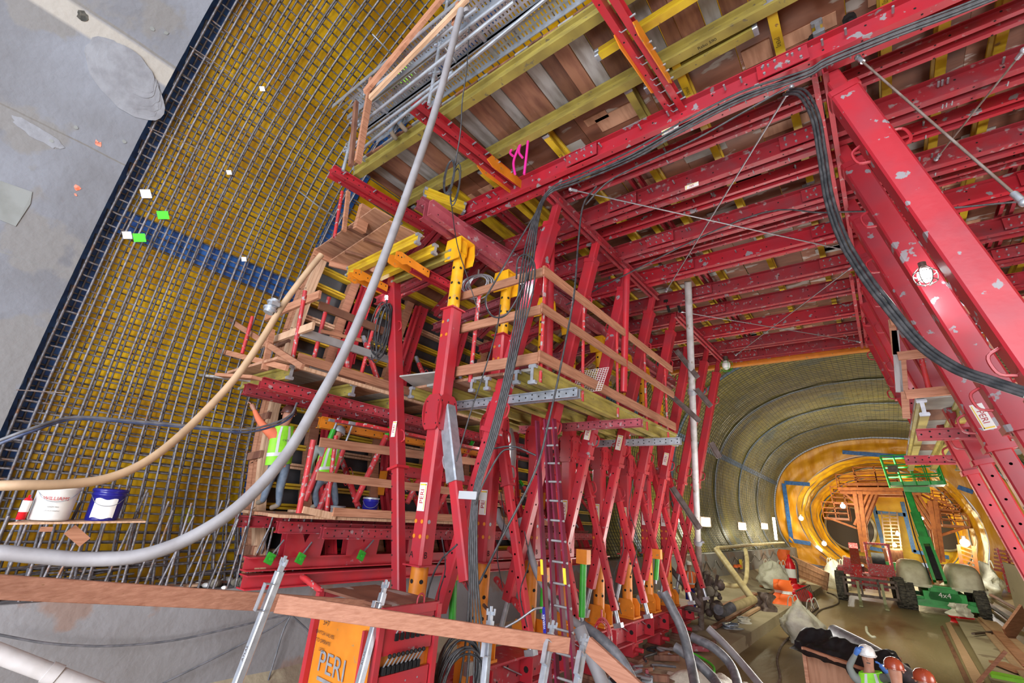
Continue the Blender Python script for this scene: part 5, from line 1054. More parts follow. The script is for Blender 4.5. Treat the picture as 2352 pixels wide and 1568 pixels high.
c = onx(1780, 1215, -8.3); t = thing('tube_lamp', 'bright upright tube lamp near the end of the far rebar wall', 'tube lamp', c); m = MB(); m.cyl(c-V((0, 0, .9)), c+V((0, 0, 1.0)), .12, 8); m.build('tube', 'lamp_glow_warm', t); point('lamp_light', c+V((.4, 0, 0)), 130, (1, .9, .6), .3)
# --- pails on the shelf board tied to the rebar
m = MB(); m.slab([onx(18, 1205, -7.45), onx(334, 1200, -7.45), V((-8.05, onx(330, 1196, -8.05).y-.05, onx(334, 1200, -7.45).z)), V((-8.05, onx(60, 1192, -8.05).y, onx(18, 1205, -7.45).z))], (0, 0, .02)); m.build('shelf_board', 'pale_lumber', label='dirty plywood shelf board tied to the rebar, carrying two pails', cat='shelf board')
zs = onx(180, 1203, -7.45).z+.022
def pail(c, r, h, mats, label, lid=True, txt=None, tear=False):
    t = thing('pail', label, 'pail', c); m = MB(); m.lathe([(0, 0), (r*.93, 0), (r*.94, .02), (r*.985, h*.78), (r*1.03, h*.79), (r*1.03, h*.83), (r*.99, h*.84), (r, h*.9)], c, n=28); pbod = m.build('pail_body', mats[0], t)
    m = MB(); m.lathe([(r*.99, h*.9), (r*1.07, h*.9), (r*1.07, h*.97), (r*1.0, h), (r*.92, h*.97), (0, h*.965)], c, n=28); m.build('lid', mats[1], t)
    m = MB(); cc = V(c)+V((0, 0, h*.8)); to = V((-V(c).x, -V(c).y, 0)).normalized(); s = V((-to.y, to.x, 0)); m.tube(crom([cc+s*r*1.03, cc+to*r*1.0+s*r*.6-V((0, 0, h*.25)), cc+to*r*1.12-V((0, 0, h*.33)), cc+to*r*1.0-s*r*.6-V((0, 0, h*.25)), cc-s*r*1.03], 5), .004, 5); 
    m.build('bail_handle', 'galvanised', pbod)
    m = MB()
    if txt:
        a0 = math.atan2(to.y, to.x)
        for wi, (w_, zz_, hh, mi) in enumerate(txt):
            vs, fs, ww = text_mesh(w_); R_ = r*1.0+.004
            m.add([(c[0]+R_*math.cos(a0+(x-ww/2)*hh/R_), c[1]+R_*math.sin(a0+(x-ww/2)*hh/R_), c[2]+zz_+y_*hh) for x, y_ in vs], fs, mi)
        m.build('printing', ['label_red', 'label_black', 'neon_green'], pbod, label='printed lettering')
    return t
cw = onx(105, 1205, -7.72); cw = (cw.x, cw.y, zs)
pail(cw, .19, .43, ['white_plastic', 'white_plastic'], 'white plastic pail with red lettering on the shelf board', txt=[('WILLIAMS', .22, .055, 0), ('READY MIX', .14, .02, 1), ('KEEP FROM FREEZING', .10, .014, 1)])
cb = onx(229, 1200, -7.72); cb = (cb.x, cb.y, zs)
t = pail(cb, .17, .38, ['pail_blue', 'pail_blue'], 'dark blue metal pail with a torn white label on the shelf board')
to = V((-cb[0], -cb[1], 0)).normalized(); a0 = math.atan2(to.y, to.x); m = MB(); m.grid(lambda u, v: (cb[0]+.169*math.cos(a0-.75+1.4*u), cb[1]+.169*math.sin(a0-.75+1.4*u), cb[2]+.04+.22*v+.01*math.sin(u*9)), 10, 2); m.build('paper_label', 'label_white', t, label='white paper label')
t = thing('spray_can', 'red and white spray can beside the white pail', 'spray can', (cw[0]+.05, cw[1]-.27, zs)); m = MB(); m.lathe([(0, 0), (.04, 0), (.04, .2), (.025, .23), (.012, .23), (.012, .26), (0, .26)], (cw[0]+.08, cw[1]-.24, zs), n=14); m.build('can_body', 'extinguisher', t); m = MB(); m.lathe([(.041, .08), (.041, .2)], (cw[0]+.08, cw[1]-.24, zs), n=14); m.build('can_label', 'label_white', t)
board(onx(160, 1215, -7.6), onx(195, 1245, -7.6), .02, .12, 'brown timber offcut wedged under the shelf board', 'lumber', 'timber_offcut', 'offcut')
board(onx(92, 1215, -7.5), onx(120, 1215, -7.5), .03, .05, 'small pale wood block under the left end of the shelf board', 'lumber', 'timber_offcut', 'offcut')
# debris on the ledge
for k in range(14):
    rr_ = random.Random(k+90); y = 1.0+rr_.random()*3.0; L = .4+rr_.random()*1.2; m = MB(); x = -8.0-rr_.random()*.5; m.bar((x, y, -1.33), (x+rr_.uniform(-.15, .15), y+L, -1.32), .1, .03)
    m.build('timber_offcut', ['pale_lumber', 'lumber', 'brown_board', 'grey_board'][k % 4], label='splintered timber offcut lying on the concrete ledge behind the guardrail board', cat='offcut', group='offcuts on the ledge')
m = MB(); rr_ = random.Random(5)
for k in range(120):
    y = 3.2+rr_.random()*6.5; x = -8.0+rr_.uniform(-.5, .15); r = rr_.uniform(.03, .1); m.ball((x, y, -1.35+r*.4), (r, r*1.2, r*.7), rr_.randrange(3), 7, 5)
m.build('rubble', ['mud', 'label_white', 'brown_board'], label='strip of white foam scraps and rubble along the ledge under the base beams', cat='rubble', kind='stuff')
t_ = pail((onx(848, 1176, -7.4).x, onx(848, 1176, -7.4).y, -.27), .14, .34, ['pail_blue', 'galvanised'], 'splattered blue pail on the lower platform behind the rails')
t_ = pail((onx(775, 1172, -7.5).x, onx(775, 1172, -7.5).y, -.27), .12, .16, ['grey_ply', 'galvanised'], 'low grey pail on the lower platform left of the blue one')
# pipe standing by the sill end, with angle-iron stays
pb, pt_ = onz(1611, 1442, -3.0), ony(1580, 646, 10.2)
t = thing('riser_pipe', 'tall white pipe with clamped joints rising past the left strut row to the ceiling', 'pipe', pb)
MB().cyl(pb.lerp(pt_, .30), pt_, .085, 16).build('upper_length', 'pipe_white', t); MB().cyl(pb, pb.lerp(pt_, .30), .09, 16).build('lower_length', 'pipe_rust', t, label='rusty lower length')
for f in (.30, .735): m = MB(); m.cyl(pb.lerp(pt_, f-.006), pb.lerp(pt_, f+.006), .12, 16); m.box(pb.lerp(pt_, f)+V((.12, 0, 0)), (.1, .06, .06)); m.build('pipe_clamp', 'galvanised', t)
MB().tube(crom([pb+V((0, 0, .05)), pb+V((-.1, -.1, -.02)), pb+V((-.6, -.6, 0))], 5), .1, 12).build('elbow', 'pipe_rust', t)
for k, (a, b) in enumerate((((1552, 803), (1602, 866)), ((1530, 898), (1606, 966)), ((1598, 892), (1632, 932)), ((1632, 1015), (1652, 1050)), ((1543, 1118), (1607, 1214)), ((1536, 1300), (1608, 1390)), ((1560, 1392), (1608, 1402)))):
    y = 11.5 if k < 5 else 15.5; A, B = ony(*a, y), ony(*b, y); m = MB(); m.ext([(-.06, -.06), (.06, -.06), (.06, -.045), (-.045, -.045), (-.045, .06), (-.06, .06)], A, B); m.build('angle_stay', 'steel_dark', label='dark angle-iron stay beside the white riser pipe, %s from the top' % ORD[k], cat='angle iron', group='stays of the riser pipe')
# hoses on the bench
for k, (pts, r, mat, l) in enumerate((([(1524, 1360), (1545, 1400), (1568, 1450), (1588, 1530), (1600, 1590)], .085, 'hose_dark', 'nearest the red sill, running straight down'), ([(1588, 1462), (1640, 1488), (1680, 1530), (1700, 1590)], .085, 'hose_dark', 'from the pipe elbow down over the bench edge'), ([(1626, 1442), (1665, 1480), (1710, 1530), (1760, 1590)], .075, 'hose_grey', 'rightmost, dropping to the floor'), ([(1550, 1485), (1600, 1520), (1640, 1560), (1660, 1590)], .085, 'hose_dark', 'lowest, half under the others'), ([(1330, 1440), (1350, 1490), (1372, 1540), (1392, 1590)], .085, 'hose_grey', 'short clamped one in the bottom centre'), ([(1338, 1436), (1385, 1470), (1430, 1520), (1465, 1590)], .07, 'hose_dark', 'second one in the bottom centre'), ([(1195, 1190), (1215, 1260), (1240, 1330), (1290, 1400), (1335, 1440)], .06, 'hose_grey', 'behind the columns, curving down to the ladder foot'), ([(1140, 1170), (1150, 1200), (1175, 1235)], .07, 'hose_grey', 'short wrapped stub at the lower platform end'), ([(1170, 985), (1178, 1030), (1175, 1090), (1172, 1140)], .07, 'pipe_white', 'white one hanging behind the struts under the middle platform'))):
    y = [9.5, 11, 12, 10, 6.2, 6.6, 7.2, 7.6, 7.6][k]; P = [ony(x, yy, y+(-.7 if (k < 4 and i == len(pts)-1) else 0)) for i, (x, yy) in enumerate(pts)]
    line('flexible_hose', P, r, mat, 'thick grey flexible hose, '+l, 'hose', seg=12)
line('rope', [onz(*p, -3.0) for p in ((1560, 1488), (1590, 1500), (1615, 1512), (1638, 1530), (1640, 1545))], .03, 'neon_green', 'tangle of bright green rope on the bench among the hoses', 'rope')
# timber and steel odds beside the cabinet
MB().cyl(zed(690, 1320, 7.5), zed(752, 1368, 7.2), .05, 10).build('push_pull_prop', 'tube_red', label='short red prop end left of the control cabinet', cat='prop')
for k, (a, b, y) in enumerate((((1040, 1300), (1120, 1400), 6.2), ((1140, 1330), (1215, 1420), 6.6), ((1170, 1260), (1255, 1330), 7.5), ((1285, 1320), (1335, 1370), 9.0))):
    A, B = ony(*a, y+1.0), ony(*b, y); t = thing('push_pull_prop', 'slanting red prop low behind the left row of columns, %s from the left' % ORD[k], 'prop', B, 'low slanting props'); MB().cyl(A, A.lerp(B, .8), .06, 10).build('prop_tube', 'tube_red', t); MB().cyl(A.lerp(B, .8), B, .025, 8).build('spindle', 'steel_dark', t)
for k, (px, pt, pb_, y) in enumerate(((1042, 1325, 1445, 5.6), (1250, 1330, 1420, 7.2), (1340, 1290, 1440, 7.4), (1510, 1280, 1340, 12.0))):
    A, B = ony(px, pt, y), ony(px-4, pb_, y); t = thing('hydraulic_cylinder', 'bright green hydraulic cylinder beside a yellow column foot, %s from the left' % ORD[k], 'cylinder', B, 'green hydraulic cylinders'); MB().cyl(A, A.lerp(B, .85), .055, 12).build('barrel', 'green_paint', t); MB().cyl(A.lerp(B, .85), B, .03, 8).build('piston_rod', 'galvanised', t); m = MB(); m.box(A+V((0, 0, .08)), (.2, .14, .22)); m.build('mounting', 'orange_paint', t)
# ================================================================== machines and stores on the tunnel floor
ZF = -3.4
def place(px, py, yaw, sc, z=ZF): c = onz(px, py, z); return Matrix.Translation(c) @ Matrix.Rotation(yaw, 4, 'Z') @ Matrix.Scale(sc, 4), c
def tyre(T, x, y, r, w, parent, name='wheel', mat='tire_rubber', hub='cream'):
    m = MB(T); m.lathe([(r*.5, -w/2), (r*.85, -w/2), (r, -w*.36), (r, w*.36), (r*.85, w/2), (r*.5, w/2)], (x, y, r), (1, 0, 0), 28)
    for i in range(18):
        a = 6.28318*i/18
        for sg in (-1, 1):
            c = V((x+sg*w*.22, y+math.cos(a+sg*.09)*r*1.01, r+math.sin(a+sg*.09)*r*1.01)); m.bar(c-V((w*.24, 0, 0)), c+V((w*.24, sg*0, 0)), .05, .06, (0, math.cos(a), math.sin(a)))
    wh = m.build(name, mat, parent); m = MB(T); m.lathe([(0, -w*.3), (r*.5, -w*.42), (r*.5, w*.42), (0, w*.3)], (x, y, r), (1, 0, 0), 16); m.build('wheel_hub', hub, wh)
# --- boom lift
T, c0 = place(2170, 1402, .02, 1.3); t = thing('boom_lift', 'green four-wheel boom lift with raised work basket standing on the tunnel floor', 'boom lift', c0)
for x in (-1.08, 1.08):
    for y in (-1.25, 1.25): tyre(T, x, y, .5, .38, t)
m = MB(T); m.box((0, 0, .62), (1.3, 3.2, .34)); m.box((0, -1.25, .45), (1.9, .25, .22)); m.box((0, 1.25, .45), (1.9, .25, .22)); m.box((0, -.9, .85), (.9, .8, .3)); m.build('chassis', 'lift_green', t)
m = MB(T); m.slab([(-.42, -1.6, .42), (.42, -1.6, .42), (.5, -1.6, .62), (.36, -1.6, .95), (-.36, -1.6, .95), (-.5, -1.6, .62)], (0, .08, 0)); m.slab([(-1.0, -1.62, .22), (1.0, -1.62, .22), (1.05, -1.6, .4), (.5, -1.6, .5), (-.5, -1.6, .5), (-1.05, -1.6, .4)], (0, .12, 0)); m.text('4x4', (0, -1.63, .70), (1, 0, 0), (0, 0, 1), .26, 1); m.build('front_plate', ['lift_green', 'label_white'], t)
def sp(c, e): return math.copysign(abs(c)**e, c)
for sg in (-1, 1):
    m = MB(T); m.grid(lambda u, v: (sg*.82+.54*sp(math.cos(6.28318*u), .45)*sp(math.cos(1.5708*v), .5), .15+1.5*sp(math.sin(6.28318*u), .45)*sp(math.cos(1.5708*v), .5), 1.0+.88*sp(math.sin(1.5708*v), .62)), 36, 12)
    m.box((sg*.82, .15, .95), (1.06, 2.95, .12)); m.build('engine_hood', 'cream', t)
tip = ony(2084, 1128, 37.5); b0 = T @ V((0, -1.0, 1.15)); e1 = b0.lerp(tip, .42); e2 = b0.lerp(tip, .74)
m = MB(); 
for sg in (-.22, .22): m.bar(b0+V((sg, 0, 0)), e1+V((sg*.9, 0, 0)), .13, .55, (0, -1, 0))
m.bar(b0.lerp(e1, .9), e1+(e1-b0)*.08, .55, .55, (0, -1, 0)); m.build('lower_boom', 'lift_green', t); MB().bar(b0.lerp(e1, .05), b0.lerp(e1, .85), .26, .3, (0, -1, 0)).build('lift_cylinder', 'black_plastic', t)
MB().bar(e1, e2, .44, .46, (0, -1, 0), c=.05).build('middle_boom', 'lift_green', t); MB().bar(e2, tip+V((0, 0, .1)), .32, .36, (0, -1, 0), c=.04).build('fly_boom', 'lift_green', t)
m = MB()
for j in range(3): m.tube(crom([b0+V((-.36, -.1+.05*j, 0)), e1+V((-.4, -.25, 0)), e2+V((-.3, -.3, 0)), tip+V((-.2, -.1, 0))], 5), .03, 5)
m.build('hose_run', 'cable_black', t)
bc = ony(2104, 1118, 37.2); B = [bc+V(q) for q in ((-1.2, -.6, 0), (1.3, -.6, .12), (1.3, .9, .12), (-1.2, .9, 0))]; H = V((-.18, 0, 1.75))
m = MB(); m.slab(B, (0, 0, .22)); m.box(bc+V((0, .1, -.15)), (1.2, .5, .3)); m.build('basket_floor', 'lift_green', t); m = MB()
for i in range(4):
    a, b = B[i], B[(i+1) % 4]; m.cyl(a, a+H, .05, 6)
    for f in (.35, .68, 1): m.cyl(a+H*f, b+H*f, .045, 6)
    for q in (.25, .5, .75): m.cyl(a.lerp(b, q), a.lerp(b, q)+H, .03, 5)
m.build('basket_rails', 'lift_green', t); m = MB(); m.box(bc+V((-.9, -.5, 1.0)), (.5, .25, .4)); m.build('control_box', 'steel_dark', t)
# --- telehandler
T, c0 = place(2003, 1380, .05, 1.28); t = thing('telehandler', 'red forklift telehandler with muddy tyres left of the green boom lift', 'telehandler', c0)
for x in (-1.05, 1.05):
    for y in (-1.1, 1.6): tyre(T, x, y, .58, .38, t, hub='red_paint')
m = MB(T); m.box((0, .3, .85), (1.3, 3.6, .5)); m.box((-.85, .3, 1.2), (.5, 1.8, .3)); m.slab([(-.95, -.6, 1.1), (-.35, -.6, 1.1), (-.35, -.6, 1.7), (-.8, -.6, 1.75)], (0, 1.6, 0)); m.build('chassis', 'tube_red', t)
m = MB(T)
for x in (.12, 1.0):
    for y in (-.3, 1.1): m.bar((x, y, 1.0), (x*.96+.02, y+.1, 2.45), .09, .09)
for y in (-.2, 1.2): m.bar((.12, y, 2.45), (1.0, y, 2.45), .09, .09)
for x in (.12, 1.0): m.bar((x, -.2, 2.45), (x, 1.2, 2.45), .09, .09)
for i in range(5): m.bar((.2+.17*i, -.2, 2.47), (.2+.17*i, 1.2, 2.47), .03, .03)
m.bar((.12, -.3, 1.35), (1.0, -.3, 1.35), .1, .5, (0, 0, 1)); m.build('cab_frame', 'tube_red', t); m = MB(T); m.box((.55, .6, 1.35), (.5, .5, .5)); m.box((.55, .85, 1.75), (.5, .12, .6)); m.build('seat', 'black_plastic', t)
m = MB(T); m.bar((-.35, 1.6, 2.2), (-.35, -1.4, 1.35), .36, .42); m.bar((-.35, -1.4, 1.35), (-.35, -1.9, .7), .3, .36); m.build('telescopic_arm', 'tube_red', t); m = MB(T); m.cyl((-.12, .4, 1.2), (-.12, -.7, 1.5), .06, 8); m.build('lift_cylinder', 'galvanised', t)
m = MB(T)
for z in (.35, .8, 1.0): m.bar((-.95, -2.0, z), (.95, -2.0, z), .06, .1)
for x in (-.9, -.3, .3, .9): m.bar((x, -2.0, .3), (x, -2.0, 1.05), .08, .06)
m.build('fork_carriage', 'steel_dark', t)
for x in (-.42, .42): m = MB(T); m.bar((x, -2.06, .9), (x, -2.06, .12), .1, .06); m.bar((x, -2.06, .1), (x, -3.2, .05), .13, .06); m.build('fork', 'olive_paint', t)
# --- bulk bags
def bag(px, py, w, h, label, seed, droop=.3, z=ZF):
    c = onz(px, py, z); t = thing('bulk_bag', label, 'bulk bag', c, None); m = MB()
    def f(u, v):
        a = 6.28318*u; q = math.sin(3.14159*min(1, .12+v*.88))**.45; r = w/2*q*(1-.25*v); d = noise.noise(V((math.cos(a)*1.7+seed, math.sin(a)*1.7, v*3)))*.22*w+noise.noise(V((math.cos(a)*4+seed, math.sin(a)*4, v*9)))*.07*w
        return (c.x+(r+d*q)*math.cos(a), c.y+(r+d*q)*math.sin(a), c.z+h*v*(1+.18*math.cos(a*2+seed))+.0)
    m.grid(f, 30, 16); m.build('bag_body', 'white_bag', t); m = MB()
    for a in (.6, 2.2, 3.9, 5.4):
        p = c+V((w*.3*math.cos(a), w*.3*math.sin(a), h*.92)); m.tube(crom([p, p+V((.05, 0, h*.22)), p+V((.14, .04, h*.28)), p+V((.22, .06, h*.05))], 4), .012*w, 5)
    m.build('lifting_loop', 'white_bag', t)
bag(1780, 1352, 1.7, 1.25, 'white bulk bag left of the orange vest on the bench slope', 1, z=-3.0)
bag(1925, 1352, 1.8, 1.6, 'white bulk bag between the leaning plywood wall and the telehandler', 4)
bag(1958, 1345, 1.6, 1.7, 'white bulk bag tucked right beside the telehandler wheel', 9)
bag(1846, 1478, 1.35, 1.15, 'white bulk bag in the foreground behind the black-wrapped crate', 3)
bag(2272, 1373, 2.1, 2.1, 'tall white bulk bag with loops at the right edge of the floor', 6)
bag(2222, 1385, 2.4, 1.3, 'low slumped white bulk bag behind the boom lift wheels', 8)
m = MB(); c = onz(1630, 1580, -3.1); m.grid(lambda u, v: (c.x-.9+1.6*u, c.y-.5+1.2*v, c.z+.25*math.sin(3.14*u)*math.sin(3.14*v)+.16*noise.noise(V((u*5, v*5, 1)))), 24, 16); m.build('white_sheet', 'white_bag', label='crumpled white sheet at the bottom edge below the hoses', cat='plastic sheet')
# --- leaning plywood wall and things by it
def quad_panel(pts, z_or_fn, off, mat, name, label, cat, nb=0):
    P = [f(*p) for f, p in zip(z_or_fn, pts)]; m = MB(); m.slab(P, off, 0)
    for i in range(nb): a = P[0].lerp(P[3], (i+.5)/nb); b = P[1].lerp(P[2], (i+.5)/nb); m.bar(a-V(off)*.2, b-V(off)*.2, .04, .1)
    return m.build(name, mat, label=label, cat=cat)
G = lambda x, y: onz(x, y, -3.2)
g0, g1 = G(1812, 1322), G(1898, 1356); dz = V((.1, .3, 0))
m = MB(); A = ony(1818, 1276, g0.y+.3); B_ = ony(1903, 1316, g1.y+.3); m.slab([g0, g1, B_, A], (.05, .12, 0)); 
for q in (.25, .5, .75): m.bar(g0.lerp(A, q)-V((0, .04, 0)), g1.lerp(B_, q)-V((0, .04, 0)), .05, .06)
m.build('plywood_wall', 'deck_ply', label='long reddish plywood wall panel leaning at the foot of the far bench', cat='plywood panel')
def fig(pts, mat, label, name, cat, r=.1, y=None): 
    m = MB(); m.tube(pts, r, 10); return m.build(name, mat, label=label, cat=cat)
c = onz(1822, 1358, -3.05); t = thing('fire_extinguisher', 'red fire extinguisher standing at the end of the leaning plywood wall', 'fire extinguisher', c); m = MB(); m.lathe([(0, 0), (.26, 0), (.26, 1.35), (.15, 1.6), (.08, 1.7), (.08, 1.85), (0, 1.9)], c, n=16); m.build('cylinder_body', 'extinguisher', t); m = MB(); m.lathe([(.265, .7), (.265, 1.15)], c, n=16); m.build('label_band', 'label_white', t); m = MB(); m.tube(crom([c+V((0, 0, 1.8)), c+V((.35, -.1, 1.5)), c+V((.32, -.1, .5))], 5), .05, 6); m.build('hose', 'cable_black', t)
def cloth(px, py, w, h, mat, label, seed, z=ZF, d=.5, name='safety_vest', cat='vest', stripe=True):
    c = onz(px, py, z); t = thing(name, label, cat, c); m = MB(); m.grid(lambda u, v: (lambda n_: (c.x+w*(u-.5)*(1-.3*v)+n_*.25*w, c.y-d*.5*math.sin(3.14*u)+n_*.3, c.z+h*v))(noise.noise(V((u*3+seed, v*3, seed)))), 14, 12)
    m.grid(lambda u, v: (lambda n_: (c.x+w*(u-.5)*(1-.3*v)+n_*.25*w, c.y+d*.5*math.sin(3.14*u)+n_*.3, c.z+h*v))(noise.noise(V((u*3+seed, v*3, seed)))), 14, 12); m.build('fabric', mat, t)
    if stripe: m = MB(); m.grid(lambda u, v: (lambda n_: (c.x+w*(u-.5)*(1-.3*(.45+.12*v))+n_*.25*w, c.y-d*.5*math.sin(3.14*u)+n_*.3-.03, c.z+h*(.45+.12*v)))(noise.noise(V((u*3+seed, (.45+.12*v)*3, seed)))), 14, 2); m.build('reflective_stripe', 'reflective', t)
    return t
cloth(1812, 1345, .9, 2.0, 'hi_vis_orange', 'orange vest hung beside the fire extinguisher', 2, z=-3.0)
cloth(1803, 1388, 1.0, 1.0, 'hi_vis_orange', 'orange vest with a white stripe lying on the edge of the concrete bench', 5, z=-3.06)
cloth(1832, 1378, 1.3, .7, 'extinguisher', 'red bag beside the orange vest on the concrete bench', 7, z=-3.06, name='tool_bag', cat='bag', stripe=False)
cloth(2212, 1432, .9, .55, 'extinguisher', 'red bag under a white cloth on the floor in front of the boom lift', 9, name='tool_bag', cat='bag', stripe=False)
cloth(2208, 1415, .9, .5, 'white_bag', 'white cloth thrown over the red bag in front of the boom lift', 10, z=-2.95, name='cloth', cat='cloth', stripe=False)
cloth(1760, 1402, .8, .65, 'steel_dark', 'black bag on the bench left of the orange vest', 11, z=-3.06, name='tool_bag', cat='bag', stripe=False)
cloth(1708, 1430, .5, .18, 'white_bag', 'small white and blue rag on the bench', 12, z=-3.06, name='cloth', cat='cloth', stripe=False)
cloth(1680, 1442, .6, .14, 'galvanised', 'little heap of chain on the bench beside the rag', 13, z=-3.06, name='chain', cat='chain', stripe=False)
# leaning grate
a, b = onz(1850, 1420, ZF), onz(1880, 1398, ZF); u = V((-.25, .1, 1.0)); m = MB()
for i in range(10): p = a.lerp(b, i/9); m.bar(p, p+u, .03, .03)
m.bar(a+u, b+u, .05, .05); m.bar(a+u*.05, b+u*.05, .05, .05); m.build('steel_grate', 'steel_dark', label='small barred steel grate leaning on the end of the concrete bench', cat='grate')
# hose trailing over the floor
line('air_hose', [onz(*p, ZF+.03) for p in ((1700, 1600), (1788, 1568), (1785, 1510), (1805, 1470), (1855, 1435), (1870, 1415), (1885, 1400), (1925, 1385), (1920, 1368), (1900, 1360))], .03, 'pipe_rust', 'thin brown hose winding over the wet floor from the bottom edge to the plywood wall', 'hose')
# --- the crate wrapped in black plastic
yA = 11.6; P0 = ony(1846, 1484, yA); P1 = ony(2010, 1545, yA-.9); zt = P0.z; P1.z = zt
dx = P1-P0; back = V((.35, 1.7, 0)); t = thing('plywood_crate', 'reddish plywood crate at the bottom with black plastic stuffed behind it', 'crate', V((P0.x, P0.y, ZF)))
m = MB(); H = V((0, 0, ZF-zt)); m.slab([P0, P1, P1+H, P0+H], (.02, .05, 0)); m.slab([P0, P0+back, P0+back+H, P0+H], (.05, 0, 0)); m.slab([P1, P1+back, P1+back+H, P1+H], (-.05, 0, 0)); m.slab([P0+back, P1+back, P1+back+H, P0+back+H], (0, -.05, 0)); m.build('side_panel', 'deck_ply', t)
m = MB(); n_ = V((-.0, -.06, 0))
for f in (.02, .55): m.bar(P0+H*f+n_, P1+H*f+n_, .06, .07)
m.bar(P0+n_, P0+H+n_, .06, .06); m.build('batten', 'lumber', t)
m = MB()
def pl(u, v):
    w = P0-V((.25, .1, 0))+(dx*1.5)*u+back*(1.05*v); n1 = noise.noise(V((u*7, v*5, 3)))*.13+noise.noise(V((u*17, v*9, 8)))*.035; e = min(u, 1-u, v, 1-v); return (w.x+n1*.6, w.y+n1*.5, zt-.06+.26*min(1, v*2.2)*math.sin(3.14*min(1, v+.1))+(n1*1.2 if v > .12 or u > .7 else min(0, n1))-(max(0, .12-v)*5 if u > .68 else 0)-max(0, u-.88)*7)
m.grid(pl, 90, 36); m.build('plastic_sheet', 'black_plastic', label='shiny crumpled black plastic sheeting bulging over the plywood crate', cat='plastic sheet')
line('dark_pipe', [ony(1916, 1450, 13.2), ony(2010, 1500, 12.0), ony(2110, 1570, 10.6), ony(2150, 1600, 10.2)], .13, 'hose_dark', 'dark grey pipe lying across the black plastic above the worker', 'pipe', seg=14)
line('white_scrap', [onz(1990, 1440, ZF+.02), onz(1992, 1452, ZF+.02), onz(2002, 1462, ZF+.02), onz(2010, 1463, ZF+.02)], .05, 'white_bag', 'white scrap on the wet floor behind the crate', 'scrap')
# --- boards on the right
def flat(pts, mat, label, z=ZF+.02, th=.04, name='floor_board', cat='board'): m = MB(); m.slab([onz(*p, z) for p in pts], (0, 0, th)); return m.build(name, mat, label=label, cat=cat)
flat(((2185, 1402), (2240, 1420), (2352, 1568), (2290, 1590)), 'deck_ply' if False else 'concrete_bench', 'wide pale plywood walkway sheet along the right side of the floor', ZF+.18, .05, 'plywood_sheet', 'plywood sheet')
flat(((2240, 1420), (2290, 1430), (2420, 1540), (2380, 1590)), 'pale_lumber', 'second plywood sheet at the right edge of the floor', ZF+.2, .04, 'plywood_sheet', 'plywood sheet')
flat(((2172, 1432), (2182, 1430), (2262, 1568), (2240, 1580)), 'pale_lumber', 'long weathered plank lying left of the dark slot', name='plank', cat='plank')
flat(((2160, 1440), (2166, 1438), (2232, 1575), (2222, 1580)), 'brown_board', 'second long plank lying left of the dark slot', name='plank', cat='plank')
for k, (a, b, w, mat, l) in enumerate((((2250, 1418), (2345, 1500), .12, 'pale_lumber', 'long lath pointing to the bottom right corner'), ((2290, 1450), (2365, 1530), .3, 'lumber', 'fresh board at the right edge'), ((2270, 1455), (2360, 1560), .15, 'pale_lumber', 'narrow lath beside the fresh board'), ((2265, 1360), (2352, 1408), .25, 'brown_board', 'dark plank right of the slumped bag'), ((2252, 1372), (2330, 1430), .2, 'brown_board', 'lower dark plank right of the slumped bag'), ((2280, 1395), (2352, 1440), .22, 'grey_board', 'grey plank by the right wall'), ((2290, 1520), (2352, 1545), .4, 'lumber', 'stack of short fresh boards near the bottom right corner'), ((2235, 1455), (2285, 1450), .1, 'steel_dark', 'dark cable heap on the pale plywood'))):
    A, B_ = onz(*a, ZF+.32), onz(*b, ZF+.3); board(A, B_, w, .06, l, mat, 'plank', 'plank')
board(onz(2312, 1460, ZF+.3), ony(2352, 1405, onz(2312, 1460, ZF+.3).y+.5), .9, .08, 'wide fresh board leaning at the right edge', 'lumber', 'leaning_board', 'board', up=(1, 0, .3))
board(onz(2245, 1568, ZF+.1), ony(2310, 1495, onz(2245, 1568, ZF).y-.5), .07, .07, 'thin wooden pole leaning over the slot in the bottom right corner', 'lumber', 'pole', 'pole')
m = MB(); c = onz(2330, 1560, ZF+.25); m.box(c, (.9, .5, .12)); m.build('green_sack', 'hi_vis', label='bright yellow-green sack in the bottom right corner', cat='sack')
# pipes on the left bench
line('pump_pipe', [ony(1646, 1262, 24), ony(1728, 1376, 20.5)], .13, 'pipe_cream', 'cream pipe leaning from the ledge down to the bench', 'pipe', seg=12)
line('pump_pipe', [ony(1731, 1376, 20.5), ony(1700, 1388, 19.2), ony(1678, 1396, 18.6)], .14, 'pipe_cream', 'short cream pipe elbow lying on the bench', 'pipe', seg=12)
line('flexible_hose', [ony(1682, 1393, 18.6), ony(1662, 1404, 18.2), ony(1650, 1400, 17.8)], .16, 'hose_dark', 'dark hose stub joined to the cream pipe elbow', 'hose', seg=12)
line('pump_pipe', [onx(1648, 1258, -8.0), onx(1740, 1250, -8.0), onx(1800, 1246, -8.0)], .10, 'pipe_cream', 'cream pipe running level along the top of the far ledge', 'pipe', seg=10)
line('pump_pipe', [ony(1650, 1340, 22), ony(1690, 1345, 22.5), ony(1712, 1335, 23.5), ony(1716, 1290, 25), ony(1712, 1262, 26)], .09, 'pipe_cream', 'bent cream pipe hanging over the ledge behind the leaning pipe', 'pipe', seg=10)
for k in range(9):
    a, b = (1600+22*k, 1292-3.2*k), (1622+22*k, 1289-3.2*k); mid = ((a[0]+b[0])/2+3, a[1]+22-k*1.3)
    line('hanging_cable', [onx(*a, -7.9), onx(*mid, -7.85), onx(*b, -7.9)], .022, 'cable_black', 'black cable hanging in a loop on the far ledge face, %s from the left' % ORD[k], 'cable', 4, 5, 'cable loops on the far ledge')
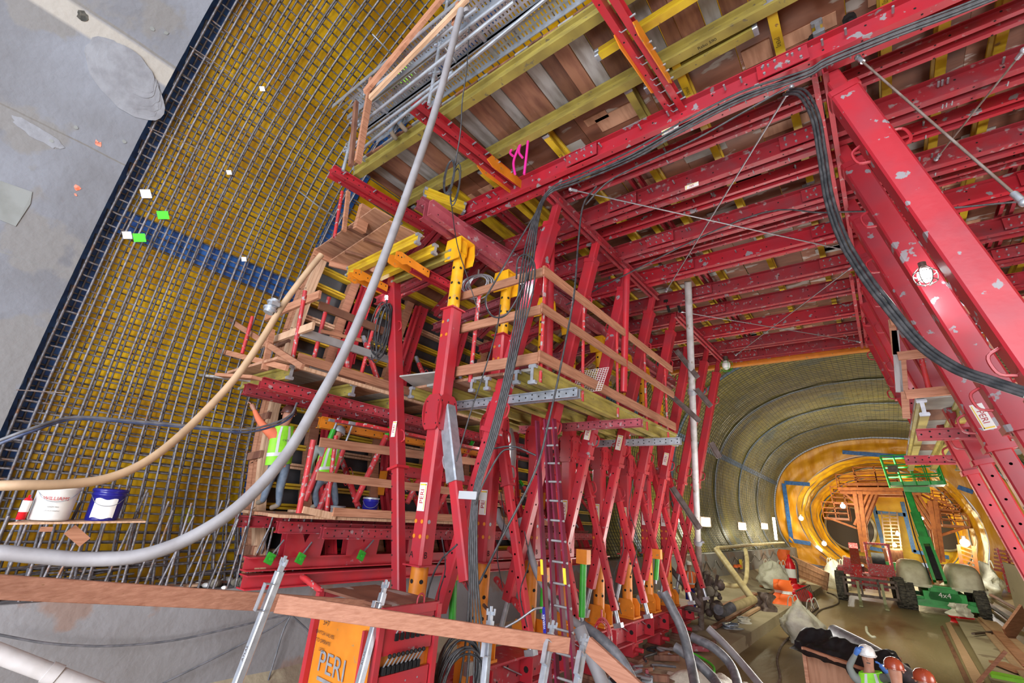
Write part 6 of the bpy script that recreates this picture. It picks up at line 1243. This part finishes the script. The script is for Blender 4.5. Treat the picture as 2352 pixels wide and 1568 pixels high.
for k, (p, q, w) in enumerate((((1640, 1400), (1735, 1362), .25), ((1700, 1420), (1850, 1335), .12), ((1640, 1440), (1800, 1345), .16), ((1750, 1346), (1832, 1322), .25))):
    board(onz(*p, -2.98), onz(*q, -2.98), w, .08, 'long timber lying on the bench, %s of four from the ledge' % ORD[(0, 3, 2, 1)[k]], ['lumber', 'pale_lumber', 'brown_board', 'rust_orange'][k], 'bench_timber', 'timber')
m = MB(); c = onx(1632, 1380, -5.6)
for k in range(40):
    rr_ = random.Random(k); m.ball((c.x+rr_.uniform(-.5, .4), c.y+rr_.uniform(-.5, .5), -2.9+rr_.uniform(0, 1.2)), (rr_.uniform(.05, .2),)*3, k % 2, 7, 5)
for k in range(6): rr_ = random.Random(k+7); m.bar(c+V((rr_.uniform(-.5, .4), rr_.uniform(-.4, .4), -.4)), c+V((rr_.uniform(-.5, .4), rr_.uniform(-.4, .4), .9)), .08, .08, mi=0)
m.build('grout_pump', ['steel_dark', 'mud'], label='mud-caked grout machine standing behind the white riser pipe', cat='machine')
# timber and rubbish heap in front of the headwall
hp = [('rust_orange', 'rusty'), ('brown_board', 'brown'), ('lumber', 'fresh'), ('mud', 'grey')]
for k in range(46):
    rr_ = random.Random(k+300); px, py = rr_.uniform(1880, 2270), rr_.uniform(1285, 1318); c = onz(px, py+8, ZF); c.y = min(c.y, 57); c.x = ony(px, py, c.y).x; a = rr_.random()*3.14; L = rr_.uniform(.8, 2.6)
    m = MB(); h = rr_.uniform(.1, 1.5); m.bar((c.x, c.y, ZF+h*.3), (c.x+math.cos(a)*L, c.y+math.sin(a)*L*.5, ZF+h), rr_.uniform(.2, .6), rr_.uniform(.1, .6))
    m.build('stored_timber', hp[k % 4][0], label='%s timber or formwork piece in the heap before the headwall' % hp[k % 4][1], cat='timber', group='%s pieces of the heap before the headwall' % hp[k % 4][1])
for k, (px, py, w, h, mat, l) in enumerate(((1998, 1300, 1.6, 1.5, 'brown_board', 'left brown crate'), (2040, 1305, 2.0, 1.2, 'lift_green', 'dark green machine'), (2190, 1325, 1.6, 1.5, 'brown_board', 'brown crate right of the boom'), (2060, 1300, 1.8, 2.4, 'brown_board', 'tilted brown box'), (1905, 1280, 2.2, 2.0, 'rust_orange', 'rusty box by the headwall foot'))):
    c = onz(px, py+14, ZF); m = MB(); m.box((c.x, c.y, ZF+h/2), (w, w, h)); m.box((c.x, c.y-w*.3, ZF+h*1.02), (w*1.05, w*.3, .1), 0); m.bar((c.x-w/2, c.y-w/2-.03, ZF+h*.5), (c.x+w/2, c.y-w/2-.03, ZF+h*.55), .05, .12, mi=0); m.build('storage_box', mat, label='%s standing behind the telehandler and boom lift' % l, cat='box')
# right-hand ledge with red guard frames
t = thing('red_barrier', 'stack of red steel barriers behind the right-hand ledge wall', 'barrier', ony(2320, 1290, 34)); m = MB()
for i in range(6): a, b = ony(2285, 1262+9*i, 36), ony(2360, 1278+9*i, 33); m.bar(a, b, .08, .1)
for i in range(4): a = ony(2290+20*i, 1258+4*i, 35); m.bar(a, a-V((0, 0, 2.0)), .08, .08)
m.build('frame_bars', 'tube_red', t)
m = MB(); a, b = ony(2302, 1290, 32), ony(2365, 1308, 30); m.slab([a, b, b-V((0, 0, 2.2)), a-V((0, 0, 2.2))], (.1, .4, 0)); m.build('ledge_panel', 'concrete_bench', label='pale concrete ledge wall at the right edge behind the tall bag', cat='concrete block')
# --- orange formwork carriage in the inner tunnel
Yc_ = 64.0; t = thing('tunnel_carriage', 'orange steel formwork carriage standing inside the round inner tunnel', 'formwork carriage', ony(2040, 1290, Yc_))
def pb2(mb, a, b, w, dy=(0, 4)):
    for d_ in dy: mb.bar(ony(*a, Yc_)+V((0, d_, 0)), ony(*b, Yc_)+V((0, d_, 0)), w, w, (0, 1, 0))
for a, b in (((1962, 1128), (1982, 1268)), ((1975, 1128), (1990, 1262)), ((2135, 1150), (2158, 1292)), ((2148, 1150), (2166, 1290))): [(lambda m: (pb2(m, a, b, .36, (dq,)), m.build('leg', 'rust_orange', t)))(MB()) for dq in (0, 4)]
for a, b in (((1925, 1122), (2120, 1122)), ((1930, 1131), (2115, 1133)), ((1940, 1112), (2110, 1112))):
    for dq in (0, 4): m = MB(); pb2(m, a, b, .28, (dq,)); m.build('portal_beam', 'rust_orange', t)
for a, b in (((2005, 1130), (1970, 1215)), ((2015, 1130), (1980, 1218)), ((2085, 1130), (2140, 1215)), ((2095, 1130), (2150, 1215)), ((1900, 1188), (1965, 1212)), ((2160, 1230), (2215, 1212)), ((1935, 1128), (1968, 1158)), ((2120, 1130), (2190, 1165)), ((1995, 1130), (1962, 1205)), ((2108, 1132), (2150, 1200))):
    for dq in (0, 4): m = MB(); pb2(m, a, b, .2, (dq,)); m.build('diagonal_brace', 'rust_orange', t)
def side_pf(a, b, h, nm, k):
    m = MB(); A, B_ = ony(*a, Yc_), ony(*b, Yc_); m.slab([A, B_, B_+V((0, 4, 0)), A+V((0, 4, 0))], (0, 0, -.2)); m.build('platform', 'lumber' if k < 2 else 'rust_orange', t); n = max(2, int((B_-A).length/1.6))
    for q in (0, 4):
        m = MB(); O = V((0, q, 0))
        for z in (.5, 1.0, 1.6): m.bar(A+O+V((0, 0, z)), B_+O+V((0, 0, z)), .1, .1)
        for i in range(n+1): m.bar(A.lerp(B_, i/n)+O, A.lerp(B_, i/n)+O+V((0, 0, 1.7)), .1, .1)
        m.build('railing', 'rust_orange', t)
for k, (a, b) in enumerate((((1892, 1187), (1950, 1190)), ((2165, 1203), (2228, 1208)), ((1912, 1152), (1972, 1156)), ((2150, 1165), (2205, 1172)), ((1925, 1124), (2120, 1124)), ((1965, 1108), (2065, 1106)))): side_pf(a, b, 1.6, 'platform', k)
t = thing('scaffold_tower', 'dark scaffold ladder tower against the yellow end wall between the two bores', 'scaffold tower', ony(2045, 1275, 74)); m = MB()
for x in (2024, 2042, 2060): m.bar(ony(x, 1175, 74), ony(x+12, 1278, 74), .14, .14)
for i in range(12): y = 1180+i*8; m.bar(ony(2024+i*1.2, y, 74), ony(2061+i*1.2, y+1, 74), .12, .12)
m.build('frame_bars', 'steel_dark', t)
t = thing('site_post', 'orange lattice post carrying a glaring lamp at the right of the inner tunnel', 'lamp post', ony(2226, 1320, 50)); m = MB()
for dx_ in (-.4, .4): m.bar(ony(2218, 1252, 50)+V((dx_, 0, 0)), ony(2232, 1335, 50)+V((dx_, 0, 0)), .2, .2)
for i in range(8): a = ony(2218, 1252, 50).lerp(ony(2232, 1335, 50), i/8); b = ony(2218, 1252, 50).lerp(ony(2232, 1335, 50), (i+1)/8); m.bar(a+V((-.4, 0, 0)), b+V((.4, 0, 0)), .1, .1)
m.build('lattice', 'rust_orange', t)
for k, (px, py, y, r, pw, l) in enumerate(((1936, 1162, 62, .32, 420, 'upper left of the orange carriage'), (2062, 1226, 73.5, .3, 900, 'between the bores, upper'), (2055, 1252, 73.5, .3, 700, 'between the bores, lower'), (2216, 1246, 49.5, .38, 260, 'on the orange lattice post'), (1840, 1190, 57.5, .3, 260, 'at the left edge of the orange headwall'), (2118, 1190, 62, .18, 0, 'tiny one right of the boom'), (1893, 1248, 62, .3, 60, 'low in the left of the inner tunnel'))):
    c = ony(px, py, y); t = thing('tunnel_lamp', 'distant glaring lamp, '+l, 'lamp', c); r *= .72; MB().ball(c, r, 0, 12, 8).build('bulb', 'lamp_glow_warm' if k in (1, 2, 4) else 'lamp_glow', t); m = MB(); m.cyl(c+V((0, 0, r)), c+V((0, 0, r*1.7)), r*.5, 8); m.build('socket', 'steel_dark', t)
    if pw: point('lamp_light', c-V((0, .6, 0)), pw, (1, .95, .85) if k not in (1, 2, 4) else (1, .85, .5), r)
# yellow edge beam and small bits at the carriage end
girder((-5.6, 16.45, 5.35), (3.0, 16.45, 5.35), 'orange_paint', 'yellow-orange edge beam along the far end of the ceiling formwork', None, h=.22, w=.2, name='edge_beam', cat='steel beam')
# ================================================================== people
def person(label, J, mats, hat=None, vest='hi_vis', face=None, hold=None, cat='person', gloves=None, stripe=True, words=None, hair=None):
    """J: joint name -> point; builds one continuous skinned body, then clothing and head details as children"""
    R_ = dict(pelvis=.145, belly=.135, chest=.165, neck=.062, head=.092, crown=.088, lsh=.078, rsh=.078, lel=.052, rel=.052, lwr=.036, rwr=.036, lhip=.105, rhip=.105, lkn=.070, rkn=.070, lan=.048, ran=.048, ltoe=.042, rtoe=.042)
    J = {k: V(p) for k, p in J.items()}
    if 'belly' not in J: J['belly'] = J['pelvis'].lerp(J['chest'], .5)
    names = [n for n in R_ if n in J]; idx = {n: i for i, n in enumerate(names)}
    bones = [('pelvis', 'belly', 0), ('belly', 'chest', 0), ('chest', 'neck', 2), ('neck', 'head', 2), ('head', 'crown', 2), ('chest', 'lsh', 0), ('lsh', 'lel', 0), ('lel', 'lwr', 0), ('chest', 'rsh', 0), ('rsh', 'rel', 0), ('rel', 'rwr', 0), ('pelvis', 'lhip', 1), ('lhip', 'lkn', 1), ('lkn', 'lan', 1), ('lan', 'ltoe', 3), ('pelvis', 'rhip', 1), ('rhip', 'rkn', 1), ('rkn', 'ran', 1), ('ran', 'rtoe', 3)]
    bones = [b for b in bones if b[0] in idx and b[1] in idx]
    sc = (J['crown']-J['pelvis']).length/.86 if 'crown' in J else 1; sc = max(.85, min(1.25, sc))
    me = bpy.data.meshes.new('body'); me.from_pydata([tuple(J[n]) for n in names], [(idx[a], idx[b]) for a, b, _ in bones], [])
    o = bpy.data.objects.new('body', me); COL.objects.link(o); md = o.modifiers.new('skin', 'SKIN'); md.use_smooth_shade = True
    if not me.skin_vertices: me.attributes  # layer is made with the modifier
    sk = me.skin_vertices[0].data if len(me.skin_vertices) else None
    if sk:
        for n in names: r = R_[n]*sc; sk[idx[n]].radius = (r, r*.8 if n in ('chest', 'pelvis', 'belly') else r); sk[idx[n]].use_root = n == 'pelvis'
    sb = o.modifiers.new('sub', 'SUBSURF'); sb.levels = 2; sb.render_levels = 2
    dg = bpy.context.evaluated_depsgraph_get(); nm = bpy.data.meshes.new_from_object(o.evaluated_get(dg)); bpy.data.objects.remove(o)
    base = V((J['pelvis'].x, J['pelvis'].y, min(p.z for p in J.values())-.05)); nm.transform(Matrix.Translation(-base))
    nm.materials.clear()
    for m in mats: nm.materials.append(MT[m])
    for p in nm.polygons:
        c = p.center+base; best = (9e9, 0)
        for a, b, mi in bones:
            A, B = J[a], J[b]; ab = B-A; t = max(0, min(1, (c-A).dot(ab)/ab.length_squared)); d = (c-A-ab*t).length-(R_[a]*(1-t)+R_[b]*t)*sc
            if d < best[0]: best = (d, mi)
        p.material_index = best[1]; p.use_smooth = True
    T = thing('person', label, cat, base); body = bpy.data.objects.new('body', nm); COL.objects.link(body); body.parent = T
    side = (J['rsh']-J['lsh']).normalized(); up = (J['neck']-J['pelvis']).normalized(); fw = up.cross(side).normalized()  # lsh on the viewer-left when seen from behind
    if face is not None: fw = V(face).normalized()
    else: face = fw
    fwt = (fw-up*fw.dot(up)).normalized()
    def torso(u, v, k=1.0):
        p = J['pelvis'].lerp(J['neck'], -.05+v*.97); w = (.205 if v < .75 else .205-.35*(v-.75)*.6)*sc*k; d = (.155-.03*v)*sc*k; a = 6.28318*u
        return p+side*(w*math.cos(a))+fwt*(d*math.sin(a))
    if vest:
        m = MB(); m.grid(lambda u, v: torso(u, v, 1.06), 24, 10); vs_ = m.build('safety_vest', vest, T)
        if stripe:
            m = MB(); m.grid(lambda u, v: torso(u, .22+.09*v, 1.085), 24, 2, 0); m.build('waist_stripe', 'reflective', vs_)
            for s_ in (.19, .31, .69, .81):
                m = MB(); m.grid(lambda u, v: torso(s_+.035*u-.018, .3+.68*v, 1.09), 2, 8, 0); m.build('shoulder_stripe', 'reflective', vs_)
        if words:
            m = MB(); c = torso(.75, .62, 1.12) if (torso(.75, .5)-V((0, 0, 0))).length < (torso(.25, .5)).length else torso(.25, .62, 1.12); n = (c-J['belly']); n = (-c).normalized(); xd = V((0, 0, 1)).cross(n).normalized()
            for i, w_ in enumerate(words): m.text(w_, c-V((0, 0, .05*i)), xd, (0, 0, 1), .045 if i == 0 else .03, 0)
            m.build('vest_print', 'label_black', vs_, label='dark print on the back of the vest')
    hc = J['head'].lerp(J['crown'], .5); hu = (J['crown']-J['neck']).normalized(); fd = V(face).normalized(); fd = (fd-hu*fd.dot(hu)).normalized(); sd = hu.cross(fd)
    m = MB()
    for s_ in (-1, 1): m.ball(hc+sd*.098*sc*s_-hu*.02*sc, (.014*sc,)*3, 0, 8, 6)
    m.build('ear', mats[2], T)
    m = MB(); q = J['head']+fd*.092*sc; m.tube([q+hu*.045*sc-fd*.01, q+hu*.005+fd*.018*sc, q-hu*.005-fd*.002], [.009*sc, .015*sc, .008*sc], 6); m.build('nose', mats[2], T)
    m = MB()
    for s_ in (-1, 1): m.ball(J['head']+fd*.085*sc+hu*.045*sc+sd*.034*sc*s_, (.012*sc, .012*sc, .008*sc), 0, 8, 6)
    m.bar(J['head']+fd*.088*sc-hu*.045*sc-sd*.025*sc, J['head']+fd*.088*sc-hu*.045*sc+sd*.025*sc, .01, .007, fd); m.build('eyes_and_mouth', 'label_black', T)
    if hair: m = MB(); m.lathe([(.098*sc, -.06*sc), (.1*sc, 0), (.092*sc, .06*sc)], J['head']-fd*.012, hu, 16); m.build('hair', hair, T)
    if hat:
        m = MB(); c = J['head']+hu*.055*sc; m.lathe([(.118*sc, 0), (.121*sc, .03*sc), (.112*sc, .08*sc), (.08*sc, .122*sc), (.035*sc, .142*sc), (0, .146*sc)], c, hu, 22)
        P = [c+(fd*math.cos(a)*(.175 if math.cos(a) > .3 else .135)+sd*math.sin(a)*.135)*sc for a in [6.28318*i/24 for i in range(24)]]; m.slab(P, hu*.008); m.tube([c+fd*.11*sc+hu*.03*sc, c+fd*.06*sc+hu*.13*sc, c-fd*.06*sc+hu*.13*sc, c-fd*.11*sc+hu*.03*sc], .012*sc, 6)
        m.build('hard_hat', hat, T)
    for s_, wr, el in (('l', 'lwr', 'lel'), ('r', 'rwr', 'rel')):
        if wr not in J: continue
        w, d = J[wr], (J[wr]-J[el]).normalized(); n = d.cross(V((0, 0, 1))); n = n.normalized() if n.length > .1 else V((1, 0, 0)); b = d.cross(n)
        m = MB(); m.tube([w-d*.02, w+d*.03, w+d*.08, w+d*.1], [.03*sc, .04*sc, .042*sc, .034*sc], 8)
        for i in range(4):
            o_ = n*(.014*(i-1.5)*1.6)*sc; L = (.068, .08, .076, .058)[i]*sc; a = w+d*.09+o_; m.tube([a, a+d*L*.45+b*.004, a+d*L*.8+b*.018, a+d*L*.9+b*.034], [.011*sc, .0105*sc, .009*sc, .007*sc], 6)
        a = w+d*.035+n*.034*sc*(1 if s_ == 'l' else -1); sgn = (1 if s_ == 'l' else -1); m.tube([a, a+n*.028*sgn+d*.025, a+n*.034*sgn+d*.055+b*.012], [.014*sc, .012*sc, .009*sc], 6)
        m.build('hand', gloves or mats[2], T, label='blue work glove' if gloves == 'glove_blue' else None)
    return T
X8 = lambda x, y: onx(x, y, -8.02)
J = dict(pelvis=X8(640, 1062), chest=X8(643, 1002), neck=X8(656, 972), head=X8(661, 957), crown=X8(664, 943), lsh=X8(617, 990)+V((0, -.02, 0)), rsh=X8(676, 990), lel=X8(601, 965)+V((-.12, 0, .02)), lwr=X8(596, 938)+V((-.2, 0, .0)), rel=X8(684, 1018)+V((-.15, 0, 0)), rwr=X8(668, 1000)+V((-.36, .05, 0)), lhip=X8(630, 1072), rhip=X8(655, 1072), lkn=X8(612, 1112)+V((.05, 0, 0)), rkn=X8(642, 1118)+V((.02, 0, 0)), lan=X8(604, 1150), ran=X8(640, 1160), ltoe=X8(600, 1156)+V((-.16, 0, 0)), rtoe=X8(622, 1168)+V((-.06, 0, 0)))
person('person in a green hi-vis vest and jeans, seen from behind, reaching up to the rebar', J, ['shirt_orange', 'denim', 'skin', 'boot'], 'hat_brown', 'hi_vis', face=(-1, .35, .1), words=['SITE CREW'])
X7 = lambda x, y: onx(x, y, -7.75)
J = dict(pelvis=X7(745, 1092), chest=X7(752, 1040), neck=X7(766, 1014), head=X7(774, 1000), crown=X7(778, 986), lsh=X7(728, 1030), rsh=X7(782, 1030), lel=X7(722, 1062)+V((-.1, 0, 0)), lwr=X7(735, 1085)+V((-.3, 0, 0)), rel=X7(790, 1058)+V((-.1, 0, 0)), rwr=X7(782, 1078)+V((-.3, 0, 0)), lhip=X7(732, 1100), rhip=X7(760, 1100), lkn=X7(722, 1128), rkn=X7(768, 1130), lan=X7(728, 1160), ran=X7(772, 1160), ltoe=X7(722, 1166)+V((-.12, 0, 0)), rtoe=X7(770, 1168)+V((-.12, 0, 0)))
person('person in green hi-vis vest and jeans stooping behind the red rails of the platform', J, ['shirt_grey', 'denim', 'skin', 'boot'], 'steel_cap', 'hi_vis', face=(-1, .35, -.2), words=['GISHER'])
Y3 = lambda x, y, d=0: ony(x, y, 10.3+d)
p0 = Y3(1992, 1568); 
def stand(px, py, y, face, dz=0, H=1.72, zf=ZF, arms='down'):
    """standing figure whose head centre projects near (px, py) at distance y"""
    h = ony(px, py, y); f = V(face).normalized(); s = V((-f.y, f.x, 0)); g = lambda a, b, z: h+s*a+f*b+V((0, 0, z))
    J = dict(head=h, crown=g(0, -.01, .1), neck=g(0, -.02, -.13), chest=g(0, -.02, -.34), pelvis=g(0, 0, -.72), lsh=g(.2, -.02, -.26), rsh=g(-.2, -.02, -.26), lhip=g(.1, 0, -.80), rhip=g(-.1, 0, -.80), lkn=g(.12, .04, -1.2), rkn=g(-.12, .02, -1.2), lan=g(.13, 0, -1.58), ran=g(-.13, -.02, -1.58), ltoe=g(.15, .17, -1.63), rtoe=g(-.15, .15, -1.63))
    if arms == 'down': J.update(lel=g(.27, .02, -.54), lwr=g(.26, .14, -.78), rel=g(-.27, .02, -.54), rwr=g(-.26, .14, -.78))
    return J, g
J, g = stand(1993, 1512, 10.3, (.05, -1, 0))
# facing the camera: the viewer's left is the figure's right hand side
J['rsh'] = Y3(1962, 1556); J['lsh'] = Y3(2022, 1556); J['rel'] = Y3(1950, 1530, -.05); J['rwr'] = Y3(1966, 1500, -.12); J['lel'] = Y3(2048, 1558, -.2); J['lwr'] = Y3(2036, 1543, -.2)
person('person in white hard hat and green vest before the plywood crate, arms raised', J, ['shirt_grey', 'denim', 'skin', 'boot'], 'hat_white', 'hi_vis', face=(.05, -1, .25), gloves='glove_blue')
J, g = stand(2056, 1545, 9.3, (.1, 1, 0)); person('person whose dark orange hard hat shows right of the raised arms', J, ['shirt_grey', 'denim', 'skin', 'boot'], 'hat_orange', 'hi_vis', face=(.1, 1, .1))
J, g = stand(2126, 1574, 9.0, (.1, 1, 0)); person('person whose orange hard hat just shows at the bottom edge under the dark pipe', J, ['shirt_orange', 'denim', 'skin', 'boot'], 'hat_orange', 'hi_vis', face=(.1, 1, .1))
hb = onz(1592, 1402, -3.06); J, g = stand(1582, 1300, hb.y, (-.5, 1, 0)); person('person in an orange harness vest and blue trousers behind the last red struts', J, ['shirt_orange', 'label_blue', 'skin', 'boot'], 'hat_white', 'hi_vis_orange', face=(-.5, 1, 0))
J, g = stand(940, 140, 3.25, (0, 1, 0)); person('person in a green vest up on the scaffold, glimpsed through the steel decks', J, ['shirt_grey', 'denim', 'skin', 'boot'], 'hat_orange', 'hi_vis', face=(0, 1, 0))

# ================================================================== remaining small things
for k in range(9):
    rr_ = random.Random(k+700); pts = []; x, y = -4.95+rr_.random()*.5, 5.2+k*.9
    for j in range(5): pts.append((x+rr_.uniform(-.35, .45), y+j*.35+rr_.uniform(-.15, .15), -2.99+rr_.uniform(0, .12)))
    line('hydraulic_hose', pts, .022+.012*rr_.random(), ['hose_dark', 'cable_black', 'hose_grey'][k % 3], 'thin hose snaking on the bench beside the red sill beam, %s to the camera' % (NTH[k]), 'hose', 5, 7, 'thin hoses beside the sill beam')
for k, (px, py, dx_, y) in enumerate(((1015, 1345, 8, 5.0), (1075, 1355, -6, 5.1), (1205, 1330, 10, 5.9), (1420, 1300, 12, 9.0), (1150, 1240, 8, 6.4), (1455, 1210, -10, 9.6))):
    line('control_cable', [ony(px, py-110, y), ony(px+dx_, py-40, y), ony(px-dx_, py+30, y), ony(px+dx_*.6, py+110, y)], .009, 'cable_black', 'thin dark control cable hanging among the left columns, %s from the left' % ORD[[0, 1, 3, 4, 2, 5][k]], 'cable', 5, 5, 'control cables among the columns')
# timber lying on the lower platform and loose battens on the middle platform
board((-8.2, 4.3, -.25), (-7.3, 5.6, -.24), .14, .04, 'loose fresh board lying askew on the lower left platform', 'pale_lumber', 'loose_board', 'board')
board((-6.3, 5.45, 2.08), (-4.6, 5.5, 2.08), .1, .05, 'loose batten lying along the near edge of the middle platform', 'lumber', 'loose_board', 'board')
# hydraulic valve block on the sill
t = thing('valve_block', 'small yellow bracket with grey hydraulic block beside the second column foot', 'valve block', (-5.0, 5.6, -2.2)); MB().box((-5.0, 5.6, -2.1), (.16, .16, .3)).build('bracket_plate', 'orange_paint', t); m = MB(); m.box((-4.9, 5.6, -2.05), (.1, .12, .16)); m.cyl((-4.9, 5.6, -1.97), (-4.9, 5.6, -1.85), .02, 8); m.build('hydraulic_block', 'galvanised', t)
# chains hanging before the rebar at upper left
for k, (a, b) in enumerate((((855, 78), (905, 132)), ((688, 440), (770, 498)))):
    A, B = onwall(*a, -.15), onwall(*b, -.15); line('hanging_chain', [A, A.lerp(B, .5)+V((.05, 0, -.06)), B], .014, 'galvanised', 'light chain hanging in front of the rebar, %s one' % ('upper' if k == 0 else 'lower'), 'chain')
for k, (a, b) in enumerate((((436, 106), (538, 173)), ((340, 292), (478, 352)), ((38, 895), (150, 902)))):
    A, B = onwall(*a, -.08), onwall(*b, -.22); MB().cyl(A, B, .007, 5).build('form_wire', 'pipe_rust', label='thin stiff wire sticking out from the concrete joint over the rebar, %s from the top' % ORD[k], cat='wire', group='wires at the concrete joint')
# hand tools and orange helmet on the far bench
for k, (px, py) in enumerate(((1690, 1303), (1698, 1302))):
    c = onx(px, py, -7.8); m = MB(); m.lathe([(.16, 0), (.15, .09), (.1, .15), (0, .17)], c, n=14); m.build('hung_helmet', 'hi_vis_orange', label='small orange helmet hung on the far ledge, %s of two' % ('left' if k == 0 else 'right'), cat='helmet')
c = onx(1702, 1295, -7.82); m = MB(); m.box(c, (.1, .4, .55)); m.box(c+V((.06, 0, .1)), (.02, .2, .2)); m.build('power_box', 'label_yellow', label='yellow power box mounted on the far ledge face', cat='power box')
